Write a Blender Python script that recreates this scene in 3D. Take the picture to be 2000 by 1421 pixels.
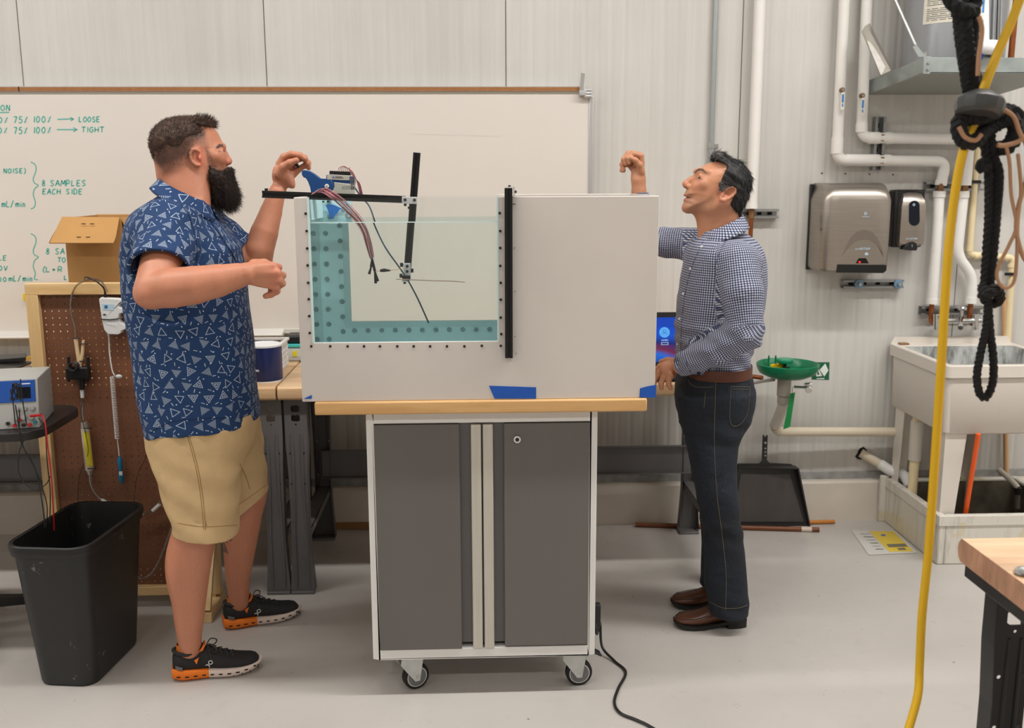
import bpy, bmesh, math, random
import numpy as np
from mathutils import Vector, Matrix, Euler
from mathutils.geometry import tessellate_polygon
random.seed(7); np.random.seed(7)
for _o in list(bpy.data.objects): bpy.data.objects.remove(_o)
SC = bpy.context.scene
COL = SC.collection
PI = math.pi
# ---------------------------------------------------------------- camera
W_PX, H_PX, F_PX = 2000.0, 1421.0, 1940.0
CAM = np.array([0.0, 0.0, 1.64]); YAW, PITCH, ROLL = (math.radians(a) for a in (2.2, 10.5, 0.2))
FWD = np.array([math.sin(YAW)*math.cos(PITCH), math.cos(YAW)*math.cos(PITCH), -math.sin(PITCH)])
_r0 = np.array([math.cos(YAW), -math.sin(YAW), 0.0]); _u0 = np.cross(_r0, FWD)
RIGHT = _r0*math.cos(ROLL)-_u0*math.sin(ROLL); UP = np.cross(RIGHT, FWD)
cam_d = bpy.data.cameras.new('camera'); cam = bpy.data.objects.new('camera', cam_d); COL.objects.link(cam)
cam.matrix_world = Matrix(((RIGHT[0], UP[0], -FWD[0], CAM[0]), (RIGHT[1], UP[1], -FWD[1], CAM[1]), (RIGHT[2], UP[2], -FWD[2], CAM[2]), (0, 0, 0, 1)))
cam_d.sensor_width = 36.0; cam_d.lens = 36.0*F_PX/W_PX; cam_d.clip_start = 0.05
cam_d.dof.use_dof = True; cam_d.dof.focus_distance = 3.15; cam_d.dof.aperture_fstop = 4.0
SC.camera = cam
# ---------------------------------------------------------------- world, exposure
wd = bpy.data.worlds.new('world'); SC.world = wd; wd.use_nodes = True
wd.node_tree.nodes['Background'].inputs[0].default_value = (1, 0.97, 0.93, 1)
wd.node_tree.nodes['Background'].inputs[1].default_value = 0.05
SC.view_settings.view_transform = 'Standard'; SC.view_settings.look = 'None'
SC.view_settings.gamma = 1.0; SC.view_settings.use_curve_mapping = False
SC.view_settings.exposure = 0.0
# ---------------------------------------------------------------- ceiling lamps (area lights; housings are built below)
LAMP_ROWS = [(2.7, 2.45, 185), (-2.6, 2.45, 125), (0.1, 2.45, 85), (1.6, -1.5, 95), (-2.4, -1.5, 80), (5.6, 2.45, 90), (5.4, -1.5, 90), (-5.6, -1.5, 90), (-5.6, 2.45, 90)]
LAMP_Z = 4.15
for lx, ly, lw in LAMP_ROWS:
    ld = bpy.data.lights.new('tube_light', 'AREA'); ld.shape = 'RECTANGLE'; ld.size = 2.4; ld.size_y = 0.16
    ld.energy = lw*0.55; ld.color = (1.0, 0.98, 0.95)
    lo = bpy.data.objects.new('tube_light', ld); COL.objects.link(lo); lo.location = (lx, ly, LAMP_Z-0.03)

def ray(px, py): return FWD*F_PX+RIGHT*(px-W_PX/2)-UP*(py-H_PX/2)
def P(px, py, Y):            # the point seen at a pixel, at depth Y
    d = ray(px, py); return Vector(CAM+d*(Y-CAM[1])/d[1])
def PZ(px, py, Z=0.0):       # the point seen at a pixel, at height Z
    d = ray(px, py); return Vector(CAM+d*(Z-CAM[2])/d[2])
def XZ(px, py, Y): p = P(px, py, Y); return (p.x, p.z)

# ---------------------------------------------------------------- materials
def lin(c): c = c/255.0; return c/12.92 if c <= 0.04045 else ((c+0.055)/1.055)**2.4
def RGB(r, g, b): return (lin(r), lin(g), lin(b), 1.0)
MATS = {}
class NT:
    def __init__(s, m): s.t = m.node_tree; s.n = s.t.nodes; s.l = s.t.links
    def new(s, ty, **kw):
        n = s.n.new(ty)
        for k, v in kw.items(): setattr(n, k, v)
        return n
    def put(s, sock, v):
        if isinstance(v, bpy.types.NodeSocket): s.l.new(v, sock)
        elif v is not None: sock.default_value = v
    def math(s, op, a, b=None, c=None, clamp=False):
        n = s.n.new('ShaderNodeMath'); n.operation = op; n.use_clamp = clamp
        for i, v in enumerate((a, b, c)):
            if v is not None: s.put(n.inputs[i], v)
        return n.outputs[0]
    def mix(s, f, a, b):
        n = s.n.new('ShaderNodeMix'); n.data_type = 'RGBA'
        s.put(n.inputs[0], f); s.put(n.inputs[6], a); s.put(n.inputs[7], b); return n.outputs[2]
    def coord(s, kind='Object'): return s.n.new('ShaderNodeTexCoord').outputs[kind]
    def mapping(s, v, scale=(1, 1, 1), loc=(0, 0, 0), rot=(0, 0, 0)):
        n = s.n.new('ShaderNodeMapping'); s.l.new(v, n.inputs[0])
        n.inputs['Scale'].default_value = scale; n.inputs['Location'].default_value = loc; n.inputs['Rotation'].default_value = rot
        return n.outputs[0]
    def noise(s, v, scale, detail=3, rough=0.5, dist=0):
        n = s.n.new('ShaderNodeTexNoise'); s.l.new(v, n.inputs['Vector']); n.inputs['Scale'].default_value = scale
        n.inputs['Detail'].default_value = detail; n.inputs['Roughness'].default_value = rough; n.inputs['Distortion'].default_value = dist
        return n.outputs[0]
    def ramp(s, f, stops):
        n = s.n.new('ShaderNodeValToRGB'); s.l.new(f, n.inputs[0]); e = n.color_ramp.elements
        while len(e) < len(stops): e.new(0.5)
        for el, (p, c) in zip(e, stops): el.position = p; el.color = c if len(c) == 4 else (*c, 1)
        return n.outputs[0]
    def bump(s, h, strength=0.3, dist=0.01):
        n = s.n.new('ShaderNodeBump'); s.l.new(h, n.inputs['Height']); n.inputs['Strength'].default_value = strength
        n.inputs['Distance'].default_value = dist; return n.outputs[0]
    @property
    def bsdf(s): return s.n['Principled BSDF']
def mat(name, col=(200, 200, 200), rough=0.5, metal=0.0, spec=0.5, var=0.0, vscale=8, stretch=(1, 1, 1), bump=0.0, bscale=60, bdist=0.002, emit=None, estr=1.0, alpha=1.0, trans=0.0, ior=1.45, coat=0.0):
    if name in MATS: return MATS[name]
    m = bpy.data.materials.new(name); m.use_nodes = True; t = NT(m); b = t.bsdf
    c = RGB(*col); b.inputs['Base Color'].default_value = c
    b.inputs['Roughness'].default_value = rough; b.inputs['Metallic'].default_value = metal
    b.inputs['Specular IOR Level'].default_value = spec; b.inputs['IOR'].default_value = ior
    b.inputs['Transmission Weight'].default_value = trans; b.inputs['Alpha'].default_value = alpha
    b.inputs['Coat Weight'].default_value = coat
    if var or bump:
        co = t.mapping(t.coord(), scale=stretch)
        if var:
            f = t.noise(co, vscale, 4)
            lo = tuple(max(0, x*(1-var)) for x in c[:3])+(1,); hi = tuple(min(1, x*(1+var)) for x in c[:3])+(1,)
            t.l.new(t.ramp(f, [(0.3, lo), (0.7, hi)]), b.inputs['Base Color'])
        if bump: t.l.new(t.bump(t.noise(co, bscale, 3), bump, bdist), b.inputs['Normal'])
    if emit: b.inputs['Emission Color'].default_value = RGB(*emit); b.inputs['Emission Strength'].default_value = estr
    MATS[name] = m; return m
def glassy(name, tint=(235, 245, 245), refl=0.06, rough=0.03):   # thin clear sheet: tinted see-through with a faint reflection
    if name in MATS: return MATS[name]
    m = bpy.data.materials.new(name); m.use_nodes = True; t = NT(m); t.n.remove(t.bsdf)
    tr = t.new('ShaderNodeBsdfTransparent'); tr.inputs[0].default_value = RGB(*tint)
    gl = t.new('ShaderNodeBsdfGlossy'); gl.inputs['Roughness'].default_value = rough
    mx = t.new('ShaderNodeMixShader'); mx.inputs[0].default_value = refl
    t.l.new(tr.outputs[0], mx.inputs[1]); t.l.new(gl.outputs[0], mx.inputs[2]); t.l.new(mx.outputs[0], t.n['Material Output'].inputs[0])
    MATS[name] = m; return m
def wood(name, c1, c2, axis='X', scale=1.0, rough=0.45, strip=None):
    if name in MATS: return MATS[name]
    m = bpy.data.materials.new(name); m.use_nodes = True; t = NT(m)
    st = {'X': (1.2, 14, 14), 'Y': (14, 1.2, 14), 'Z': (14, 14, 1.2)}[axis]
    co = t.mapping(t.coord(), scale=tuple(a*scale for a in st))
    n1 = t.noise(co, 2.2, 6, 0.6, 0.6); n2 = t.noise(t.mapping(t.coord(), scale=tuple(a*0.3*scale for a in st)), 1.5, 2)
    f = t.math('ADD', t.math('MULTIPLY', n1, 0.6), t.math('MULTIPLY', n2, 0.4))
    colr = t.ramp(f, [(0.33, RGB(*c2)), (0.62, RGB(*c1))])
    if strip:   # glued-up staves: tone steps across the width
        sx, ax = strip
        sp = t.new('ShaderNodeSeparateXYZ'); t.l.new(t.coord(), sp.inputs[0])
        k = t.math('FLOOR', t.math('MULTIPLY', sp.outputs[ax], sx))
        wn = t.new('ShaderNodeTexWhiteNoise', noise_dimensions='1D'); t.l.new(k, wn.inputs['W'])
        fac = t.math('MULTIPLY_ADD', wn.outputs[0], 0.3, 0.82)
        mm = t.new('ShaderNodeMix', data_type='RGBA', blend_type='MULTIPLY'); mm.inputs[0].default_value = 1
        t.l.new(colr, mm.inputs[6]); cc = t.new('ShaderNodeCombineColor')
        for i in range(3): t.l.new(fac, cc.inputs[i])
        t.l.new(cc.outputs[0], mm.inputs[7]); colr = mm.outputs[2]
    t.l.new(colr, t.bsdf.inputs['Base Color']); t.bsdf.inputs['Roughness'].default_value = rough
    t.l.new(t.bump(n1, 0.12, 0.002), t.bsdf.inputs['Normal'])
    MATS[name] = m; return m

# ---------------------------------------------------------------- mesh builder
def frame(d):
    d = Vector(d).normalized(); a = Vector((0, 0, 1)) if abs(d.z) < 0.9 else Vector((1, 0, 0))
    u = d.cross(a).normalized(); return u, u.cross(d).normalized()
class MB:
    def __init__(s): s.v = []; s.f = []
    def add(s, vs, fs):
        o = len(s.v); s.v += [tuple(v) for v in vs]; s.f += [tuple(i+o for i in f) for f in fs]; return s
    def box(s, c, size, rot=None):
        hx, hy, hz = (a/2 for a in size); R = (Euler(rot).to_matrix() if rot is not None and not isinstance(rot, Matrix) else rot)
        vs = []
        for x, y, z in ((-1, -1, -1), (1, -1, -1), (1, 1, -1), (-1, 1, -1), (-1, -1, 1), (1, -1, 1), (1, 1, 1), (-1, 1, 1)):
            p = Vector((x*hx, y*hy, z*hz)); p = R @ p if R else p; vs.append(Vector(c)+p)
        return s.add(vs, [(0, 3, 2, 1), (4, 5, 6, 7), (0, 1, 5, 4), (1, 2, 6, 5), (2, 3, 7, 6), (3, 0, 4, 7)])
    def bx(s, x0, x1, y0, y1, z0, z1): return s.box(((x0+x1)/2, (y0+y1)/2, (z0+z1)/2), (abs(x1-x0), abs(y1-y0), abs(z1-z0)))
    def bar(s, p0, p1, w, h, up=(0, 0, 1)):        # square bar between two points
        p0, p1 = Vector(p0), Vector(p1); d = (p1-p0).normalized(); u = d.cross(Vector(up)).normalized(); v = u.cross(d).normalized()
        vs = [p+u*a*w/2+v*b*h/2 for p in (p0, p1) for a, b in ((-1, -1), (1, -1), (1, 1), (-1, 1))]
        return s.add(vs, [(0, 1, 2, 3), (7, 6, 5, 4), (0, 4, 5, 1), (1, 5, 6, 2), (2, 6, 7, 3), (3, 7, 4, 0)])
    def cyl(s, p0, p1, r, r2=None, n=16, caps=True):
        p0, p1 = Vector(p0), Vector(p1); r2 = r if r2 is None else r2; u, v = frame(p1-p0); vs = []
        for p, rr in ((p0, r), (p1, r2)):
            for i in range(n): a = 2*PI*i/n; vs.append(p+u*math.cos(a)*rr+v*math.sin(a)*rr)
        fs = [(i, (i+1) % n, n+(i+1) % n, n+i) for i in range(n)]
        if caps: fs += [tuple(range(n-1, -1, -1)), tuple(range(n, 2*n))]
        return s.add(vs, fs)
    def tube(s, pts, r, n=8, caps=True, closed=False):
        pts = [Vector(p) for p in pts]; m = len(pts); rs = r if isinstance(r, (list, tuple)) else [r]*m; vs = []; u = None
        for i, p in enumerate(pts):
            a = pts[i-1] if i > 0 else (pts[-1] if closed else p); b = pts[i+1] if i < m-1 else (pts[0] if closed else p)
            d = (b-a); d = d.normalized() if d.length > 1e-9 else Vector((0, 0, 1))
            if u is None: u, _ = frame(d)
            u = (u-d*u.dot(d)); u = u.normalized() if u.length > 1e-6 else frame(d)[0]; w = d.cross(u)
            for k in range(n): t = 2*PI*k/n; vs.append(p+(u*math.cos(t)+w*math.sin(t))*rs[i])
        fs = []
        for i in range(m if closed else m-1):
            j = (i+1) % m
            fs += [(i*n+k, i*n+(k+1) % n, j*n+(k+1) % n, j*n+k) for k in range(n)]
        if caps and not closed: fs += [tuple(range(n-1, -1, -1)), tuple((m-1)*n+k for k in range(n))]
        return s.add(vs, fs)
    def lathe(s, prof, M=None, n=24, closed=False):   # prof: (r,z) pairs around local Z
        M = M or Matrix(); vs = []
        for r, z in prof:
            for i in range(n): a = 2*PI*i/n; vs.append(M @ Vector((r*math.cos(a), r*math.sin(a), z)))
        m = len(prof); fs = []
        for j in range(m if closed else m-1):
            k = (j+1) % m; fs += [(j*n+i, j*n+(i+1) % n, k*n+(i+1) % n, k*n+i) for i in range(n)]
        if not closed:
            if prof[0][0] > 1e-6: fs.append(tuple(range(n-1, -1, -1)))
            if prof[-1][0] > 1e-6: fs.append(tuple((m-1)*n+i for i in range(n)))
        return s.add(vs, fs)
    def plate(s, outer, holes, M, th):               # flat sheet with holes: local XY outline, thickness along local Z
        loops = [[Vector((x, y, 0)) for x, y in L] for L in [outer]+list(holes)]
        tris = tessellate_polygon(loops); flat = [p for L in loops for p in L]; n = len(flat)
        area = sum((flat[a].x*(flat[b].y)-flat[b].x*flat[a].y) for a, b in zip(range(len(outer)), [*range(1, len(outer)), 0]))
        vs = [M @ Vector((p.x, p.y, th/2)) for p in flat]+[M @ Vector((p.x, p.y, -th/2)) for p in flat]; fs = []
        for t in tris:
            a, b, c = t; ar = (flat[b]-flat[a]).cross(flat[c]-flat[a]).z
            if ar < 0: a, c = c, a
            fs += [(a, b, c), (c+n, b+n, a+n)]
        o = 0
        for li, L in enumerate(loops):
            m = len(L); ar = sum(L[i].x*L[(i+1) % m].y-L[(i+1) % m].x*L[i].y for i in range(m)); ccw = ar > 0
            for i in range(m):
                a, b = o+i, o+(i+1) % m
                if (li == 0) == ccw: fs.append((a, a+n, b+n, b))
                else: fs.append((b, b+n, a+n, a))
            o += m
        return s.add(vs, fs)
    def ell(s, c, r, n=16, m=10, R=None):
        vs = []; fs = []; c = Vector(c)
        for j in range(m+1):
            t = PI*j/m
            for i in range(n):
                a = 2*PI*i/n; p = Vector((r[0]*math.sin(t)*math.cos(a), r[1]*math.sin(t)*math.sin(a), r[2]*math.cos(t))); vs.append(c+(R @ p if R else p))
        for j in range(m): fs += [(j*n+i, (j+1)*n+i, (j+1)*n+(i+1) % n, j*n+(i+1) % n) for i in range(n)]
        return s.add(vs, fs)
    def loft(s, rings, cap0=True, cap1=True):
        n = len(rings[0]); o = len(s.v); s.v += [tuple(p) for r in rings for p in r]
        for j in range(len(rings)-1): s.f += [(o+j*n+i, o+j*n+(i+1) % n, o+(j+1)*n+(i+1) % n, o+(j+1)*n+i) for i in range(n)]
        if cap0: s.f.append(tuple(o+i for i in range(n-1, -1, -1)))
        if cap1: s.f.append(tuple(o+(len(rings)-1)*n+i for i in range(n)))
        return s
    def build(s, name, m, parent=None, bevel=0.0, smooth=40, seg=2, fix=True):
        off = Vector(WL[parent.name]) if parent else Vector((0, 0, 0))
        me = bpy.data.meshes.new(name); me.from_pydata([tuple(Vector(v)-off) for v in s.v], [], s.f); me.update()
        if fix:
            bm = bmesh.new(); bm.from_mesh(me); bmesh.ops.remove_doubles(bm, verts=bm.verts, dist=1e-6); bmesh.ops.recalc_face_normals(bm, faces=bm.faces); bm.to_mesh(me); bm.free()
        return put(name, me, m, parent, bevel, smooth, seg)
WL = {}
def put(name, me, m, parent=None, bevel=0.0, smooth=40, seg=2):
    o = bpy.data.objects.new(name, me); COL.objects.link(o)
    if m is not None: me.materials.append(m if not isinstance(m, str) else MATS[m])
    if smooth:
        me.polygons.foreach_set('use_smooth', [True]*len(me.polygons))
        if smooth < 180: me.set_sharp_from_angle(angle=math.radians(smooth))
    if parent: o.parent = parent; WL[o.name] = WL[parent.name]
    else: WL[o.name] = Vector((0, 0, 0))
    if bevel:
        b = o.modifiers.new('bevel', 'BEVEL'); b.width = bevel; b.segments = seg; b.limit_method = 'ANGLE'; b.angle_limit = math.radians(40)
        b.harden_normals = False
    return o
def thing(name, label, cat, loc=(0, 0, 0), group=None):
    o = bpy.data.objects.new(name, None); COL.objects.link(o); o.location = loc; o.empty_display_size = 0.05
    WL[o.name] = Vector(loc); tag(o, label, cat, group); return o
def tag(o, label=None, cat=None, group=None, kind=None):
    if label: o['label'] = label
    if cat: o['category'] = cat
    if group: o['group'] = group
    if kind: o['kind'] = kind
    return o
def struct(o): o['kind'] = 'structure'; return o
def rrect(x0, x1, y0, y1, r, n=5):
    pts = []
    for cx, cy, a0 in ((x1-r, y1-r, 0), (x0+r, y1-r, 90), (x0+r, y0+r, 180), (x1-r, y0+r, 270)):
        for i in range(n+1): a = math.radians(a0+90*i/n); pts.append((cx+r*math.cos(a), cy+r*math.sin(a)))
    return pts
def smooth_path(pts, k=6):       # Catmull-Rom through the points
    p = [Vector(q) for q in pts]; out = []
    for i in range(len(p)-1):
        a, b, c, d = p[max(i-1, 0)], p[i], p[i+1], p[min(i+2, len(p)-1)]
        for j in range(k):
            t = j/k; out.append(0.5*((2*b)+(c-a)*t+(2*a-5*b+4*c-d)*t*t+(3*b-a-3*c+d)*t*t*t))
    out.append(p[-1]); return out
FRONT = Matrix(((1, 0, 0, 0), (0, 0, 1, 0), (0, 1, 0, 0), (0, 0, 0, 1)))   # local XY -> world XZ, local Z -> world Y
def front_at(x, y, z): return Matrix.Translation((x, y, z)) @ FRONT
# ================================================================ setting
WALL_Y = 4.62
def floor_mat():
    m = bpy.data.materials.new('painted_concrete'); m.use_nodes = True; t = NT(m); co = t.coord()
    n1 = t.noise(co, 1.3, 4, 0.55); n2 = t.noise(co, 9, 5, 0.65); n3 = t.noise(t.mapping(co, scale=(1, 3.5, 1)), 38, 3)
    base = t.ramp(n1, [(0.3, RGB(176, 171, 166)), (0.7, RGB(188, 183, 178))])
    dirt = t.ramp(n2, [(0.58, (0, 0, 0)), (0.8, (1, 1, 1))])
    c = t.mix(t.math('MULTIPLY', dirt, 0.35), base, RGB(160, 152, 143))
    vo = t.new('ShaderNodeTexVoronoi'); t.l.new(co, vo.inputs[0]); vo.inputs['Scale'].default_value = 5.5
    spot = t.math('LESS_THAN', vo.outputs['Distance'], 0.026)
    wn = t.new('ShaderNodeTexWhiteNoise'); t.l.new(vo.outputs['Position'], wn.inputs['Vector'])
    spot = t.math('MULTIPLY', spot, t.math('GREATER_THAN', wn.outputs[0], 0.45))
    c = t.mix(t.math('MULTIPLY', spot, 0.7), c, RGB(92, 80, 70))
    scr = t.new('ShaderNodeTexVoronoi', feature='DISTANCE_TO_EDGE'); t.l.new(t.mapping(co, rot=(0, 0, 0.5), scale=(1, 1.6, 1)), scr.inputs[0]); scr.inputs['Scale'].default_value = 0.55
    crack = t.math('MULTIPLY', t.math('LESS_THAN', scr.outputs[0], 0.0035), t.math('GREATER_THAN', n1, 0.5))
    c = t.mix(t.math('MULTIPLY', crack, 0.0), c, RGB(120, 112, 104))
    t.l.new(c, t.bsdf.inputs['Base Color'])
    t.l.new(t.ramp(n2, [(0.3, (0.26, 0.26, 0.26)), (0.75, (0.42, 0.42, 0.42))]), t.bsdf.inputs['Roughness'])
    t.l.new(t.bump(n3, 0.03, 0.002), t.bsdf.inputs['Normal'])
    return m
def wall_mat():
    m = bpy.data.materials.new('white_metal_panel'); m.use_nodes = True; t = NT(m); co = t.coord()
    st = t.noise(t.mapping(co, scale=(9, 9, 0.35)), 3.0, 4, 0.6); n2 = t.noise(co, 2.0, 3)
    c = t.ramp(t.math('MULTIPLY_ADD', st, 0.6, t.math('MULTIPLY', n2, 0.4)), [(0.35, RGB(194, 191, 186)), (0.65, RGB(206, 203, 198))])
    sp = t.new('ShaderNodeTexVoronoi'); t.l.new(co, sp.inputs[0]); sp.inputs['Scale'].default_value = 6
    wn = t.new('ShaderNodeTexWhiteNoise'); t.l.new(sp.outputs['Position'], wn.inputs['Vector'])
    s = t.math('MULTIPLY', t.math('LESS_THAN', sp.outputs['Distance'], 0.02), t.math('GREATER_THAN', wn.outputs[0], 0.75))
    c = t.mix(t.math('MULTIPLY', s, 0.6), c, RGB(95, 85, 80))
    t.l.new(c, t.bsdf.inputs['Base Color']); t.bsdf.inputs['Roughness'].default_value = 0.42
    return m
FLOORM = floor_mat(); WALLM = wall_mat()
RX0, RX1, RY0, RZ1 = -6.5, 6.8, -4.5, 4.6
f = MB().bx(RX0, RX1, RY0, WALL_Y+0.1, -0.1, 0).build('floor', FLOORM, smooth=0); struct(f)
room_white = mat('room_white', (205, 201, 194), 0.6)
struct(MB().bx(RX0, RX1, RY0, WALL_Y+0.1, RZ1, RZ1+0.1).build('ceiling', mat('ceiling_white', (190, 186, 180), 0.7), smooth=0))
struct(MB().bx(RX0-0.1, RX0, RY0, WALL_Y+0.1, 0, RZ1).build('wall_left', room_white, smooth=0))
struct(MB().bx(RX1, RX1+0.1, RY0, WALL_Y+0.1, 0, RZ1).build('wall_right', room_white, smooth=0))
struct(MB().bx(RX0, RX1, RY0-0.1, RY0, 0, RZ1).build('wall_front', room_white, smooth=0))
wb = MB().bx(RX0, RX1, WALL_Y+0.004, WALL_Y+0.1, 0, RZ1).build('wall_back', mat('seam_dark', (92, 90, 88), 0.8), smooth=0); struct(wb)
# each insulated panel is a sheet with shallow vertical ribs
seam0 = P(988, 100, WALL_Y).x; PW = 1.066
def panel_mesh(w):
    nr = 18; pitch = w/nr; prof = [(0.0012, 0.012), (0.0022, 0.0)]
    for i in range(nr):
        x = i*pitch
        if i > 0: prof += [(x-0.010, 0.0), (x-0.004, 0.0022), (x+0.004, 0.0022), (x+0.010, 0.0)]
        d = 0.0012 if i % 2 else 0.0
        prof += [(x+pitch*0.34, -d*0.2), (x+pitch*0.5, d), (x+pitch*0.66, -d*0.2)]
    prof += [(w-0.0022, 0.0), (w-0.0012, 0.012)]
    return prof
prof = panel_mesh(PW); base_panel = None
for k in range(-6, 7):
    x0 = seam0+k*PW
    if x0 > RX1 or x0+PW < RX0: continue
    if base_panel is None:
        m = MB(); m.loft([[(x, WALL_Y+y, 0.2) for x, y in prof], [(x, WALL_Y+y, RZ1) for x, y in prof]], False, False)
        m.f = [q for q in m.f if not (len(prof)-1 in [i % len(prof) for i in q] and 0 in [i % len(prof) for i in q])]
        o = m.build('panel', WALLM, wb, smooth=50); base_panel = (o, k)
    else:
        o = base_panel[0].copy(); COL.objects.link(o); o.parent = wb
    o.location = ((k-0)*PW+seam0, 0, 0)
base_panel[0].location = (base_panel[1]*PW+seam0, 0, 0)
# flashing strip and concrete kerb
struct(MB().bx(RX0, RX1, WALL_Y-0.012, WALL_Y+0.01, 0.19, 0.232).build('trim_1', mat('flashing_grey', (150, 150, 148), 0.6, var=0.25, vscale=20), smooth=0))
kb = MB()
kprof = [(WALL_Y, 0.198), (WALL_Y-0.035, 0.196), (WALL_Y-0.048, 0.186), (WALL_Y-0.05, 0.11), (WALL_Y-0.06, 0.0), (WALL_Y, 0.0)]
kb.loft([[(RX0, y, z) for y, z in kprof], [(RX1, y, z) for y, z in kprof]])
struct(kb.build('baseboard_back', mat('kerb_paint', (205, 196, 184), 0.55, var=0.06, vscale=5, bump=0.15, bscale=30), smooth=30))
# lamp housings
housing_m = mat('lamp_housing', (215, 215, 212), 0.4); lens_m = mat('lamp_lens', (250, 248, 240), 0.5, emit=(255, 244, 226), estr=2.0)
for i, (lx, ly, lw) in enumerate(LAMP_ROWS):
    where = ['over the wash corner', 'over the pegboard', 'over the water tank', 'behind the camera, right of centre', 'behind the camera, left of centre', 'at far right near the back wall', 'at far right behind the camera', 'at far left behind the camera', 'at far left near the back wall'][i]
    t = thing('ceiling_lamp', 'long white linear ceiling lamp '+where, 'lamp', (lx, ly, LAMP_Z), 'linear ceiling lamps')
    MB().bx(lx-1.25, lx+1.25, ly-0.1, ly+0.1, LAMP_Z+0.01, LAMP_Z+0.08).build('housing', housing_m, t, bevel=0.006)
    MB().bx(lx-1.2, lx+1.2, ly-0.085, ly+0.085, LAMP_Z-0.012, LAMP_Z+0.01).build('lens', lens_m, t)
    for sx in (-0.9, 0.9): MB().cyl((lx+sx, ly, LAMP_Z+0.08), (lx+sx, ly, RZ1), 0.004, n=6).build('hanger_rod', housing_m, t)
# ================================================================ wheeled cabinet
white_enamel = mat('white_enamel', (226, 224, 221), 0.35, var=0.02, vscale=5)
door_grey = mat('door_grey', (104, 100, 97), 0.48, metal=0.0, var=0.05, vscale=3, stretch=(1, 1, 0.4))
alu = mat('brushed_aluminium', (205, 200, 190), 0.38, metal=0.55, var=0.05, vscale=10, stretch=(20, 20, 0.5))
zinc = mat('zinc_plate', (190, 192, 190), 0.32, metal=0.85, var=0.1, vscale=25)
black_plastic = mat('black_plastic', (26, 26, 27), 0.42)
rubber = mat('black_rubber', (20, 20, 20), 0.65)
chrome = mat('chrome', (220, 220, 220), 0.12, metal=1.0)
dark_gap = mat('dark_gap', (20, 19, 18), 0.8)
CX0, CX1, CF, CB, CZ0, CZ1 = -0.334, 0.378, 2.97, 3.43, 0.132, 0.9445
cab = thing('rolling_cabinet', 'white two-door steel cabinet with grey doors on castors under the tank', 'cabinet', (0.02, 3.2, 0))
b = MB(); fl, ft, fb = 0.021, 0.038, 0.033
b.bx(CX0, CX0+fl, CF, CB, CZ0, CZ1).bx(CX1-fl, CX1, CF, CB, CZ0, CZ1).bx(CX0+fl, CX1-fl, CF, CB, CZ1-ft, CZ1).bx(CX0+fl, CX1-fl, CF, CB, CZ0, CZ0+fb).bx(CX0+fl, CX1-fl, CB-0.01, CB, CZ0+fb, CZ1-ft)
b.build('body', white_enamel, cab, bevel=0.0025)
MB().bx(CX0+fl, CX1-fl, CF+0.05, CF+0.055, CZ0+fb, CZ1-ft).build('inner_face', dark_gap, cab)
mid = P(942, 1040, CF).x; z0, z1 = CZ0+fb+0.003, CZ1-ft-0.003
for s, xa, xb, hx in ((-1, CX0+fl+0.003, P(899, 1000, CF).x, P(931, 1000, CF).x), (1, CX1-fl-0.003, P(985, 1000, CF).x, P(954, 1000, CF).x)):
    d = MB(); d.bx(min(xa, xb), max(xa, xb), CF-0.004, CF+0.018, z0-(0.004 if s < 0 else -0.002), z1)
    do = d.build('door', door_grey, cab, bevel=0.002)
    xi0, xi1 = sorted((xb, mid)); MB().bx(xi0, xi1, CF+0.012, CF+0.02, z0+0.012, z1).build('recess', mat('recess_grey', (98, 96, 94), 0.4), do)
    h = MB(); h.bx(hx-0.016, hx+0.016, CF-0.008, CF+0.014, z0-0.004, z1-0.001)
    h.build('handle', alu, do, bevel=0.004)
lk = P(1010, 857, CF-0.004); MB().cyl(lk, lk+Vector((0, -0.008, 0)), 0.0125, 0.0115, 20).build('lock', chrome, cab, bevel=0.001)
MB().cyl(lk+Vector((0, -0.0081, 0)), lk+Vector((0, -0.0095, 0)), 0.006, n=14).box(lk+Vector((0, -0.010, 0)), (0.0016, 0.002, 0.007)).build('keyhole', mat('key_dark', (60, 58, 56), 0.4, metal=0.7), cab)
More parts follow.
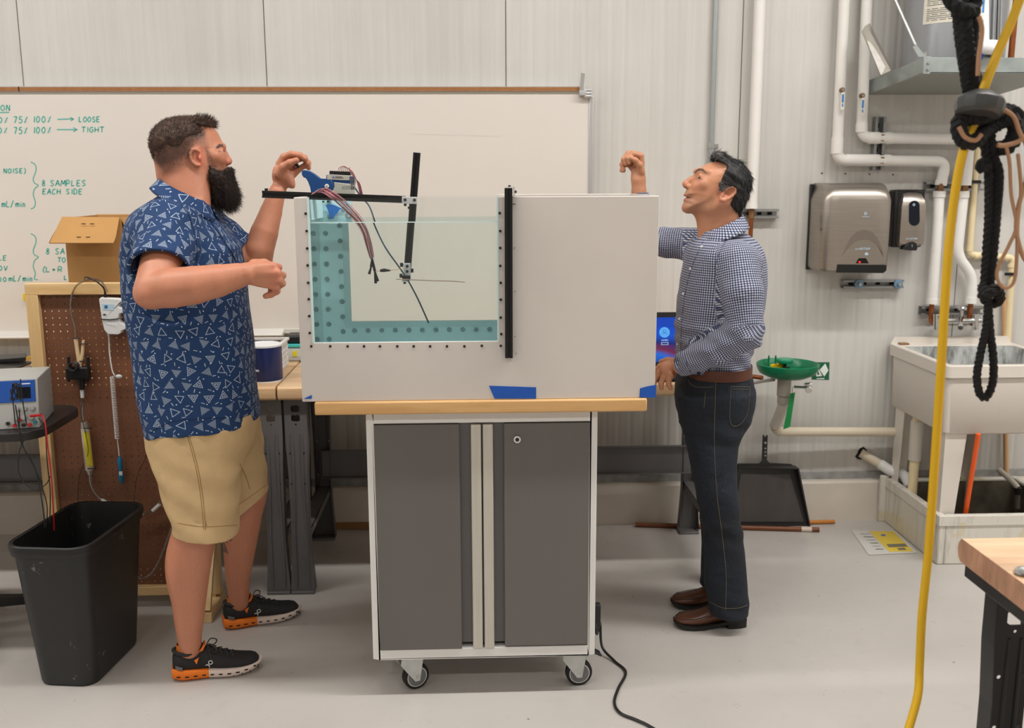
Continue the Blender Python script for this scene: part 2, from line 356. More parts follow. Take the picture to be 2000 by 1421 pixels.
def caster(px, py, ang, yb):
    w = PZ(px, py, 0); r = 0.044; wc = Vector((w.x, yb, r)); ax = Vector((math.sin(ang), -math.cos(ang), 0)); fw = Vector((math.cos(ang), math.sin(ang), 0))
    c = MB().cyl(wc-ax*0.014, wc+ax*0.014, r, n=28).build('caster', rubber, cab, bevel=0.005)
    MB().cyl(wc-ax*0.0145, wc+ax*0.0145, 0.034, n=24).build('rim', mat('rim_white', (215, 212, 208), 0.5), c)
    MB().cyl(wc-ax*0.0152, wc+ax*0.0152, 0.0315, n=24).build('hub', mat('hub_grey', (105, 105, 106), 0.5), c)
    k = MB(); top = wc-fw*0.028+Vector((0, 0, 0.075))
    for s in (-1, 1):
        o = ax*0.019*s
        q = [wc+o+fw*0.008+Vector((0, 0, -0.012)), wc+o-fw*0.010+Vector((0, 0, -0.012)), wc+o-fw*0.058+Vector((0, 0, 0.055)), wc+o-fw*0.055+Vector((0, 0, 0.084)), wc+o+fw*0.012+Vector((0, 0, 0.084)), wc+o+fw*0.02+Vector((0, 0, 0.062))]
        k.loft([q, [p+ax*0.003*s for p in q]])
    k.box(wc-fw*0.02+Vector((0, 0, 0.083)), (0.075, 0.042, 0.006), (0, 0, ang)).build('fork', zinc, c, bevel=0.001)
    MB().cyl(wc-ax*0.024, wc+ax*0.024, 0.006, n=10).build('axle_bolt', zinc, c)
    p = MB(); a = wc+fw*0.022+Vector((0, 0, 0.068))
    p.loft([[a+ax*s*0.02+Vector((0, 0, z))+fw*x for s, z in ((-1, -0.003), (1, -0.003), (1, 0.004), (-1, 0.004))] for x in (-0.03, 0.01, 0.03)]+[[a+ax*s*0.017+Vector((0, 0, z-0.012))+fw*0.052 for s, z in ((-1, -0.003), (1, -0.003), (1, 0.004), (-1, 0.004))]])
    p.build('brake_pedal', black_plastic, c, bevel=0.002)
caster(812, 1343, 0.45, 3.03); caster(1130, 1335, 0.12, 3.03); caster(812, 1343, -0.5, 3.38); caster(1130, 1335, 0.9, 3.38)
# maple worktop
maple = wood('maple', (222, 180, 124), (196, 148, 92), 'X', 1.0, 0.4)
WT = 0.985
wt = MB().bx(-0.482, 0.524, 2.93, 3.50, CZ1+0.0006, WT).build('worktop', maple, None, bevel=0.005)
tag(wt, 'thick light maple worktop lying on the white cabinet', 'worktop')
# power cord from the cabinet across the floor
cordp = [Vector((0.39, 3.05, 0.22)), Vector((0.393, 3.04, 0.17)), PZ(1172, 1216, 0.11), PZ(1176, 1262, 0.03), PZ(1200, 1290, 0.006), PZ(1222, 1312, 0.006), PZ(1207, 1345, 0.006), PZ(1200, 1372, 0.006), PZ(1212, 1392, 0.006), PZ(1245, 1406, 0.006), PZ(1280, 1424, 0.006), PZ(1400, 1500, 0.006)]
t = thing('mains_cable', 'black power cord curving over the floor from the cabinet side', 'cord', cordp[4])
MB().tube(smooth_path(cordp, 8), 0.0048, 8).build('cable', black_plastic, t)
MB().box((0.395, 3.05, 0.235), (0.02, 0.03, 0.075)).build('plug', black_plastic, t, bevel=0.004)

# ================================================================ water tank
tank_white = mat('tank_white_board', (206, 199, 193), 0.5, var=0.025, vscale=4, bump=0.05, bscale=25)
tank_in = mat('tank_inner_face', (208, 246, 250), 0.5, var=0.03, vscale=6)
TX0, TX1, TF, TB, TZ1 = -0.519, 0.549, 2.942, 3.42, 1.592
WX0, WX1, WZ0 = P(607, 520, TF).x-0.001, P(972, 520, TF).x, P(700, 669, TF).z
tk = thing('water_tank', 'white board tank with clear windows, half filled with pale blue water', 'tank', (0.0, 3.18, WT))
th = 0.013
MB().plate([(TX0, WT), (TX1, WT), (TX1, TZ1), (WX1, TZ1), (WX1, WZ0), (WX0, WZ0), (WX0, TZ1), (TX0, TZ1)], [], front_at(0, TF+th/2, 0), th).build('front_panel', tank_white, tk, bevel=0.002)
BX0, BX1, BZ0 = -0.408, 0.085, 1.178
MB().plate([(TX0, WT), (TX1, WT), (TX1, TZ1), (BX1, TZ1), (BX1, BZ0), (BX0, BZ0), (BX0, TZ1), (TX0, TZ1)], [], front_at(0, TB-th/2, 0), th).build('back_panel', tank_white, tk, bevel=0.002)
MB().bx(TX0, TX0+th, TF+th, TB-th, WT, TZ1).build('side_panel', tank_white, tk)
MB().bx(TX1-th, TX1, TF+th, TB-th, WT, TZ1).build('side_panel', tank_white, tk)
MB().bx(TX0+th, TX1-th, TF+th, TB-th, WT, WT+th).build('bottom_panel', tank_white, tk)
DX = 0.094
MB().bx(DX, DX+th, TF+th, TB-th, WT+th, TZ1-0.01).build('divider', tank_white, tk)
# thin sheets over the white inner panels, the water's teal cast painted in
ln = MB(); e = 0.0025; yb = TB-th-0.005
ln.bx(TX0+th, TX0+th+e, TF+th, TB-th, WT+th, TZ1-0.006).bx(TX0+th, DX, TF+th, TB-th, WT+th, WT+th+e)
ln.plate([(TX0+th, WT+th), (DX, WT+th), (DX, BZ0), (BX0, BZ0), (BX0, TZ1-0.006), (TX0+th, TZ1-0.006)], [], front_at(0, TB-th-e/2, 0), e)
ln.plate([(TX0+th, WT+th), (DX, WT+th), (DX, WZ0), (TX0+th, WZ0)], [], front_at(0, TF+th+e/2, 0), e)
ln.build('water_tint_sheet', tank_in, tk)
MB().bx(WX0-0.02, WX1+0.02, TF+th+0.0005, TF+th+0.006, WZ0-0.02, TZ1-0.002).build('window_pane', glassy('acrylic', (253, 254, 254), 0.025, 0.04), tk)
MB().bx(BX0-0.02, BX1, TB-th-e-0.006, TB-th-e-0.0005, BZ0-0.02, TZ1-0.004).build('window_pane', MATS['acrylic'], tk)
for xx in (WX0-0.0005, WX1+0.0005): MB().bx(xx-0.0025, xx+0.0025, TF-0.001, TF+th, WZ0, TZ1).build('sealant_bead', mat('sealant', (205, 226, 226), 0.3), tk)
# water body with real refraction
wm = bpy.data.materials.new('tank_water'); wm.use_nodes = True; t_ = NT(wm); t_.n.remove(t_.bsdf)
rf = t_.new('ShaderNodeBsdfRefraction'); rf.inputs['IOR'].default_value = 1.33; rf.inputs['Roughness'].default_value = 0.0; rf.inputs[0].default_value = (0.94, 0.982, 0.978, 1)
gl = t_.new('ShaderNodeBsdfGlossy'); gl.inputs['Roughness'].default_value = 0.02
fr = t_.new('ShaderNodeFresnel'); fr.inputs[0].default_value = 1.33
mx = t_.new('ShaderNodeMixShader'); t_.l.new(fr.outputs[0], mx.inputs[0]); t_.l.new(rf.outputs[0], mx.inputs[1]); t_.l.new(gl.outputs[0], mx.inputs[2]); t_.l.new(mx.outputs[0], t_.n['Material Output'].inputs[0])
WATER_Z = P(790, 434, TF+th).z
MB().bx(TX0+th+e+0.0006, DX-0.0006, TF+th+0.0066, TB-th-e-0.0066, WT+th+e+0.0006, WATER_Z).build('water', wm, tk, smooth=0)
wo = bpy.data.objects['water']; wo.data.materials.append(glassy('water_surface', (240, 250, 250), 0.08, 0.02))
for p_ in wo.data.polygons:
    if p_.normal.z > 0.9: p_.material_index = 1
MB().bx(WX0+0.002, WX1-0.002, TF+th+0.0061, TF+th+0.0066, WATER_Z-0.0012, WATER_Z+0.0018).build('water_line', mat('water_line', (222, 244, 244), 0.2), tk)  # bright line of the meniscus, put in as an opaque pale strip
# bolts round the window, on the front and on the rear frame
bolt_m = mat('bolt_black', (24, 23, 22), 0.45)
lx = [(597, 417), (599, 451), (600, 485), (601, 518), (602, 552), (603, 584), (604, 617), (605, 650), (608, 676)]
bxs = [(645, 676), (679, 676), (711, 676), (742, 676), (776, 676), (808, 676), (840, 676), (873, 676), (907, 676), (941, 675)]
rx = [(976, 416), (977, 451), (977, 484), (977, 519), (978, 552), (978, 585), (978, 620), (979, 652), (978, 675)]
for px, py in lx+bxs+rx:
    p = P(px, py, TF); MB().cyl(p+Vector((0, 0.002, 0)), p+Vector((0, -0.0022, 0)), 0.0043, 0.0038, 10).build('bolt', bolt_m, tk, smooth=30)
for i in range(12):
    for q in ((BX0-0.028, WT+0.06+0.05*i), (BX0-0.075, WT+0.085+0.05*i) if i < 11 else None, (BX0+0.045*i+0.01, BZ0-0.03)):
        if q is None: continue
        p = Vector((q[0], TB-th-e-0.0001, q[1]))
        if p.z > TZ1-0.02: continue
        MB().cyl(p+Vector((0, 0.001, 0)), p+Vector((0, -0.0055, 0)), 0.0085, 0.007, 12).build('rear_bolt', mat('bolt_blue_grey', (128, 164, 170), 0.5), tk, smooth=30)
for px, py in [(1286, 412), (1285, 516), (1285, 548), (1285, 580)]:
    p = Vector((TX1, 2.99, P(px, py, 2.99).z)); MB().cyl(p, p+Vector((0.002, 0, 0)), 0.004, n=10).build('bolt', bolt_m, tk)
# painter's tape tabs on the tank
tape = mat('painters_tape', (24, 84, 178), 0.6, var=0.08, vscale=30)
def tape_tab(pts, label, y=TF-0.0012):
    m = MB().plate([XZ(px, py, y) for px, py in pts], [], front_at(0, y, 0), 0.0012); o = m.build('tape_piece', tape); tag(o, label, 'tape', 'blue tape on the tank')
tape_tab([(955, 753), (1047, 756), (1047, 778), (966, 778)], 'long slanted strip of blue tape at the middle of the tank bottom edge')
tape_tab([(1250, 758), (1265, 754), (1282, 751), (1281, 776), (1249, 776)], 'short piece of blue tape at the right corner of the tank')
tape_tab([(593, 778.5), (609, 771), (609, 778.5)], 'tiny blue tape triangle at the left corner of the tank')
# ================================================================ whiteboard
wbm = mat('whiteboard_face', (219, 213, 206), 0.28, var=0.012, vscale=2)
frame_alu = mat('board_frame_alu', (200, 200, 200), 0.35, metal=0.6)
board = thing('whiteboard', 'long whiteboard with teal handwriting mounted on the panel wall', 'whiteboard', (-0.9, WALL_Y-0.02, 0.9))
by0, by1 = WALL_Y-0.028, WALL_Y-0.004
bxr = P(1154, 400, by0).x; bzt = P(600, 183, by0).z; bzb = P(560, 641, by0).z; bxl = -4.3
MB().bx(bxl, bxr-0.012, by0, by1, bzb, bzt).build('panel_face', wbm, board)
MB().bx(bxr-0.013, bxr+0.006, by0-0.006, by1, bzb-0.02, bzt-0.01).build('end_frame', frame_alu, board, bevel=0.002)
MB().bx(bxl, bxr-0.03, by0-0.003, by1, bzt, bzt+0.009).build('top_trim', mat('trim_pale', (214, 210, 202), 0.4), board)
rail = MB().bx(bxl, P(1131, 176, by0).x, by0-0.012, by1, bzt+0.009, bzt+0.031).build('map_rail', frame_alu, board)
MB().bx(bxl, P(1131, 176, by0).x, by0-0.0135, by0-0.011, bzt+0.0105, bzt+0.0275).build('cork_strip', mat('cork_brown', (156, 106, 64), 0.8, var=0.12, vscale=60), rail)
MB().bx(P(38.5, 176, by0).x, P(40.5, 176, by0).x, by0-0.0145, by0-0.011, bzt+0.009, bzt+0.029).build('rail_joint', dark_gap, rail)
cl = MB(); a = P(1134, 181, by0-0.02); cl.box(a+Vector((0.008, 0.004, -0.002)), (0.03, 0.03, 0.022)); cl.build('rail_clip', frame_alu, rail, bevel=0.003)
a = P(1135, 178, by0-0.02); MB().cyl(a, P(1139, 142, by0-0.035), 0.0095, n=14).build('clip_post', frame_alu, rail, bevel=0.001)
for k, (py, w_) in enumerate(((176, 1), (182, 1.1), (188, 1.1))):
    MB().cyl(P(1141, py, by0-0.02), P(1155, py, by0-0.02), 0.007*w_, n=12).build('end_bracket', frame_alu, rail, bevel=0.001)
tr = MB(); tz = bzb
tr.loft([[(x, y, z) for y, z in ((by1, tz), (by0-0.004, tz), (by0-0.03, tz-0.012), (by0-0.062, tz-0.016), (by0-0.066, tz-0.022), (by0-0.062, tz-0.028), (by1, tz-0.03))] for x in (bxl, P(556, 648, by0).x)])
tr.build('marker_tray', mat('tray_white', (222, 219, 214), 0.4), board, smooth=30)
MB().bx(P(556, 648, by0).x, bxr, by0-0.016, by1, tz-0.022, tz).build('bottom_trim', MATS['trim_pale'], board, bevel=0.002)
# handwriting: a small stroke alphabet, drawn as flat marker ribbons
GL = {'A': ['0,0 .4,1 .8,0', '.15,.4 .65,.4'], 'C': ['.7,.85 .4,1 .1,.75 .05,.4 .25,.05 .7,.1'], 'D': ['.05,0 .05,1 .45,.9 .7,.5 .5,.1 .05,0'],
      'E': ['.65,1 .05,1 .05,0 .65,0', '.05,.5 .55,.5'], 'G': ['.7,.85 .4,1 .1,.75 .05,.35 .3,0 .65,.15 .68,.45 .4,.45'], 'H': ['.05,0 .05,1', '.7,0 .7,1', '.05,.5 .7,.5'],
      'I': ['.2,0 .2,1'], 'L': ['.05,1 .05,0 .6,.05'], 'M': ['0,0 .15,1 .45,.3 .75,1 .9,0'], 'N': ['.05,0 .05,1 .65,0 .65,1'], 'O': ['.35,1 .05,.7 .05,.3 .35,0 .65,.3 .65,.7 .35,1'],
      'P': ['.05,0 .05,1 .5,.95 .62,.72 .5,.5 .05,.45'], 'R': ['.05,0 .05,1 .5,.95 .6,.72 .5,.5 .05,.45', '.3,.47 .65,0'], 'S': ['.62,.85 .35,1 .08,.78 .3,.52 .6,.3 .38,0 .05,.12'],
      'T': ['0,1 .8,1', '.4,1 .4,0'], 'V': ['0,1 .35,0 .7,1'], 'm': ['.05,0 .05,.6', '.05,.45 .25,.6 .38,.45 .38,0', '.38,.45 .6,.6 .72,.45 .72,0'], 'i': ['.15,0 .15,.55', '.15,.75 .15,.8'],
      'n': ['.05,0 .05,.6', '.05,.45 .25,.6 .42,.45 .42,0'], '/': ['0,-.1 .5,1.05'], '%': ['.1,0 .55,1', '.1,.85 .12,.8', '.52,.2 .55,.15'], '0': ['.3,1 .05,.7 .05,.3 .3,0 .55,.3 .55,.7 .3,1'],
      '1': ['.2,0 .2,1'], '5': ['.6,1 .15,1 .1,.6 .4,.62 .6,.35 .4,.02 .05,.08'], '7': ['.02,1 .62,1 .3,0'], '8': ['.3,.52 .08,.75 .3,1 .55,.75 .3,.52 .05,.25 .3,0 .58,.25 .3,.52'],
      '(': ['.4,1.15 .15,.8 .12,.2 .4,-.15'], ')': ['.05,1.15 .3,.8 .33,.2 .05,-.15'], '+': ['.05,.45 .55,.45', '.3,.2 .3,.7'], ' ': [], '.': ['.1,0 .12,.05'], 'J': ['.5,1 .5,.2 .3,0 .05,.15']}
teal_ink = mat('marker_teal', (74, 172, 158), 0.5)
ghost_ink = mat('marker_ghost', (217, 212, 205), 0.28)
def ribbon(m, pts, w, y):       # flat marker line with rounded look
    pts = [Vector((p[0], 0, p[1])) for p in pts]; n = len(pts); vs = []
    for i, p in enumerate(pts):
        d = (pts[min(i+1, n-1)]-pts[max(i-1, 0)]); d = d.normalized() if d.length > 1e-7 else Vector((1, 0, 0)); u = Vector((-d.z, 0, d.x))
        for s in (-1, 1): vs.append((p.x+u.x*w*s/2, y, p.z+u.z*w*s/2))
    m.add(vs, [(2*i, 2*i+1, 2*i+3, 2*i+2) for i in range(n-1)])
def write(m, text, px, py, hpx, wpx, lw=2.0, slant=0.05, y=by0-0.0006):
    tot = sum((0.95 if c != ' ' else 0.6) if c not in 'I1i()' else 0.5 for c in text); x = px; sc = wpx/tot
    for c in text:
        adv = ((0.95 if c != ' ' else 0.6) if c not in 'I1i()' else 0.5)*sc
        for st in GL.get(c, []):
            q = [tuple(map(float, a.split(','))) for a in st.split()]
            pts = [Vector((x+a*sc*0.95+b_*slant*hpx+random.uniform(-.25, .25), py-b_*hpx+random.uniform(-.25, .25), 0)) for a, b_ in q]
            pp = smooth_path(pts, 4) if (len(pts) > 3 and c not in 'MNEHA') else pts
            if pp is pts:
                for a_, b2 in zip(pp[:-1], pp[1:]): ribbon(m, [XZ(a_.x, a_.y, y), XZ(b2.x, b2.y, y)], lw/420.0, y)
            else: ribbon(m, [XZ(p.x, p.y, y) for p in pp], lw/420.0, y)
        x += adv
hw = MB()
write(hw, 'ION', -4, 216, 11, 26); write(hw, '0%', -3, 240, 11, 22); write(hw, '75%', 26, 240, 12, 31); write(hw, '100%', 65, 239, 12, 38)
write(hw, 'LOOSE', 154, 238, 10, 43); write(hw, '0%', -4, 260, 11, 22); write(hw, '75%', 26, 261, 12, 31); write(hw, '100%', 65, 260, 12, 38); write(hw, 'TIGHT', 159, 258, 10, 46)
write(hw, 'NOISE)', 7, 338, 9, 44); write(hw, '8', 82, 363, 11, 9); write(hw, 'SAMPLES', 98, 363, 11, 72); write(hw, 'EACH', 83, 379, 10, 37); write(hw, 'SIDE', 129, 379, 10, 34)
write(hw, 'mL/min', 3, 404, 12, 50); write(hw, 'LE', -3, 508, 9, 18); write(hw, '0V', -2, 528, 9, 19); write(hw, '00', -4, 550, 9, 20); write(hw, 'mL/min', 17, 549, 11, 50)
write(hw, '8', 90, 496, 11, 9); write(hw, 'SA', 108, 496, 11, 20); write(hw, 'TO', 112, 512, 9, 18); write(hw, '(L+R', 83, 531, 10, 42); write(hw, 'L', 125, 546, 8, 8); write(hw, '.', -1, 338, 12, 5); write(hw, '.', -1, 366, 10, 5)
L2 = lambda pts, w=2.0: ribbon(hw, [XZ(a, b_, by0-0.0006) for a, b_ in pts], w/420, by0-0.0006)
L2([(-3, 220), (18, 219)]); L2([(112, 233), (143, 232)]); L2([(137, 229), (144, 232.5), (138, 236)]); L2([(111, 253), (150, 253)]); L2([(143, 249), (151, 253), (143, 257)])
for y0, y1 in ((316, 408), (456, 548)):
    mid_ = (y0+y1)/2; pts = [Vector((a, b_, 0)) for a, b_ in ((60, y0), (69, y0+6), (70, y0+18), (65, y0+32), (67, mid_-5), (75, mid_), (68, mid_+6), (65, mid_+18), (69, mid_+32), (67, y1-4), (60, y1))]
    if y0 > 400: pts = pts[:-1]+[Vector((74, y1-2, 0))]
    L2([(p.x, p.y) for p in smooth_path(pts, 4)], 1.8)
ho = hw.build('handwriting', teal_ink, board, smooth=0, fix=False); ho['kind'] = 'stuff'
gh = MB()
ribbon(gh, [XZ(800, 261, by0-0.0006), XZ(980, 266, by0-0.0006)], 0.003, by0-0.0006)
go = gh.build('erased_marks', ghost_ink, board, smooth=0, fix=False); go['kind'] = 'stuff'
MB().box(P(53, 580, by0-0.012)+Vector((-0.004, 0, 0)), (0.022, 0.02, 0.034)).build('yellow_magnet', mat('yellow_plastic', (226, 190, 20), 0.45), board, bevel=0.003)

# ================================================================ workbenches
leg_dark = mat('bench_steel_grey', (100, 98, 98), 0.5, metal=0.1, var=0.1, vscale=6, stretch=(1, 1, 0.3))
leg_black = mat('bench_steel_black', (44, 43, 44), 0.42, metal=0.2, var=0.1, vscale=6)
bench_wood = wood('bench_maple', (222, 190, 150), (190, 150, 108), 'X', 0.9, 0.42, strip=(22, 1))
def octo(cx, cz, w, h, c=0.35):
    a, b_ = w/2, h/2; return [(cx+a, cz-b_*(1-c)), (cx+a, cz+b_*(1-c)), (cx+a*(1-c), cz+b_), (cx-a*(1-c), cz+b_), (cx-a, cz+b_*(1-c)), (cx-a, cz-b_*(1-c)), (cx-a*(1-c), cz-b_), (cx+a*(1-c), cz-b_)]
def disc(cx, cz, r, n=10): return [(cx+r*math.cos(2*PI*i/n), cz+r*math.sin(2*PI*i/n)) for i in range(n)]
def bench_leg(parent, x, yf, ztop, m, side=1):     # pressed-steel leg: slotted face, side flanges, ribs, flared foot
    dy = 0.05*side
    out = [(-0.047, 0.012), (0.047, 0.012), (0.047, 0.03), (0.042, 0.10), (0.036, 0.2), (0.035, 0.3), (0.037, 0.5), (0.043, ztop-0.16), (0.043, ztop), (-0.043, ztop), (-0.043, ztop-0.16), (-0.037, 0.5), (-0.035, 0.3), (-0.036, 0.2), (-0.042, 0.10), (-0.047, 0.03)]
    holes = [octo(0, ztop-0.04, 0.034, 0.027), octo(0, ztop-0.078, 0.034, 0.027), disc(0, ztop-0.103, 0.004)]
    for s in (-1, 1):
        for z in (ztop-0.22, 0.46, 0.30): holes.append(disc(s*0.026, z, 0.0045))
    L = MB().plate(out, holes, front_at(x, yf, 0), 0.003)
    n = len(out)
    for i in list(range(1, 8))+list(range(9, 15)):
        (x0, z0), (x1, z1) = out[i], out[i+1]
        L.add([(x+x0, yf, z0), (x+x1, yf, z1), (x+x1, yf+dy, z1), (x+x0, yf+dy, z0)], [(0, 1, 2, 3)])
    lo = L.build('leg', m, parent, smooth=25)
    for s in (-0.5, 0.55):
        r = MB(); pts = [(x+s*0.034*(1.1 if z > 0.6 else (1.0 if z > 0.25 else 1.35)), yf-0.002*side, z) for z in (0.03, 0.12, 0.25, 0.45, ztop-0.22, ztop-0.14)]
        r.tube(pts, [0.004, 0.006, 0.006, 0.006, 0.006, 0.003], 8).build('rib', m, lo)
    MB().bx(x-0.0465, x+0.0465, min(yf-0.012*side, yf+0.06*side), max(yf-0.012*side, yf+0.06*side), 0.0, 0.012).build('foot', m, lo, bevel=0.003)
def bench(label, x0, x1, legs, yf, yb, ztop, m, th=0.054, rails=True, woodm=None):
    t = thing('workbench', label, 'workbench', ((x0+x1)/2, (yf+yb)/2, 0), 'maple-topped workbenches')
    w = MB(); pr = [(yf+0.012, ztop-th), (yf+0.004, ztop-th+0.008), (yf, ztop-th/2), (yf+0.004, ztop-0.008), (yf+0.014, ztop), (yb, ztop), (yb, ztop-th)]
    w.loft([[(x0, y, z) for y, z in pr], [(x1, y, z) for y, z in pr]]).build('top', woodm or bench_wood, t, smooth=30)
    zl = ztop-th
    for lx_ in legs:
        bench_leg(t, lx_, yf+0.035, zl, m, 1); bench_leg(t, lx_, yb-0.03, zl, m, -1)
        MB().bx(lx_-0.043, lx_+0.043, yf+0.04, yb-0.035, zl-0.022, zl-0.001).build('top_support', m, t, bevel=0.002)
        s = MB(); s.bx(lx_-0.03, lx_+0.03, yf+0.045, yb-0.04, 0.245, 0.248).bx(lx_-0.03, lx_-0.027, yf+0.045, yb-0.04, 0.215, 0.248).bx(lx_+0.027, lx_+0.03, yf+0.045, yb-0.04, 0.215, 0.248)
        s.build('stretcher', m, t)
    if rails and len(legs) > 1:
        s = MB(); yy = yb-0.075; z0, z1 = 0.30, 0.43
        s.bx(min(legs), max(legs), yy, yy+0.003, z0, z1).bx(min(legs), max(legs), yy-0.02, yy, z1-0.003, z1).bx(min(legs), max(legs), yy-0.02, yy, z0, z0+0.003)
        s.build('back_beam', m, t)
    return t
BF = 3.775
bench('grey-legged workbench under the whiteboard, behind the white tank', P(541.5, 770, BF).x, 1.075, [P(592, 1150, BF+.035).x, 1.0], BF, 4.495, 0.859, leg_dark)
bench('grey-legged workbench behind the bearded man and the pegboard', -2.9, P(537.5, 770, BF).x, [P(545, 1150, BF+.035).x, -2.75], BF, 4.495, 0.859, leg_dark)
BZ = 0.859
# ================================================================ pegboard stand with instruments
pine = wood('pine', (226, 196, 146), (200, 160, 104), 'Z', 0.8, 0.55)
pineX = wood('pine_x', (226, 196, 146), (204, 164, 108), 'X', 0.8, 0.55)
PGY = 3.715; pl, pr_, pb, pt = -1.645, -1.0, 0.052, 1.272
pg = thing('pegboard_stand', 'brown pegboard in a pale pine frame standing behind the bearded man', 'pegboard', ((pl+pr_)/2, PGY, 0))
pw = 0.045
MB().bx(pl, pl+pw, PGY-0.02, PGY+0.02, pb, pt-0.042).build('frame_post', pine, pg, bevel=0.002)
MB().bx(pr_-pw, pr_, PGY-0.02, PGY+0.02, pb, pt-0.042).build('frame_post', pine, pg, bevel=0.002)
MB().bx(pl, pr_, PGY-0.02, PGY+0.02, pt-0.042, pt).build('frame_rail', pineX, pg, bevel=0.002)
MB().bx(pl+pw, pr_-pw, PGY-0.02, PGY+0.02, pb, pb+0.036).build('frame_rail', pineX, pg, bevel=0.002)
for xx in (pl+0.02, pr_-0.02):
    MB().bx(xx-0.02, xx+0.02, 3.55, 3.765, 0.0, 0.04).build('foot_board', pine, pg, bevel=0.002)
    MB().bar((xx, 3.56, 0.045), (xx, PGY-0.02, 0.30), 0.03, 0.02).build('foot_brace', pine, pg)
MB().bx(pl+0.02, pl+0.06, PGY-0.015, PGY+0.015, 0.04, pb).bx(pr_-0.06, pr_-0.02, PGY-0.015, PGY+0.015, 0.04, pb).build('spacer', pine, pg)
hb = MB(); pit = 0.0254; gx0, gx1, gz0, gz1 = pl+pw-0.004, pr_-pw+0.004, pb+0.03, pt-0.036; nx, nz = int((gx1-gx0)/pit), int((gz1-gz0)/pit)
vs, fs = [], []; idx = {}
def V_(x, z):
    k = (round(x, 5), round(z, 5))
    if k not in idx: idx[k] = len(vs); vs.append((x, PGY+0.004, z))
    return idx[k]
ox, oz = gx0+((gx1-gx0)-nx*pit)/2, gz0+((gz1-gz0)-nz*pit)/2; hr = 0.0031
for i in range(nx):
    for j in range(nz):
        cx, cz = ox+(i+.5)*pit, oz+(j+.5)*pit; h_ = pit/2
        outr = [(h_, 0), (h_, h_), (0, h_), (-h_, h_), (-h_, 0), (-h_, -h_), (0, -h_), (h_, -h_)]
        o_ = [V_(cx+a, cz+b_) for a, b_ in outr]; n_ = [V_(cx+hr*math.cos(k*PI/4), cz+hr*math.sin(k*PI/4)) for k in range(8)]
        fs += [(o_[k], o_[(k+1) % 8], n_[(k+1) % 8], n_[k]) for k in range(8)]
hb.add(vs, fs); pbo = hb.build('perforated_board', mat('hardboard_brown', (112, 70, 46), 0.6, var=0.12, vscale=9, bump=0.1, bscale=90), pg, smooth=0, fix=False)
sm = pbo.modifiers.new('thick', 'SOLIDIFY'); sm.thickness = 0.005
MB().bx(gx0, gx1, PGY+0.0105, PGY+0.0125, pt-0.088, pt-0.036).build('yellow_tape', mat('tape_yellow', (228, 196, 30), 0.5), pg)
YP = PGY-0.006
grey_plastic = mat('light_grey_plastic', (214, 214, 212), 0.4); clear_tube = glassy('clear_tubing', (216, 208, 196), 0.22, 0.12); tubing_tan = mat('latex_tan', (206, 180, 140), 0.5)
def on(px, py, d=0.0): return P(px, py, YP-d)
# handheld sensor box
dv = thing('sensor_box', 'light grey handheld sensor box strapped to the pegboard', 'instrument', on(222, 654))
o2 = [(195, 583), (199, 580), (232, 582), (244, 584), (244, 588), (236, 592), (233, 598), (246, 603), (246, 609), (236, 612), (233, 621), (237, 628), (250, 636), (249, 641), (240, 644), (239, 649), (231, 653), (212, 652), (205, 643), (201, 625)]
MB().plate([XZ(a, b_, YP-0.02) for a, b_ in o2], [], front_at(0, YP-0.017, 0), 0.03).build('case', grey_plastic, dv, bevel=0.004)
q = [(199, 593), (222, 594), (223, 606), (201, 605)]; sc_ = MB().plate([XZ(a, b_, YP-0.033) for a, b_ in q], [], front_at(0, YP-0.0325, 0), 0.001).build('display', mat('lcd', (176, 200, 214), 0.25), dv)
MB().plate([XZ(a, b_, YP-0.034) for a, b_ in ((204, 596), (210, 596), (210, 602), (204, 602))], [], front_at(0, YP-0.0334, 0), 0.0006).build('display_icon', mat('lcd_blue', (40, 96, 140), 0.4), sc_)
MB().ell(on(204, 614, 0.033), (0.006, 0.002, 0.003), 12, 6).build('button', mat('btn_navy', (28, 60, 90), 0.4), dv)
for k in range(4): MB().tube([on(205+k*6, 628+k, 0.033), on(212+k*5, 634+k, 0.033)], 0.0011, 6).build('grip_line', mat('grip_pale', (236, 236, 234), 0.4), dv)
MB().tube([on(198, 623, 0.034), on(215, 624, 0.0345), on(240, 621, 0.034), on(242, 621, 0.0)], 0.0022, 6).build('strap', black_plastic, dv)
cb = thing('sensor_cable', 'black and clear lines arching over the pine rail into the grey sensor box', 'cable', on(205, 580))
MB().tube(smooth_path([on(206, 582, 0.02), on(204, 566, 0.03), on(196, 555, 0.05), on(180, 545, 0.05), on(167, 541, 0.03), on(165, 546, 0.0)], 6), 0.0028, 8).build('black_lead', black_plastic, cb)
MB().cyl(on(206, 583, 0.022), on(205, 569, 0.028), 0.005, 0.0035, 10).build('plug', black_plastic, cb)
MB().tube(smooth_path([on(210, 570, 0.03), on(198, 550, 0.04), on(178, 545, 0.04), on(155, 553, 0.035), on(143, 568, 0.02), on(138, 590, 0.012), on(140, 615, 0.012), on(147, 640, 0.012), on(148, 662, 0.012)], 6), 0.0035, 8).build('clear_tube', clear_tube, cb)
for px, py in ((141, 582), (145, 620)): MB().tube([on(px-6, py, 0.012), on(px, py, 0.018), on(px+7, py-1, 0.012)], 0.0013, 5).build('zip_tie', black_plastic, cb)
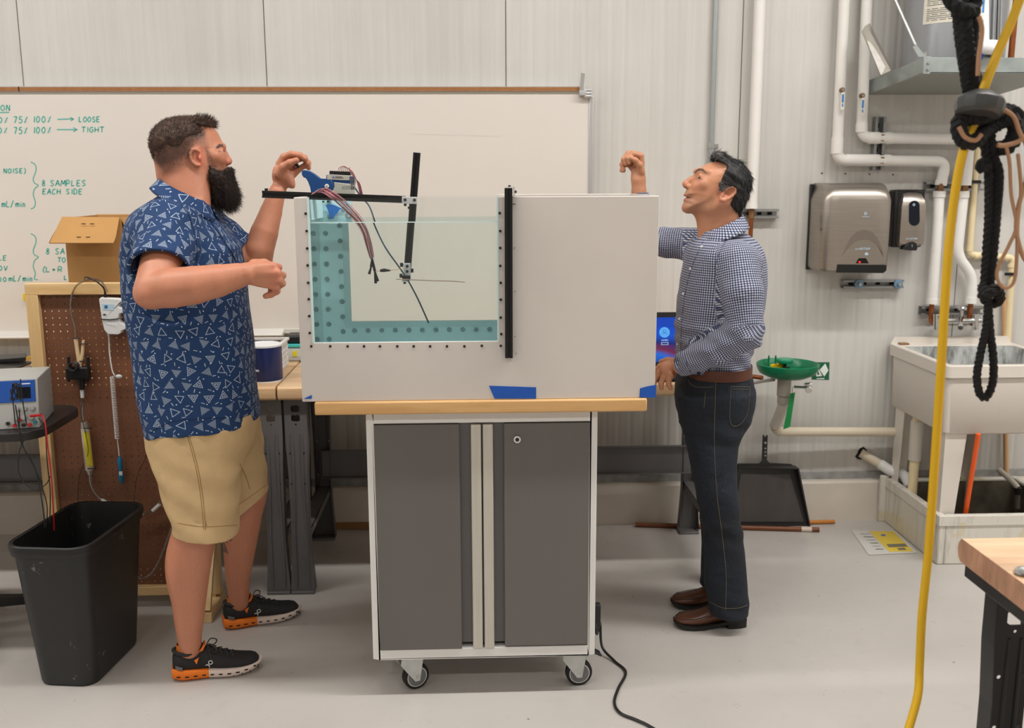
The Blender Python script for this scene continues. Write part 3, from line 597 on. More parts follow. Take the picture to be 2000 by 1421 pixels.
# coiled lead and blue probe
pb_ = thing('probe_lead', 'grey coiled lead with a blue probe hanging on the pegboard', 'probe', on(236, 945))
MB().tube(smooth_path([on(212, 652, 0.015), on(213, 664, 0.012), on(214, 690, 0.01), on(219, 722, 0.012), on(224, 733, 0.012)], 5), [0.004]*3+[0.0025]*18, 8).build('lead', grey_plastic, pb_)
MB().ell(on(232, 735, 0.012), (0.013, 0.006, 0.008), 14, 8).build('connector', mat('clear_grey', (196, 198, 198), 0.25), pb_)
coil = []; a0, a1 = on(219, 735, 0.012), on(229, 856, 0.012)
for i in range(38*8+1):
    t_ = i/(38*8); p = a0.lerp(a1, t_); an = 2*PI*i/8; coil.append(p+Vector((math.cos(an)*0.0078, math.sin(an)*0.0078, 0)))
MB().tube(coil, 0.0014, 5).build('coil', grey_plastic, pb_)
MB().tube(smooth_path([a1, on(231, 872, 0.01), on(233, 892, 0.01)], 4), 0.002, 6).build('lead', grey_plastic, pb_)
d_ = (on(238, 944, 0.012)-on(233, 890, 0.012)); Lp = d_.length; Mz = Matrix.Translation(on(233, 890, 0.012)) @ d_.to_track_quat('Z', 'Y').to_matrix().to_4x4()
MB().lathe([(0.003, 0), (0.004, 0.004), (0.0085, 0.012), (0.0095, 0.03), (0.0085, 0.05), (0.006, 0.058), (0.009, 0.066), (0.0105, 0.074), (0.009, Lp-0.012), (0.005, Lp-0.006), (0.0045, Lp)], Mz, 16).build('probe_body', mat('probe_blue', (18, 110, 150), 0.35), pb_)
MB().box(on(236, 924, 0.022), (0.012, 0.004, 0.014)).build('probe_tag', grey_plastic, pb_)
# valve clamp with tube and yellow filter cartridge
vc = thing('flow_line', 'black clamp, clear tubing and yellow filter cartridge fixed to the pegboard', 'tubing', on(160, 770))
MB().tube([on(148, 662, 0.012), on(152, 690, 0.012), on(156, 716, 0.014)], 0.0075, 10).build('latex_tube', tubing_tan, vc)
MB().tube([on(163, 664, 0.012), on(161, 690, 0.012), on(156, 714, 0.014)], [0.005, 0.0065, 0.0065], 10).build('latex_tube', tubing_tan, vc)
for px, py in ((149, 660), (163, 671), (158, 705)): MB().tube([on(px-8, py, 0.014), on(px, py, 0.021), on(px+8, py, 0.014)], 0.002, 6).build('zip_tie', black_plastic, vc)
cl = MB().bx(*sorted((on(134, 720).x, on(178, 720).x)), YP-0.035, YP, on(150, 738).z, on(150, 714).z).build('clamp', black_plastic, vc, bevel=0.005)
MB().lathe([(0.013, 0), (0.0165, 0), (0.0165, 0.03), (0.013, 0.03)], Matrix.Translation(on(141, 716, 0.055)) @ Matrix.Rotation(PI/2, 4, 'X') @ Matrix.Rotation(PI, 4, 'X'), 20, True).build('ring', mat('ring_dark', (58, 58, 60), 0.4), cl)
for px in (134, 172):
    MB().cyl(on(px, 698, 0.012), on(px, 745, 0.012), 0.005, n=10).build('clamp_bolt', black_plastic, cl); MB().ell(on(px, 698, 0.012), (0.007, 0.007, 0.007), 10, 6).build('bolt_knob', black_plastic, cl)
MB().cyl(on(159, 736, 0.014), on(160, 760, 0.014), 0.013, 0.010, 14).build('coupling', black_plastic, vc)
MB().cyl(on(160, 760, 0.014), on(161, 776, 0.014), 0.0065, n=12).build('white_fitting', grey_plastic, vc)
MB().tube([on(161, 776, 0.014), on(161, 800, 0.014), on(163, 826, 0.014)], 0.005, 10).build('clear_tube', clear_tube, vc)
MB().cyl(on(164, 824, 0.016), on(166, 836, 0.016), 0.012, 0.015, 14).build('end_cap', mat('steel_cap', (170, 165, 155), 0.3, metal=0.6), vc)
MB().cyl(on(166, 836, 0.016), on(175, 917, 0.016), 0.0155, n=18).build('cartridge', mat('cartridge_clear', (196, 184, 168), 0.3), vc)
lb = MB(); 
for k in range(7):
    a = -0.2+1.5*k/6; lb.v += [tuple(p+Vector((math.sin(a)*0.0162, -math.cos(a)*0.0162, 0))) for p in (on(166.6, 842, 0.016), on(174.4, 908, 0.016))]
lb.f = [(2*k, 2*k+1, 2*k+3, 2*k+2) for k in range(6)]; lb.build('yellow_label', mat('label_yellow', (222, 206, 44), 0.5), vc)
for py in (836, 915): MB().tube([on(163+(py-836)*.11, py, 0.034), on(168+(py-836)*.11, py, 0.036), on(175+(py-836)*.11, py, 0.03), on(179+(py-836)*.11, py-1, 0.0)], 0.002, 6).build('zip_tie', black_plastic, vc)
MB().cyl(on(175, 917, 0.016), on(176, 926, 0.016), 0.013, 0.009, 14).build('end_cap', MATS['steel_cap'], vc)
MB().tube(smooth_path([on(176, 926, 0.016), on(178, 945, 0.016), on(188, 965, 0.016), on(203, 978, 0.016), on(212, 982, 0.016)], 5), 0.0055, 10).build('clear_tube', clear_tube, vc)
MB().cyl(on(199, 976, 0.016), on(213, 983, 0.016), 0.007, 0.005, 12).build('white_fitting', grey_plastic, vc)
MB().tube(smooth_path([on(163, 780, 0.02), on(158, 805, 0.024), on(168, 850, 0.034), on(172, 885, 0.034), on(158, 920, 0.012), on(153, 950, 0.01), on(153, 985, 0.01)], 6), 0.0012, 5).build('thin_wire', black_plastic, vc)
vd = thing('drain_line', 'clear hose with white fitting looping below the shorts on the pegboard', 'tubing', on(300, 1000))
MB().tube(smooth_path([on(318, 905, 0.016), on(325, 930, 0.016), on(322, 965, 0.02), on(305, 988, 0.02), on(285, 1003, 0.02), on(268, 1008, 0.02)], 6), 0.0055, 10).build('clear_tube', clear_tube, vd)
MB().cyl(on(312, 984, 0.02), on(298, 997, 0.02), 0.0075, n=12).build('white_fitting', grey_plastic, vd)
MB().cyl(on(318, 903, 0.016), on(319, 922, 0.016), 0.011, n=12).build('steel_fitting', MATS['steel_cap'], vd)
MB().cyl(on(317, 870, 0.016), on(318, 905, 0.016), 0.0155, n=16).build('yellow_cartridge', MATS['label_yellow'], vd)
MB().tube(smooth_path([on(342, 1010, 0.02), on(330, 1045, 0.02), on(313, 1090, 0.02), on(295, 1120, 0.02), on(275, 1128, 0.02), on(262, 1120, 0.02)], 6), 0.005, 10).build('clear_tube', clear_tube, vd)
MB().tube(smooth_path([on(294, 858, 0.01), on(288, 885, 0.01), on(268, 930, 0.01), on(263, 965, 0.01), on(262, 990, 0.01)], 6), 0.0012, 5).build('thin_wire', black_plastic, vd)
# ================================================================ waste bin
bn = thing('waste_bin', 'tall black plastic waste bin standing beside the pegboard', 'bin', (-1.34, 3.26, 0))
binm = bpy.data.materials.new('bin_black'); binm.use_nodes = True; t_ = NT(binm); co = t_.coord()
sc1 = t_.noise(co, 26, 6, 0.75); msk = t_.math('MULTIPLY', t_.math('GREATER_THAN', sc1, 0.6), t_.math('GREATER_THAN', t_.noise(co, 5.0, 2), 0.6))
t_.l.new(t_.mix(t_.math('MULTIPLY', msk, 0.5), RGB(27, 27, 28), RGB(140, 138, 132)), t_.bsdf.inputs['Base Color']); t_.bsdf.inputs['Roughness'].default_value = 0.42
Rb = Matrix.Rotation(math.radians(-7), 4, 'Z')
def bring(w, d, r, z, cx=-1.342, cy=3.262): return [Vector((cx, cy, 0))+(Rb @ Vector((a, b_, z))) for a, b_ in rrect(-w/2, w/2, -d/2, d/2, r, 6)]
rings = [bring(0.19, 0.34, 0.045, 0.0), bring(0.20, 0.352, 0.05, 0.012), bring(0.255, 0.44, 0.058, 0.462), bring(0.272, 0.458, 0.062, 0.466), bring(0.278, 0.464, 0.064, 0.49), bring(0.276, 0.462, 0.064, 0.502), bring(0.258, 0.444, 0.058, 0.502), bring(0.25, 0.436, 0.055, 0.46), bring(0.194, 0.344, 0.045, 0.012)]
MB().loft(rings).build('bin_body', binm, bn, smooth=50)
MB().loft([bring(0.274, 0.46, 0.063, 0.480), bring(0.2815, 0.4675, 0.066, 0.484), bring(0.2815, 0.4675, 0.066, 0.5), bring(0.274, 0.46, 0.063, 0.504)], False, False).build('rim', black_plastic, bn)
# ================================================================ cardboard box on the bench
card = mat('cardboard', (186, 140, 84), 0.75, var=0.06, vscale=6, bump=0.08, bscale=40); card_in = mat('cardboard_dark', (150, 106, 60), 0.8)
YB = 4.02; bx0, bx1 = P(130, 500, YB).x, P(242, 500, YB).x; zt = P(180, 425, YB).z
cbx = thing('cardboard_box', 'open brown cardboard box on the bench behind the pegboard', 'box', ((bx0+bx1)/2, YB+0.18, BZ))
c_ = MB(); tk_ = 0.005
MB().bx(bx0, bx1, YB, YB+tk_, BZ, zt).build('side', card, cbx); MB().bx(bx0, bx1, YB+0.34, YB+0.345, BZ, zt).build('side', card, cbx)
MB().bx(bx0, bx0+tk_, YB+tk_, YB+0.34, BZ, zt).build('side', card, cbx); MB().bx(bx1-tk_, bx1, YB+tk_, YB+0.34, BZ, zt).build('side', card, cbx)
MB().bx(bx0+tk_, bx1-tk_, YB+tk_, YB+0.34, BZ, BZ+tk_).build('bottom', card, cbx)
def flap(p, name='flap'):
    n = (Vector(p[1])-Vector(p[0])).cross(Vector(p[2])-Vector(p[0])).normalized()*0.004
    MB().loft([[Vector(a) for a in p], [Vector(a)+n for a in p]]).build(name, card, cbx)
fa, fb_ = P(121, 423, YB), P(233, 424, YB); ga, gb = P(97, 474, YB-0.12), P(217, 476, YB-0.12)
flap([fa, fb_, P(226, 462, YB-0.09), P(221, 474, YB-0.12), ga])
MB().loft([[fa+Vector((-.006, .03, 0)), P(101, 462, YB-0.06), P(95, 474, YB-0.1)], [fa+Vector((.0, .03, -.005)), P(104, 468, YB-0.06), P(99, 476, YB-0.1)]]).build('flap_ply', card_in, cbx)
flap([(bx1, YB, zt), (bx1, YB+0.34, zt), (bx1+0.07, YB+0.33, zt-0.15), (bx1+0.07, YB+0.01, zt-0.15)])
flap([(bx0, YB+0.345, zt), (bx1, YB+0.345, zt), (bx1, YB+0.42, zt-0.1), (bx0, YB+0.42, zt-0.1)])
for px, py in ((163, 437), (180, 437), (154, 463), (172, 463)):
    a = P(px, py, YB-0.045-0.09*(py-437)/26-0.004); MB().box(a, (0.016, 0.002, 0.004)).build('staple', mat('staple_brown', (84, 58, 34), 0.6), cbx)
MB().tube(smooth_path([P(246, 536, 3.9), P(240, 540, 3.9), P(238, 548, 3.92), P(246, 551, 3.95)], 5), 0.003, 6).build('loose_wire', mat('wire_tan', (180, 150, 80), 0.5), cbx)
# ================================================================ things on the left bench, right of the man
cn = PZ(514, 747, BZ); can = thing('drum_can', 'dark blue wipes canister on the bench beside the patterned shirt', 'canister', (cn.x, cn.y+0.05, BZ))
cc = Vector((cn.x-0.002, cn.y+0.06, BZ)); rc = 0.068
MB().lathe([(rc-0.002, 0), (rc, 0.003), (rc, 0.135), (rc-0.002, 0.137)], Matrix.Translation(cc), 40).build('body', mat('can_navy', (24, 40, 92), 0.35), can)
MB().lathe([(rc-0.002, 0.137), (rc+0.0015, 0.138), (rc+0.0015, 0.145), (rc-0.004, 0.147), (rc-0.006, 0.143), (0.0, 0.143)], Matrix.Translation(cc), 40).build('lid', mat('lid_white', (225, 225, 228), 0.4), can)
MB().lathe([(rc+0.0006, 0.0), (rc+0.0012, 0.002), (rc+0.0006, 0.004)], Matrix.Translation(cc), 40).build('base_ring', MATS['lid_white'], can)
lt_b = mat('letter_cyan', (40, 160, 215), 0.5)
def on_can(a, z): return cc+Vector((math.sin(a)*(rc+0.0006), -math.cos(a)*(rc+0.0006), z))
for j, (ch, z_, sz, m_) in enumerate((('S', 0.105, 0.020, lt_b), ('C', 0.080, 0.018, lt_b), ('I', 0.062, 0.012, lt_b), ('N', 0.045, 0.008, MATS['lid_white']), ('E', 0.014, 0.004, MATS['lid_white']), ('S', 0.007, 0.004, MATS['lid_white']))):
    g = MB()
    for rep in range(1 if sz > 0.01 else 4):
        for st in GL[ch]:
            q = [Vector((*map(float, s_.split(',')), 0)) for s_ in st.split()]; q = smooth_path(q, 4) if len(q) > 3 else q
            g.tube([on_can(-0.5+rep*sz*11+a.x*sz/rc*0.9, z_+a.y*sz) for a in q], sz*0.11, 5)
    o = g.build('lettering', m_, can); o['kind'] = 'stuff'
# lattice basket
bk = thing('lattice_basket', 'white lattice plastic basket on the bench under the whiteboard', 'basket', (-0.95, 4.2, BZ))
wpl = mat('basket_white', (216, 214, 210), 0.45)
kx1 = PZ(537, 735, BZ).x+0.005; kx0 = kx1-0.30; ky0, ky1, kz = 3.99, 4.27, BZ
def bframe(z, gx, gy, w_, h_, nm):
    m = MB(); m.bx(kx0-gx, kx1+gx, ky0-gy, ky0-gy+w_, z, z+h_).bx(kx0-gx, kx1+gx, ky1+gy-w_, ky1+gy, z, z+h_).bx(kx0-gx, kx0-gx+w_, ky0, ky1, z, z+h_).bx(kx1+gx-w_, kx1+gx, ky0, ky1, z, z+h_); m.build(nm, wpl, bk, bevel=0.002)
bframe(kz, 0, 0, 0.006, 0.014, 'base_frame'); bframe(kz+0.105, 0.006, 0.006, 0.012, 0.012, 'rim')
MB().bx(kx0, kx1, ky0, ky1, kz, kz+0.003).build('floor_plate', wpl, bk)
def lattice(p0, du, n_):    # woven key pattern: slanted links between the frames
    m = MB()
    for i in range(n_):
        for j in range(4):
            a = p0+du*(i/n_)+Vector((0, 0, 0.014+j*0.0228)); s = 1 if (i+j) % 2 else -1
            b0 = a+du*(0.5-0.45*s)/n_; b1 = a+du*(0.5+0.45*s)/n_+Vector((0, 0, 0.0228)); m.tube([b0, b1], 0.0022, 5)
            m.tube([a+du*(0.5-0.3)/n_+Vector((0, 0, 0.0114)), a+du*(0.5+0.3)/n_+Vector((0, 0, 0.0114))], 0.0018, 5)
    o = m.build('lattice_wall', wpl, bk); o['kind'] = 'stuff'
lattice(Vector((kx1-0.002, ky0, kz)), Vector((0, ky1-ky0, 0)), 14); lattice(Vector((kx0+0.002, ky0, kz)), Vector((0, ky1-ky0, 0)), 14)
lattice(Vector((kx0, ky0+0.002, kz)), Vector((kx1-kx0, 0, 0)), 14); lattice(Vector((kx0, ky1-0.002, kz)), Vector((kx1-kx0, 0, 0)), 14)
tp = P(533, 668, 4.17); tp.z = 0
o = MB().lathe([(0.038, 0), (0.055, 0), (0.055, 0.048), (0.038, 0.048)], Matrix.Translation((kx1-0.085, 4.15, BZ+0.062)), 32, True).build('tape_roll', mat('tape_roll_blue', (24, 78, 160), 0.5))
tag(o, 'roll of blue tape lying in the white lattice basket', 'tape')
o = MB().bx(kx0+0.02, kx1-0.02, 4.01, 4.25, BZ+0.004, BZ+0.0605).build('paper_stack', mat('paper_white', (206, 208, 210), 0.7), bevel=0.003); tag(o, 'stack of pale papers filling the white lattice basket', 'papers')
# clear tub with teal lid and black case on it
tu = PZ(566, 704, BZ); tb = thing('clear_tub', 'small clear plastic tub with a teal lid beside the lattice basket', 'container', (tu.x, 4.38, BZ))
ux0 = P(558, 690, 4.33).x; ux1 = ux0+0.12
MB().bx(ux0, ux1, 4.33, 4.46, BZ, BZ+0.062).build('tub_body', mat('tub_clear', (198, 202, 204), 0.3), tb, bevel=0.006)
MB().bx(ux0-0.004, ux1+0.004, 4.326, 4.464, BZ+0.062, BZ+0.076).build('lid', mat('lid_teal', (70, 190, 186), 0.4), tb, bevel=0.003)
MB().bx(ux0+0.03, ux0+0.05, 4.327, 4.332, BZ+0.022, BZ+0.046).build('sticker', MATS['label_yellow'], tb)
o = MB().bx(ux0-0.002, ux1-0.01, 4.34, 4.45, BZ+0.0765, BZ+0.112).build('black_case', black_plastic, bevel=0.008); tag(o, 'black case lying on the teal tub lid', 'case')
# ================================================================ laptop
lp = thing('laptop', 'open dark laptop with a blue login screen behind the tank edge', 'laptop', (0.77, 3.93, BZ))
lcx = P(1299, 648, 4.03).x; lw = 0.34; ly0, ly1 = BF+0.012, BF+0.245
MB().bx(lcx-lw/2, lcx+lw/2, ly0, ly1, BZ, BZ+0.018).build('base', mat('laptop_dark', (44, 43, 44), 0.4, metal=0.3), lp, bevel=0.003)
MB().bx(lcx-lw/2+0.02, lcx+lw/2-0.02, ly0+0.08, ly1-0.02, BZ+0.018, BZ+0.0192).build('keyboard', mat('keys_dark', (24, 24, 26), 0.5), lp)
MB().bx(lcx-lw/2+0.002, lcx+lw/2-0.002, ly0-0.0006, ly0+0.004, BZ+0.012, BZ+0.0165).build('front_edge', mat('edge_grey', (120, 120, 118), 0.35, metal=0.5), lp)
tl = math.radians(14); su = Vector((0, math.sin(tl), math.cos(tl))); sn = Vector((0, -math.cos(tl), math.sin(tl))); s0 = Vector((lcx, ly1-0.008, BZ+0.016)); shh = (P(1299, 610, 4.06).z-BZ-0.016)/math.cos(tl)
def onscr(u, v, d=0.0): return s0+Vector((u, 0, 0))+su*v+sn*d
Ms = Matrix(((1, 0, 0, s0.x), (0, su.y, sn.y, s0.y), (0, su.z, sn.z, s0.z), (0, 0, 0, 1)))
MB().plate(rrect(-lw/2, lw/2, 0, shh, 0.008), [], Ms @ Matrix.Translation((0, 0, 0.0)), 0.008).build('screen_lid', mat('laptop_bezel', (40, 37, 36), 0.35), lp)
scm = bpy.data.materials.new('screen_blue'); scm.use_nodes = True; t_ = NT(scm); sp_ = t_.new('ShaderNodeSeparateXYZ'); t_.l.new(t_.mapping(t_.coord('Generated'), rot=(0, 0, 0)), sp_.inputs[0])
g = t_.math('ADD', t_.math('MULTIPLY', sp_.outputs[0], 0.35), t_.math('MULTIPLY', sp_.outputs[2], 0.9))
c = t_.ramp(t_.math('ADD', g, t_.math('MULTIPLY', t_.noise(t_.coord('Generated'), 2.2, 2), 0.25)), [(0.2, RGB(20, 60, 150)), (0.42, RGB(30, 110, 220)), (0.52, RGB(120, 40, 70)), (0.66, RGB(24, 40, 120)), (0.85, RGB(14, 84, 210)), (1.0, RGB(10, 70, 190))])
t_.bsdf.inputs['Base Color'].default_value = (0.01, 0.01, 0.015, 1); t_.l.new(c, t_.bsdf.inputs['Emission Color']); t_.bsdf.inputs['Emission Strength'].default_value = 0.85; t_.bsdf.inputs['Roughness'].default_value = 0.25
MB().plate([(-lw/2+0.01, 0.022), (lw/2-0.01, 0.022), (lw/2-0.01, shh-0.022), (-lw/2+0.01, shh-0.022)], [], Ms @ Matrix.Translation((0, 0, 0.0045)), 0.0006).build('display', scm, lp)
em_l = mat('screen_pale', (10, 20, 30), 0.4, emit=(92, 176, 250), estr=0.9); em_w = mat('screen_white', (10, 20, 30), 0.4, emit=(190, 225, 255), estr=0.9); em_d = mat('screen_line', (10, 20, 30), 0.4, emit=(24, 70, 150), estr=0.7)
icx, icz = onscr(0, 0).x, 0; vz = (P(1299, 648, 4.06).z-s0.z)/math.cos(tl)
MB().plate(disc(0, vz, 0.022, 28), [], Ms @ Matrix.Translation((0, 0, 0.0053)), 0.0004).build('avatar_disc', em_l, lp)
MB().tube([onscr(0.006*math.cos(a), vz+0.005+0.006*math.sin(a), 0.0058) for a in np.linspace(0, 2*PI, 17)[:-1]], 0.0007, 5, closed=True).build('avatar_head', em_d, lp)
MB().tube([onscr(0.0105*math.cos(a), vz-0.0125+0.0105*math.sin(a), 0.0058) for a in np.linspace(0.15, PI-0.15, 12)], 0.0007, 5).build('avatar_shoulders', em_d, lp)
g = MB(); x_ = -0.0135
for ch in 'MAHDI':
    for st in GL[ch]:
        q = [tuple(map(float, s_.split(','))) for s_ in st.split()]; g.tube([onscr(x_+a*0.0062, vz-0.036+b_*0.007, 0.0058) for a, b_ in q], 0.0006, 4)
    x_ += 0.0064 if ch != 'I' else 0.003
o = g.build('user_name', em_w, lp); o['kind'] = 'stuff'
MB().plate([(-0.015, vz-0.052), (0.015, vz-0.052), (0.015, vz-0.0415), (-0.015, vz-0.0415)], [[(-0.0132, vz-0.0503), (0.0132, vz-0.0503), (0.0132, vz-0.0432), (-0.0132, vz-0.0432)]], Ms @ Matrix.Translation((0, 0, 0.0053)), 0.0004).build('sign_in_button', em_w, lp)
MB().plate(disc(-0.003, shh-0.011, 0.0025, 12), [], Ms @ Matrix.Translation((0, 0, 0.0045)), 0.0006).build('webcam', black_plastic, lp)
# ================================================================ instrument cart at the left edge
ct = thing('instrument_cart', 'black star-base cart with rounded top at the left edge', 'cart', (-1.95, 3.42, 0))
CZt = 0.835; top = rrect(-2.35, P(121, 812, 3.4).x, 3.19, 3.62, 0.1, 8); 
MB().plate(top, [], Matrix.Translation((0, 0, CZt-0.014)), 0.028).build('cart_top', mat('cart_black', (36, 35, 35), 0.35), ct, bevel=0.006)
MB().cyl((-1.95, 3.42, 0.1), (-1.95, 3.42, CZt-0.03), 0.028, n=20).build('column', mat('column_steel', (150, 150, 150), 0.3, metal=0.7), ct)
for k in range(5):
    a = 2*PI*k/5+0.45; d = Vector((math.cos(a), math.sin(a), 0)); c0 = Vector((-1.95, 3.5, 0.12)); e_ = c0+d*0.36; e_.z = 0.068
    MB().loft([[c0+d*0.02+frame(d)[0]*s*0.032+Vector((0, 0, z)) for s, z in ((-1, -.025), (1, -.025), (1, .02), (-1, .02))], [e_+frame(d)[0]*s*0.02+Vector((0, 0, z)) for s, z in ((-1, -.01), (1, -.01), (1, .012), (-1, .012))]]).build('base_arm', MATS['cart_black'], ct, bevel=0.004)
    MB().cyl(e_+Vector((0, 0, -0.068))+frame(d)[0]*0.011+Vector((0, 0, 0.025)), e_+Vector((0, 0, -0.043))-frame(d)[0]*0.011, 0.025, n=16).build('wheel', rubber, ct)
ps = thing('power_supply', 'bench power supply with blue panel and knobs on the black cart', 'instrument', (-1.7, 3.36, CZt))
ang = math.radians(12); fx = Vector((math.cos(ang), math.sin(ang), 0)); fy = Vector((-math.sin(ang), math.cos(ang), 0)); c0 = P(78, 835, 3.27); c0.z = CZt; tilt = 0.18; fz = (Vector((0, 0, 1))*math.cos(tilt)+fy*math.sin(tilt))
def psp(u, v, d=0.0): return c0-fx*u+fz*v-(fy*math.cos(tilt)-Vector((0, 0, 1))*math.sin(tilt))*d
hh = 0.165; bm_ = MB(); prof_ = [psp(0, 0), psp(0, hh), psp(0, hh)+fy*0.22, c0+fy*0.24]
bm_.loft([prof_, [p-fx*0.34 for p in prof_]]).build('case', mat('psu_grey', (170, 170, 166), 0.45), ps, bevel=0.003)
def pface(u0, u1, v0, v1, d, nm, m, par): return MB().loft([[psp(u0, v0, d), psp(u1, v0, d), psp(u1, v1, d), psp(u0, v1, d)], [psp(u0, v0, -0.001), psp(u1, v0, -0.001), psp(u1, v1, -0.001), psp(u0, v1, -0.001)]]).build(nm, m, par, bevel=0.001)
bp = pface(0.008, 0.33, 0.088, 0.16, 0.003, 'blue_panel', mat('psu_blue', (26, 78, 160), 0.4), ps)
pface(0.022, 0.066, 0.1, 0.138, 0.0045, 'readout', mat('readout_dark', (14, 18, 30), 0.2), bp); pface(0.17, 0.25, 0.1, 0.138, 0.0045, 'readout', MATS['readout_dark'], bp)
pface(0.022, 0.05, 0.146, 0.150, 0.0042, 'maker_mark', mat('mark_white', (220, 225, 230), 0.5), bp)
for k in range(3):
    for r_ in range(2): MB().cyl(psp(0.018+0.024*k+0.004*r_, 0.066-0.03*r_, 0.0), psp(0.018+0.024*k+0.004*r_, 0.066-0.03*r_, 0.014), 0.0085, 0.0075, 16).build('knob', mat('knob_grey', (150, 150, 146), 0.5), ps, bevel=0.001)
for u, v, m_ in ((0.03, 0.012, 'clip_red'), (0.048, 0.012, 'clip_black'), (0.075, 0.012, 'clip_red'), (0.06, 0.03, 'clip_red'), (0.095, 0.02, 'clip_black'), (0.012, 0.02, 'clip_teal')):
    MB().cyl(psp(u, v), psp(u, v, 0.012), 0.006, n=12).build('terminal', mat(m_, {'clip_red': (190, 24, 28), 'clip_black': (24, 24, 24), 'clip_teal': (20, 110, 120)}[m_], 0.4), ps)
ms = thing('multimeter_box', 'small grey instrument with black knob on the bench behind the power supply', 'instrument', (-1.85, 3.9, BZ))
ex1 = P(27, 740, 3.86).x; ez1 = P(20, 722, 3.86).z
MB().bx(ex1-0.26, ex1, 3.86, 4.02, BZ, ez1).build('case', mat('inst_grey', (176, 176, 174), 0.45), ms, bevel=0.004)
MB().bx(ex1-0.26, ex1+0.004, 3.87, 4.03, ez1-0.004, ez1+0.004).build('top_lid', black_plastic, ms, bevel=0.002)
MB().cyl(P(18, 738, 3.86), P(18, 738, 3.845), 0.015, 0.012, 18).build('knob', black_plastic, ms); MB().cyl(P(4, 736, 3.86), P(4, 736, 3.848), 0.009, n=14).build('knob', black_plastic, ms)
MB().cyl(P(0, 746, 3.86), P(0, 746, 3.85), 0.006, n=12).build('terminal', MATS['clip_red'], ms)
o = MB().loft([[P(-40, 706, 3.98)+Vector((0, 0, z)), P(50, 699, 3.98)+Vector((0, 0, z)), P(51, 691, 4.08)+Vector((0, 0, z)), P(-40, 697, 4.08)+Vector((0, 0, z))] for z in (-0.012, 0.004)]).build('black_tablet', black_plastic, bevel=0.002); tag(o, 'flat black tablet lying above the grey instrument', 'tablet')
a, b_ = PZ(20, 705, BZ+0.008), PZ(72, 690, BZ+0.008); o = MB().cyl(PZ(14, 713, BZ+0.01), PZ(75, 692, BZ+0.01), 0.006, n=8).build('yellow_marker', MATS['yellow_plastic']); tag(o, 'yellow marker pen lying on the bench by the whiteboard', 'pen')
o = MB().bx(P(34, 730, 4.0).x, P(70, 730, 4.0).x, 4.0, 4.1, BZ, BZ+0.034).build('power_adapter', black_plastic, bevel=0.004); tag(o, 'black power adapter box on the bench beside the pine post', 'adapter')
lead = thing('test_leads', 'red and black test leads hanging from the power supply', 'leads', P(85, 812, 3.2))
MB().tube(smooth_path([P(62, 812, 3.24), P(80, 811, 3.2), P(88, 825, 3.17), P(93, 870, 3.17), P(100, 930, 3.17), P(104, 990, 3.18), P(106, 1035, 3.2)], 6), 0.0022, 6).build('red_lead', MATS['clip_red'], lead)
MB().cyl(P(60, 812, 3.245), P(80, 810, 3.2), 0.0045, n=8).build('red_clip', MATS['clip_red'], lead)
for pts in ([(75, 815), (88, 840), (92, 900), (98, 960), (97, 1020)], [(38, 800), (40, 860), (62, 900), (82, 950), (92, 990), (90, 1030)], [(30, 790), (45, 870), (70, 920), (82, 980), (88, 1030)], [(48, 858), (38, 880), (36, 920), (50, 945), (70, 956), (90, 945), (98, 930)], [(20, 760), (26, 790), (30, 830)], [(40, 740), (44, 780), (52, 830)]):
    MB().tube(smooth_path([P(a_, b_, 3.17) for a_, b_ in pts], 6), 0.0018, 6).build('black_lead', black_plastic, lead)
g = [P(26+8*math.sin(k*1.3)+k*0.6, 765+18*math.cos(k*1.7), 3.2+0.01*math.sin(k)) for k in range(16)]
MB().tube(smooth_path(g, 5), 0.0018, 6).build('tangled_lead', black_plastic, lead)
# ================================================================ equipment on the tank
alb = mat('black_anodised', (30, 30, 31), 0.35, metal=0.3); plate_m = mat('bracket_silver', (214, 214, 216), 0.35, metal=0.4)
def extrusion(p0, p1, w, up, name, label):     # T-slot bar: square profile with a slot along each face
    p0, p1 = Vector(p0), Vector(p1); d = (p1-p0).normalized(); u = d.cross(Vector(up)).normalized(); v = u.cross(d).normalized(); h = w/2; s, dp = w*0.16, w*0.22
    q = []
    for a in range(4):
        c_, s_ = [(1, 0), (0, 1), (-1, 0), (0, -1)][a]
        for x, y in ((h, -h), (h, -s), (h-dp, -s), (h-dp, s), (h, s)): q.append((x*c_-y*s_, x*s_+y*c_))
    t = thing(name, label, 'aluminium bar', (p0+p1)/2)
    MB().loft([[p+u*a+v*b_ for a, b_ in q] for p in (p0, p1)]).build('profile', alb, t, smooth=20)
    return t, d, u, v
YH = 3.12
hA, hB = P(513, 379, YH), P(792, 389.5, YH)
h1, d, u, v = extrusion(hA, hB, 0.0215, (0, 0, 1), 'slotted_bar', 'black slotted bar lying across the top of the tank')
MB().box(hA+Vector((0.012, 0, 0.014)), (0.009, 0.009, 0.007)).build('end_screw', bolt_m, h1)
vA, vB = P(814.5, 298, YH-0.003), P(796, 543, YH-0.003)
h2, d, u, v = extrusion(vA, vB, 0.0215, (0, 1, 0), 'slotted_bar', 'tall black slotted bar dipping down into the water')
for k, (a, b_) in enumerate((((785, 391), (815, 392)),)):
    m = MB().bar(P(785, 390.5, YH-0.017), P(815, 391.5, YH-0.017), 0.003, 0.0215); m.build('joint_plate', plate_m, h2, bevel=0.0008)
for px, py in ((791, 390), (809.5, 390.5)): MB().cyl(P(px, py, YH-0.018), P(px, py, YH-0.0225), 0.0045, n=12).build('screw', bolt_m, h2)
for px, py in ((791.5, 400), (799, 405.5)): MB().box(P(px, py, YH-0.01), (0.008, 0.008, 0.007)).build('screw', bolt_m, h2)
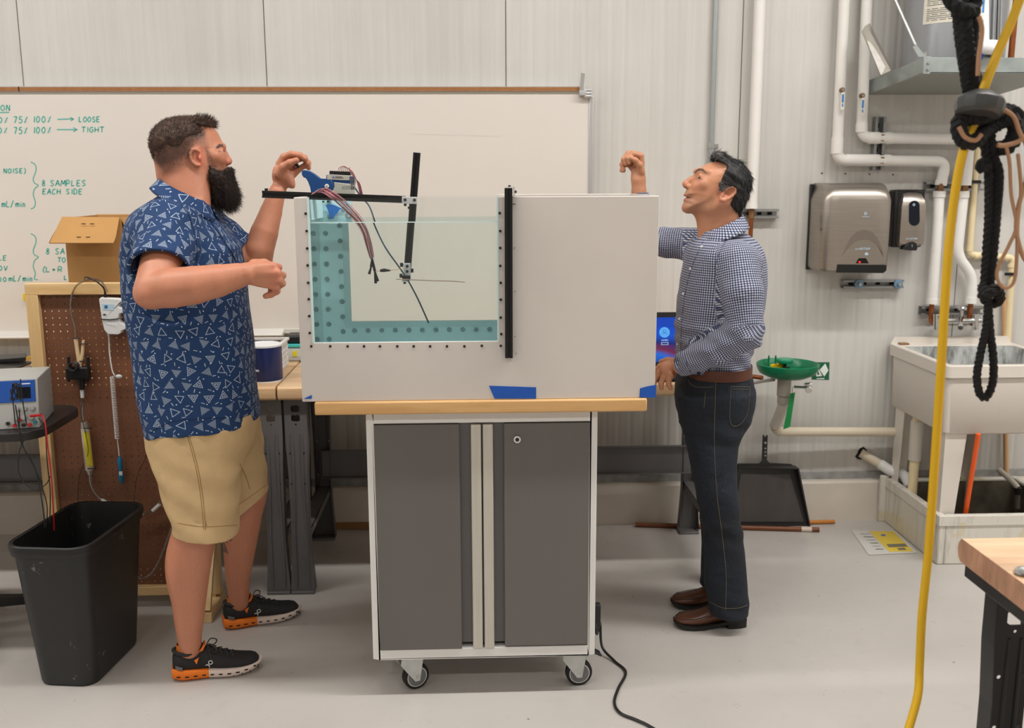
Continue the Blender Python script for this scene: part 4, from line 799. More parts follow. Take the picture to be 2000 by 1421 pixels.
MB().bx(P(799, 398, YH).x, P(802, 398, YH).x, YH-0.012, YH+0.01, P(800, 409, YH).z, P(800, 396, YH).z).build('angle_bracket', plate_m, h2)
h3, d, u, v = extrusion(P(993, 367, TF-0.0125), P(994, 698, TF-0.0125), 0.0225, (0, 1, 0), 'slotted_bar', 'upright black slotted bar fixed to the tank front')
a = P(995, 365.5, TF-0.012); MB().box(a+Vector((0.002, 0.004, 0)), (0.026, 0.03, 0.003)).build('top_bracket', plate_m, h3); MB().box(a+Vector((0.0135, 0.006, -0.012)), (0.003, 0.026, 0.026)).build('top_bracket', plate_m, h3)
MB().cyl(a+Vector((0, 0, 0.001)), a+Vector((0, 0, 0.006)), 0.004, n=10).build('screw', bolt_m, h3); MB().cyl(a+Vector((0.015, 0.006, -0.013)), a+Vector((0.021, 0.006, -0.013)), 0.004, n=10).build('screw', bolt_m, h3)
MB().bar(P(1000, 398, TF-0.002), P(1007, 398.5, TF-0.002), 0.002, 0.002).build('pin', bolt_m, h3)
for px, py in ((1005, 484), (1006, 569), (1006, 657), (1008, 690)): MB().cyl(P(px, py, TF), P(px, py, TF-0.001), 0.0014, n=8).build('screw_hole', bolt_m, tk)
# blue printed lever clamp
lev_m = mat('lever_blue', (18, 70, 128), 0.4, var=0.05, vscale=20); YL = 3.20
lv = thing('lever_clamp', 'blue hooked lever clamp with white bolt on the tank rim', 'clamp', P(620, 375, YL))
ol = [(590.5, 333), (597, 332), (606, 334), (616, 340), (627, 348.5), (640, 349), (648, 351), (652, 357), (653, 364), (650, 371), (644, 376), (636, 378), (609, 377.5), (607, 366), (603, 355), (598.5, 347.5), (594.5, 346.5), (592.5, 344), (590.5, 340)]
MB().plate([XZ(a, b_, YL) for a, b_ in ol], [], front_at(0, YL, 0), 0.028).build('lever', lev_m, lv, bevel=0.002)
pc = P(638.5, 363.5, YL-0.014); MB().cyl(pc, pc+Vector((0, -0.005, 0)), 0.0068, n=18).build('bolt', mat('bolt_white', (226, 222, 216), 0.4), lv, bevel=0.001); MB().cyl(pc+Vector((0, -0.005, 0)), pc+Vector((0, -0.0062, 0)), 0.003, n=6).build('hex_socket', mat('socket_tan', (176, 150, 120), 0.4), lv)
MB().box(P(628, 384, YL), (0.055, 0.03, 0.012)).build('foot', lev_m, lv)
# data acquisition module
dq = thing('data_module', 'blue and silver data module with wired black terminals above the tank', 'instrument', P(664, 376, YL+0.02))
Yd = YL-0.012
def ppl(pts, y, th_, nm, m, par, bev=0.0): return MB().plate([XZ(a, b_, y) for a, b_ in pts], [], front_at(0, y+th_/2, 0), th_).build(nm, m, par, bevel=bev)
ppl([(637, 341), (692, 344.5), (692, 358), (684, 359), (652, 355.5), (637, 354)], Yd, 0.045, 'case', mat('daq_blue', (22, 74, 136), 0.4), dq, 0.0015)
fc = ppl([(638.5, 341.5), (683, 344), (682.5, 352), (639, 350)], Yd-0.002, 0.004, 'label_plate', mat('daq_silver', (196, 190, 178), 0.4, metal=0.3), dq)
ppl([(648, 343.2), (650.5, 345.2), (653.5, 343.4), (652, 346), (654, 348.6), (650.5, 347), (648, 348.5), (650, 346)], Yd-0.0026, 0.001, 'logo_mark', mat('logo_blue', (24, 90, 180), 0.4), fc)
for k, (x0_, x1_, yy) in enumerate(((654.5, 668, 345), (654.5, 671, 347.2))): ppl([(x0_, yy-0.6), (x1_, yy-0.5), (x1_, yy+0.5), (x0_, yy+0.4)], Yd-0.0026, 0.001, 'logo_text', mat('text_dark', (60, 62, 64), 0.5), fc)
for k in range(4): ppl([(643.5+k*10.4, 333.2+k*.5), (653+k*10.4, 333.6+k*.5), (653+k*10.4, 340.8+k*.6), (643+k*10.4, 340.3+k*.6)], Yd+0.004, 0.03, 'terminal_block', black_plastic, dq, 0.001)
for k in range(9): ppl([(684.5+(k % 3)*3.2, 346+(k//3)*8.3), (686.2+(k % 3)*3.2, 346.2+(k//3)*8.3), (686.2+(k % 3)*3.2, 353.8+(k//3)*8.3), (684.5+(k % 3)*3.2, 353.6+(k//3)*8.3)], Yd-0.003, 0.02, 'fin', mat('fin_grey', (136, 138, 140), 0.4, metal=0.5), dq)
ppl([(652, 357), (684, 361), (690, 366), (690, 381), (650, 379)], Yd+0.012, 0.05, 'clear_mount', glassy('clear_mount', (226, 232, 230), 0.12, 0.2), dq)
for k in range(6): ppl([(668+k*2.8, 363), (669.2+k*2.8, 363), (669.2+k*2.8, 370), (668+k*2.8, 370)], Yd+0.010, 0.004, 'mount_slot', mat('slot_pale', (176, 182, 180), 0.5), dq)
# wires
pink = mat('wire_pink', (196, 120, 128), 0.5); wred = mat('wire_dark_red', (120, 44, 54), 0.5); wgrey = mat('wire_grey', (120, 112, 112), 0.5)
wi = thing('sensor_wires', 'bundle of pink, red and grey sensor wires drooping into the water', 'wires', P(690, 420, 3.02))
random.seed(3)
main = [(612, 377), (622, 372), (634, 372), (648, 380), (664, 392), (680, 408), (697, 426), (712, 448), (722, 478), (728, 503)]
for k in range(8):
    off = (k-3.5)*0.0021; pts = []
    for i, (a, b_) in enumerate(main):
        sp = 0.8+0.5*math.sin(PI*i/(len(main)-1)); y_ = (3.09 if i < 3 else 3.03)+random.uniform(-.004, .004)
        pts.append(P(a, b_, y_)+Vector((off*sp+random.uniform(-.0012, .0012), 0, off*sp*0.6+random.uniform(-.0012, .0012))))
    MB().tube(smooth_path(pts, 5), 0.0013, 5).build('wire', (pink, wred, wgrey, pink)[k % 4], wi)
for (a, b_), (c_, d__) in (((728, 503), (726, 520)), ((728, 503), (733, 528)), ((726, 520), (722, 534)), ((733, 528), (735, 552)), ((733, 528), (739, 548))):
    MB().tube([P(a, b_, 3.03), P(c_, d__, 3.03)], [0.0025, 0.0045], 8).build('wire_boot', black_plastic, wi)
for k in range(7):
    pts = [P(660+k*3.5, 333+0.4*k, Yd+0.01), P(665+k*3, 326-2*math.sin(k), Yd+0.0), P(684, 331+0.6*k, Yd-0.004), P(692, 341+k, Yd-0.006), P(698+k*0.8, 358, Yd-0.004), P(703+k*0.9, 380, Yd+0.0), P(705+k, 392, Yd+0.02)]
    MB().tube(smooth_path(pts, 5), 0.0009, 5).build('thin_wire', (pink, wgrey, wred)[k % 3], wi)
MB().tube(smooth_path([P(735, 528, 3.06), P(748, 527, 3.06), P(765, 526, 3.07), P(790, 522, 3.09)], 5), 0.0009, 5).build('thin_wire', mat('wire_orange', (206, 150, 110), 0.5), wi)
MB().tube([P(744, 527, 3.06), P(752, 526, 3.06), P(764, 526.5, 3.065)], [0.004, 0.0055, 0.002], 8).build('connector', black_plastic, wi)
# rods and sensor head
rd = thing('whisker_sensor', 'clamped sensor head with thin crossing rods under the water', 'sensor', P(796, 540, 3.1))
rodm = mat('rod_slate', (40, 62, 78), 0.4)
MB().tube(smooth_path([P(693, 366, 3.22), P(706, 385, 3.2), P(722, 404, 3.17), P(735, 440, 3.14), P(755, 482, 3.11), P(783, 522, 3.1), P(798, 545, 3.09), P(818, 583, 3.08), P(838, 628, 3.08)], 6), 0.0024, 8).build('long_rod', rodm, rd)
MB().tube(smooth_path([P(775, 543, 3.08), P(800, 544, 3.08), P(850, 546, 3.08), P(885, 547, 3.08), P(908, 549, 3.08)], 4), 0.0016, 6).build('side_rod', mat('rod_copper', (168, 140, 128), 0.4), rd)
MB().box(P(796.5, 527, YH-0.018), (0.0225, 0.004, 0.048)).build('head_plate', plate_m, rd, bevel=0.001)
for py in (518, 528): MB().cyl(P(796.5, py, YH-0.02), P(796.5, py, YH-0.025), 0.0045, n=12).build('screw', bolt_m, rd)
MB().box(P(795, 539, YH-0.02), (0.024, 0.022, 0.012)).build('jaw', bolt_m, rd, bevel=0.002); MB().box(P(794, 546, YH-0.02), (0.024, 0.014, 0.004)).build('jaw_plate', plate_m, rd); MB().box(P(792, 550, YH-0.02), (0.008, 0.008, 0.006)).build('screw', bolt_m, rd)
for px, py in ((786, 515), (806, 526), (785, 536)): MB().box(P(px, py, YH-0.01), (0.009, 0.01, 0.012)).build('screw', bolt_m, rd)
# tape inside the rim and small bits on the rear frame
YT = TB-th-0.012
o = ppl([(636, 400), (648, 399), (655, 401), (667, 407), (662, 410), (660, 415), (654, 420), (650, 428), (645, 424), (641, 412)], YT, 0.0015, 'tape_scrap', mat('tape_bright', (40, 116, 200), 0.5), None); tag(o, 'crumpled scrap of blue tape inside the tank above the water', 'tape', 'blue tape on the tank')
for px in (631, 641): MB().box(P(px, 393.5, YT-0.004), (0.008, 0.006, 0.006)).build('rear_clip', bolt_m, tk)
for px, py in ((681, 421),): MB().lathe([(0.004, 0), (0.012, 0), (0.012, 0.002), (0.004, 0.002)], Matrix.Translation(P(px, py, YT)) @ Matrix.Rotation(PI/2, 4, 'X'), 20, True).build('rear_washer', mat('washer_grey', (140, 156, 158), 0.4), tk)
# ================================================================ pipes on the wall
pvc_w = mat('insulated_white', (228, 225, 220), 0.45, var=0.02, vscale=8); copper = mat('copper_pipe', (150, 88, 50), 0.35, metal=0.7, var=0.2, vscale=20); brass = mat('brass_old', (140, 100, 66), 0.4, metal=0.6, var=0.25, vscale=40)
pvc_b = mat('pvc_beige', (226, 208, 168), 0.45, var=0.03); strut_m = mat('strut_zinc', (150, 152, 152), 0.38, metal=0.75, var=0.15, vscale=15); emt = mat('conduit_zinc', (170, 176, 178), 0.35, metal=0.6)
def bend(pts, r, k=6):         # polyline with rounded corners
    p = [Vector(q) for q in pts]; out = [p[0]]
    for i in range(1, len(p)-1):
        a, b_ = (p[i-1]-p[i]), (p[i+1]-p[i]); rr = min(r, a.length*0.45, b_.length*0.45); q0, q1 = p[i]+a.normalized()*rr, p[i]+b_.normalized()*rr
        for j in range(k+1): t = j/k; out.append(q0.lerp(p[i], t).lerp(p[i].lerp(q1, t), t))
    return out+[p[-1]]
YQ = WALL_Y-0.055
def strut(px0, py0, px1, py1, label, y=WALL_Y-0.021, w=0.041, nslots=4, vertical=False):
    a, b_ = P(px0, py0, y), P(px1, py1, y); t = thing('strut_channel', label, 'strut', (a+b_)/2, 'zinc strut channels')
    if vertical: a.x = b_.x = (a.x+b_.x)/2; ax = Vector((0, 0, 1)); pu = Vector((1, 0, 0)); a, b_ = b_, a
    else: a.z = b_.z = (a.z+b_.z)/2; ax = Vector((1, 0, 0)); pu = Vector((0, 0, 1))
    h = w/2; f = WALL_Y-y-0.003; q = [(-h, f), (-h, -f), (-h*0.5, -f), (-h*0.5, -f+0.006), (-h*0.56, -f+0.006), (-h*0.56, -f+0.0025), (-h+0.0025, -f+0.0025), (-h+0.0025, f-0.0025), (h-0.0025, f-0.0025), (h-0.0025, -f+0.0025), (h*0.56, -f+0.0025), (h*0.56, -f+0.006), (h*0.5, -f+0.006), (h*0.5, -f), (h, -f), (h, f)]
    MB().loft([[p+pu*u_+Vector((0, v_, 0)) for u_, v_ in q] for p in (a, b_)], True, True).build('channel', strut_m, t, smooth=20)
    for k in range(nslots):
        p = a.lerp(b_, (k+.7)/(nslots+.4)); p.y = y+f-0.0032; MB().box(p, (0.022, 0.001, 0.012) if not vertical else (0.012, 0.001, 0.022)).build('slot', dark_gap, t)
    return t
cd = thing('steel_conduit', 'thin grey steel conduit running down the wall above the dark-haired man', 'conduit', P(1392, 290, WALL_Y))
cx_ = P(1394, 150, WALL_Y-0.02).x; MB().cyl((cx_, WALL_Y-0.018, 1.2), (cx_, WALL_Y-0.018, RZ1), 0.0115, n=16).build('tube', emt, cd)
cz_ = P(1392, 284, WALL_Y-0.03).z; MB().cyl((cx_, WALL_Y-0.018, cz_-0.012), (cx_, WALL_Y-0.018, cz_+0.012), 0.0145, n=16).build('clamp', zinc, cd); MB().bx(cx_, cx_+0.036, WALL_Y-0.006, WALL_Y, cz_-0.012, cz_+0.012).build('clamp_ear', zinc, cd, bevel=0.002)
MB().cyl((cx_+0.026, WALL_Y-0.006, cz_), (cx_+0.026, WALL_Y-0.009, cz_), 0.005, n=8).build('screw', zinc, cd)
# supply pipe behind the man
ip = thing('insulated_riser', 'fat white insulated pipe ending in copper beside the man head', 'pipe', P(1468, 420, YQ))
rx_ = P(1476, 205, YQ).x; zb_ = P(1466, 407, YQ).z
MB().cyl((rx_, YQ, zb_), (rx_, YQ, RZ1), 0.0255, n=24).build('insulation', pvc_w, ip); MB().cyl((rx_, YQ, zb_), (rx_, YQ, zb_+0.02), 0.0275, n=24).build('end_collar', pvc_w, ip)
ew_z = P(1455, 733, YQ).z
MB().tube(bend([(rx_, YQ, zb_), (rx_, YQ, ew_z), (P(1474, 733, YQ).x+0.02, YQ-0.06, ew_z)], 0.02), 0.0105, 12).build('copper_run', copper, ip); MB().cyl((rx_, YQ, zb_-0.045), (rx_, YQ, zb_-0.005), 0.0135, n=14).build('copper_coupling', brass, ip)
strut(1430, 417, 1519, 417, 'zinc strut channel behind the dark-haired man collar')
# two insulated lines to the sink
def pipe_line(name, label, pts, r, collars, m=pvc_w, y=YQ, rb=0.05):
    t = thing(name, label, 'pipe', P(*pts[-1], y)); q = [P(a, b_, y) for a, b_ in pts]
    MB().tube(bend(q, rb, 7), r, 18).build('pipe_run', m, t)
    for (a, b_), (c_, d__) in collars: MB().cyl(P(a, b_, y), P(c_, d__, y), r*1.1, n=20).build('sleeve', m, t)
    return t
pA = pipe_line('insulated_pipe', 'white insulated pipe nearest the towel dispenser with two elbows', [(1652, -60), (1634, 313), (1848, 315), (1837, 362)], 0.0245, [((1636, 268), (1634.5, 300)), ((1650, 312.5), (1716, 313)), ((1727, 313), (1738, 313.3)), ((1839, 352), (1837, 362))])
MB().tube(bend([P(1834.5, 376, YQ), P(1820, 592, YQ)], 0.02), 0.0245, 18).build('pipe_run', pvc_w, pA); MB().cyl(P(1835, 373, YQ), P(1834, 385, YQ), 0.028, n=20).build('sleeve', pvc_w, pA); MB().cyl(P(1821, 583, YQ), P(1820, 593, YQ), 0.027, n=20).build('sleeve', pvc_w, pA)
MB().cyl(P(1838, 360, YQ), P(1836.5, 377, YQ), 0.0135, n=14).build('copper_stub', brass, pA)
MB().cyl(P(1838, 362, YQ), P(1838, 362, YQ-0.03), 0.009, n=10).build('pipe_clip', brass, pA)
MB().tube(bend([P(1820, 592, YQ), P(1818, 628, YQ), P(1826, 632, YQ-0.03)], 0.02), 0.0115, 12).build('copper_stub', copper, pA)
pB = pipe_line('insulated_pipe', 'white insulated pipe with valve running behind the black rope', [(1696, -60), (1682, 269), (1893, 272), (1886, 362)], 0.0245, [((1683, 240), (1682.5, 258)), ((1697, 269), (1717, 269.3)), ((1729, 269.5), (1742, 269.7))])
MB().tube(bend([P(1882, 377, YQ), P(1869, 497, YQ), P(1900, 540, YQ), P(1896, 592, YQ)], 0.05, 8), 0.0235, 18).build('pipe_run', pvc_w, pB); MB().cyl(P(1881.5, 373, YQ), P(1881, 386, YQ), 0.027, n=20).build('sleeve', pvc_w, pB); MB().cyl(P(1897, 580, YQ), P(1896, 592, YQ), 0.026, n=20).build('sleeve', pvc_w, pB)
MB().cyl(P(1886, 360, YQ), P(1884, 378, YQ), 0.0135, n=14).build('copper_stub', brass, pB); MB().tube(bend([P(1896, 592, YQ), P(1893, 628, YQ), P(1900, 632, YQ-0.03)], 0.02), 0.0115, 12).build('copper_stub', copper, pB)
for par, px, py in ((pA, 1643, 176), (pB, 1682, 187)):
    a = P(px, py, YQ-0.024); MB().cyl(a, a+Vector((0, -0.02, 0)), 0.0105, n=12).build('valve_stem', brass, par); MB().cyl(a+Vector((0, -0.018, 0)), a+Vector((0, -0.024, 0)), 0.007, n=6).build('valve_nut', zinc, par)
    h = MB().plate(rrect(-0.0085, 0.0085, -0.088, -0.01, 0.007), [], front_at(a.x+0.001, a.y-0.021, a.z), 0.003).build('valve_handle', mat('handle_white', (224, 220, 210), 0.4), par, bevel=0.001); MB().bx(a.x-0.003, a.x+0.0055, a.y-0.0233, a.y-0.0224, a.z-0.055, a.z-0.02).build('blue_print', mat('print_blue', (60, 130, 196), 0.5), h)
    MB().bx(a.x-0.001, a.x+0.004, a.y-0.0233, a.y-0.0224, a.z-0.074, a.z-0.06).build('blue_print', MATS['print_blue'], h)
sv = strut(1719, 228, 1711, 332, 'upright zinc strut channel carrying two white pipes', w=0.05, vertical=True)
for py in (269, 313): MB().cyl(P(1717, py, YQ), P(1727, py, YQ), 0.0135, n=12).build('copper_clip', brass, sv); 
for py in (269, 313): MB().box(P(1722, py, YQ-0.016), (0.02, 0.012, 0.03)).build('clip_bolt', brass, sv)
strut(1806, 364, 1918, 363, 'zinc strut channel right of the small soap dispenser')
strut(1797, 605, 1918, 606, 'zinc strut channel above the utility sink')
# faucet
fc_ = thing('wall_faucet', 'chrome two-valve faucet mounted above the utility sink', 'faucet', P(1870, 640, 4.5)); fy = WALL_Y-0.09
MB().cyl(P(1830, 626, fy), P(1925, 626, fy), 0.0125, n=16).build('bridge', chrome, fc_)
for px in (1829, 1905):
    MB().cyl(P(px, 612, fy), P(px, 643, fy), 0.015, n=16).build('valve_body', chrome, fc_); MB().cyl(P(px, 634, WALL_Y-0.03), P(px, 634, fy), 0.016, n=8).build('union_nut', chrome, fc_)
MB().lathe([(0.014, 0), (0.022, 0.004), (0.024, 0.012), (0.02, 0.018), (0.006, 0.022)], Matrix.Translation(P(1878, 606, fy)), 18).build('cap', chrome, fc_); MB().cyl(P(1877, 626, fy), P(1878, 604, fy), 0.01, n=12).build('cap_stem', chrome, fc_)
MB().tube(smooth_path([P(1878, 620, fy), P(1876, 626, fy-0.08), P(1876, 634, fy-0.17), P(1876, 640, fy-0.2)], 5), 0.011, 12).build('spout', chrome, fc_)
for px in (1915,): MB().bar(P(px, 603, fy), P(px+18, 600, fy-0.03), 0.012, 0.008).build('lever', chrome, fc_)
# beige pvc condensate line
pb2 = pipe_line('pvc_line', 'beige pvc line stepping right behind the black rope', [(1922, 130), (1908, 290), (1893, 497), (1978, 503), (1968, 660), (1962, 800)], 0.0155, [((1894, 480), (1893.5, 490)), ((1902, 499), (1910, 499.5)), ((1962, 502.5), (1970, 503)), ((1976, 515), (1975.5, 522))], pvc_b, WALL_Y-0.03, 0.025)
for px, py in ((1904, 355), (1974, 535)): MB().box(P(px, py, WALL_Y-0.045), (0.056, 0.008, 0.014)).build('black_clip', black_plastic, pb2)
# ================================================================ dispensers
steel_w = bpy.data.materials.new('brushed_steel'); steel_w.use_nodes = True; t_ = NT(steel_w)
t_.bsdf.inputs['Metallic'].default_value = 0.85; t_.bsdf.inputs['Roughness'].default_value = 0.33; n_ = t_.noise(t_.mapping(t_.coord(), scale=(1, 1, 60)), 6, 4)
t_.l.new(t_.ramp(n_, [(0.3, RGB(156, 148, 140)), (0.7, RGB(168, 160, 151))]), t_.bsdf.inputs['Base Color'])
YD = WALL_Y-0.20
td = thing('towel_dispenser', 'large brushed steel paper towel dispenser on the wall', 'dispenser', P(1675, 530, WALL_Y))
def shell(x0, x1, z0, z1, yw, yf, r, m, nm, par, bulge=0.05):   # wall box with rounded plan corners, bulged upper face
    rings = []
    for zz, ins in ((z0, 0.012), (z0+0.01, 0.002), (z0+0.02, 0.0), (z1-0.075, 0.0), (z1-0.05, 0.006), (z1-0.028, 0.02), (z1-0.012, 0.042), (z1-0.003, 0.075), (z1, 0.11)):
        f_ = yf+ins*(0.9 if zz > z0+0.05 else 0.6); e_ = min(ins, 0.014)
        pts = [(x0+e_, yw), (x0+e_, f_+r*1.3), (x0+e_+r*0.3, f_+r*0.4), (x0+e_+r, f_+0.004), (x0+e_+r*2, f_), (x1-e_-r*2, f_), (x1-e_-r, f_+0.004), (x1-e_-r*0.3, f_+r*0.4), (x1-e_, f_+r*1.3), (x1-e_, yw)]
        rings.append([(a, b_, zz) for a, b_ in pts])
    return MB().loft(rings).build(nm, m, par, smooth=50)
dx0, dx1, dz0, dz1 = P(1607, 450, YD).x, P(1744, 450, YD).x, P(1670, 531, YD).z, P(1675, 366, YD+0.1).z+0.02
shell(dx0, dx1, dz0, dz1, WALL_Y-0.012, YD, 0.035, steel_w, 'cover', td); MB().bx(dx0-0.004, dx1+0.004, WALL_Y-0.02, WALL_Y-0.001, dz0-0.004, dz1-0.004).build('back_plate', black_plastic, td, bevel=0.004)
def dpl(pts, nm, m, d=0.0015, t_h=0.002): return MB().plate([XZ(a, b_, YD) for a, b_ in pts], [], front_at(0, YD-d+t_h/2, 0), t_h).build(nm, m, td)
dpl([(1635, 516), (1731, 517), (1731, 528), (1725, 533), (1633, 532)], 'towel_slot', mat('slot_black', (12, 12, 12), 0.5)); dpl([(1677, 504), (1691, 504), (1697, 514), (1671, 514)], 'sensor_window', mat('sensor_dark', (16, 13, 13), 0.2))
p_ = P(1679, 511.5, YD-0.002); MB().cyl(p_, p_+Vector((0, -0.001, 0)), 0.0045, n=12).build('red_light', mat('led_red', (120, 10, 10), 0.3, emit=(255, 30, 30), estr=2.5), td)
arch = [(1644, 500), (1652, 484), (1663, 470), (1675, 460), (1688, 450)]
ao = [(1644, 500), (1650, 486), (1660, 466), (1672, 453), (1688, 448), (1704, 453), (1714, 466), (1722, 484), (1727, 501), (1721, 490), (1711, 476), (1700, 469), (1688, 467), (1676, 469), (1665, 476), (1653, 489)]
dpl(ao, 'arch_relief', mat('arch_steel', (150, 140, 132), 0.3, metal=0.85), 0.001, 0.0014)
mk = mat('mark_pale_blue', (176, 196, 208), 0.4); p_ = P(1690.5, 417, YD-0.001)
MB().lathe([(0.0035, 0), (0.007, 0), (0.007, 0.0008), (0.0035, 0.0008)], Matrix.Translation(p_) @ Matrix.Rotation(PI/2, 4, 'X'), 14, True).build('maker_mark', mk, td)
dpl([(1683, 422.5), (1698, 422.7), (1698, 423.6), (1683, 423.4)], 'maker_name', mk); g = MB(); x_ = 1671
def tiny(text, x, y, h, w, yy, par, m, nm='lettering'):
    g = MB(); write(g, text, x, y, h, w, 0.9, 0.0, yy); o = g.build(nm, m, par, smooth=0, fix=False); o['kind'] = 'stuff'
GL.update({'e': ['.05,.3 .5,.3 .4,.6 .1,.55 .05,.2 .2,0 .5,.08'], 'o': ['.28,.6 .05,.4 .05,.15 .28,0 .5,.2 .5,.4 .28,.6'], 't': ['.2,.9 .2,.05 .4,0', '0,.6 .4,.6']})
tiny('enMOTION', 1671, 487.5, 4.2, 29, YD-0.0012, td, mk); dpl([(1689, 494), (1695, 492.5), (1695.5, 498), (1689, 498)], 'hand_icon', mk)
p_ = P(1612, 448, YD+0.03); MB().lathe([(0.003, 0), (0.006, 0), (0.006, 0.001), (0.003, 0.001)], Matrix.Translation((dx0-0.0002, p_.y, p_.z)) @ Matrix.Rotation(-PI/2, 4, 'Y'), 14, True).build('lock', mat('lock_dark', (90, 70, 60), 0.4), td)
sd = thing('soap_dispenser', 'small steel and black soap dispenser beside the towel dispenser', 'dispenser', P(1783, 488, WALL_Y)); YS = WALL_Y-0.115
sx0, sx1, sz0, sz1 = P(1759, 430, YS).x, P(1810, 430, YS).x, P(1785, 486, YS).z, P(1785, 374, YS+0.05).z+0.01
shell(sx0, sx1, sz0+0.012, sz1, WALL_Y-0.03, YS, 0.014, steel_w, 'cover', sd); MB().bx(sx0-0.018, sx1+0.003, WALL_Y-0.08, WALL_Y-0.001, sz0+0.005, sz1-0.002).build('back_housing', black_plastic, sd, bevel=0.01)
MB().plate([XZ(*p, YS) for p in [(1785.5+10.5*math.cos(a), 402+10.5*math.sin(a) if math.sin(a) < 0 else 430+10.5*math.sin(a)) for a in np.linspace(0, 2*PI, 25)[:-1]]], [], front_at(0, YS-0.0015, 0), 0.003).build('window', mat('window_navy', (14, 20, 34), 0.12), sd, bevel=0.001)
MB().lathe([(0.003, 0), (0.006, 0), (0.006, 0.0008), (0.003, 0.0008)], Matrix.Translation(P(1785, 399.5, YS-0.0035)) @ Matrix.Rotation(PI/2, 4, 'X'), 14, True).build('maker_mark', mk, sd); tiny('enMOTION', 1770, 467, 2.6, 23, YS-0.0012, sd, mk)
MB().plate([XZ(*p, YS-0.004) for p in ((1762, 487), (1768, 480), (1775, 473), (1783, 471.5), (1790, 475), (1792, 484), (1790, 489), (1776, 489))], [], front_at(0, YS+0.012, 0), 0.036).build('nozzle', black_plastic, sd, bevel=0.003)
tiny('I', 1780, 482, 5, 4, YS-0.0075, sd, mk)
sb = strut(1645, 553.5, 1762, 554.5, 'zinc strut channel with two blue washers below the towel dispenser', w=0.038)
for px in (1677.5, 1754.5):
    a = P(px, 554.5, WALL_Y-0.042); MB().cyl(a, a+Vector((0, -0.004, 0)), 0.0215, n=24).build('washer', mat('washer_blue', (118, 148, 174), 0.4, metal=0.3), sb, bevel=0.001); MB().cyl(a+Vector((0, -0.004, 0)), a+Vector((0, -0.02, 0)), 0.008, n=6).build('nut', zinc, sb)
for px, py in ((1605, 338), (1651, 339), (1698, 340), (1744, 341)): 
    a = P(px, py, WALL_Y); MB().cyl(a+Vector((0, 0.003, 0)), a+Vector((0, -0.003, 0)), 0.0035, n=8).build('screw', bolt_m, wb)
# ================================================================ water heater on its shelf
galv = mat('galvanised', (158, 166, 164), 0.42, metal=0.45, var=0.14, vscale=14); YF = 4.13
sh = thing('heater_shelf', 'galvanised steel shelf hung high on the wall', 'shelf', P(1820, 185, WALL_Y))
a0, a1 = P(1694, 184, WALL_Y-0.004), P(1950, 186, WALL_Y-0.004); f0 = P(1803, 143, YF); f1 = f0+Vector((a1.x-a0.x, 0, 0)); a0.z = a1.z = (a0.z+a1.z)/2
def slab(q, h, nm, m, th2=0.003): return MB().loft([[Vector(p) for p in q], [Vector(p)+Vector((0, 0, h)) for p in q]]).build(nm, m, sh)
slab([a0, a1, f1, f0], 0.004, 'shelf_pan', mat('pan_under', (150, 152, 146), 0.5, metal=0.2))
hh_ = P(1803, 112, YF).z-f0.z
def vert(p, q, th2, h, nm, m=galv):
    n = (Vector(q)-Vector(p)).cross(Vector((0, 0, 1))).normalized()*th2; MB().loft([[Vector(p), Vector(q), Vector(q)+n, Vector(p)+n], [v_+Vector((0, 0, h)) for v_ in (Vector(p), Vector(q), Vector(q)+n, Vector(p)+n)]]).build(nm, m, sh, bevel=0.001)
vert(f0, f1, -0.004, hh_, 'front_rail'); vert(a0, f0, -0.004, hh_, 'side_rail'); vert(f1, a1, -0.004, hh_, 'side_rail')
MB().box(f0+Vector((0.012, -0.002, hh_/2)), (0.03, 0.006, hh_*1.1)).build('corner_bracket', galv, sh, bevel=0.001)
for dz in (0.25, 0.65): a = f0+Vector((0.016, -0.005, hh_*dz)); MB().cyl(a, a+Vector((0, -0.006, 0)), 0.006, n=6).build('bolt', zinc, sh)
rt = f0+Vector((-0.01, 0.005, hh_+0.03)); MB().cyl(P(1740, -20, YF+0.1), P(1788, 88, YF), 0.0055, n=8).build('tension_rod', zinc, sh); MB().plate([XZ(*p, YF) for p in ((1782, 92), (1789, 87), (1797, 98), (1806, 108), (1806, 111), (1793, 111))], [], front_at(0, YF-0.002, 0), 0.005).build('rod_bracket', galv, sh)
MB().cyl(f0+Vector((0.004, 0, hh_)), f0+Vector((0.004, 0, hh_+0.02)), 0.006, n=6).build('bolt', zinc, sh)
wh = thing('water_heater', 'grey cylindrical water heater standing on the wall shelf', 'water heater', (0, 0, 0)); 
hc = P(1858, 150, 4.385); hc.z = a0.z+0.045; hr_ = 0.205; WL[wh.name] = Vector((0, 0, 0))
MB().lathe([(hr_-0.01, 0), (hr_, 0.01), (hr_, 1.1), (hr_-0.02, 1.13), (0.02, 1.16)], Matrix.Translation((hc.x, hc.y, hc.z+0.015)), 56).build('tank_shell', mat('heater_grey', (150, 152, 156), 0.28, metal=0.25), wh)
MB().cyl((hc.x, hc.y, a0.z+0.046), (hc.x, hc.y, hc.z+0.02), hr_-0.03, n=40).build('base_ring', galv, wh)
lb = MB(); LZ0, LZ1 = P(1790, 42, 4.2).z, P(1790, -40, 4.2).z
def oncyl(a, z, e_=0.0008): return (hc.x+math.sin(a)*(hr_+e_), hc.y-math.cos(a)*(hr_+e_), z)
for k in range(13): a = -1.1+1.0*k/12; lb.v += [oncyl(a, LZ0-0.02*(k/12.0)*0), oncyl(a, LZ1)]
lb.f = [(2*k, 2*k+2, 2*k+3, 2*k+1) for k in range(12)]; lo_ = lb.build('warning_label', mat('label_paper', (216, 212, 198), 0.5), wh)
tx = MB()
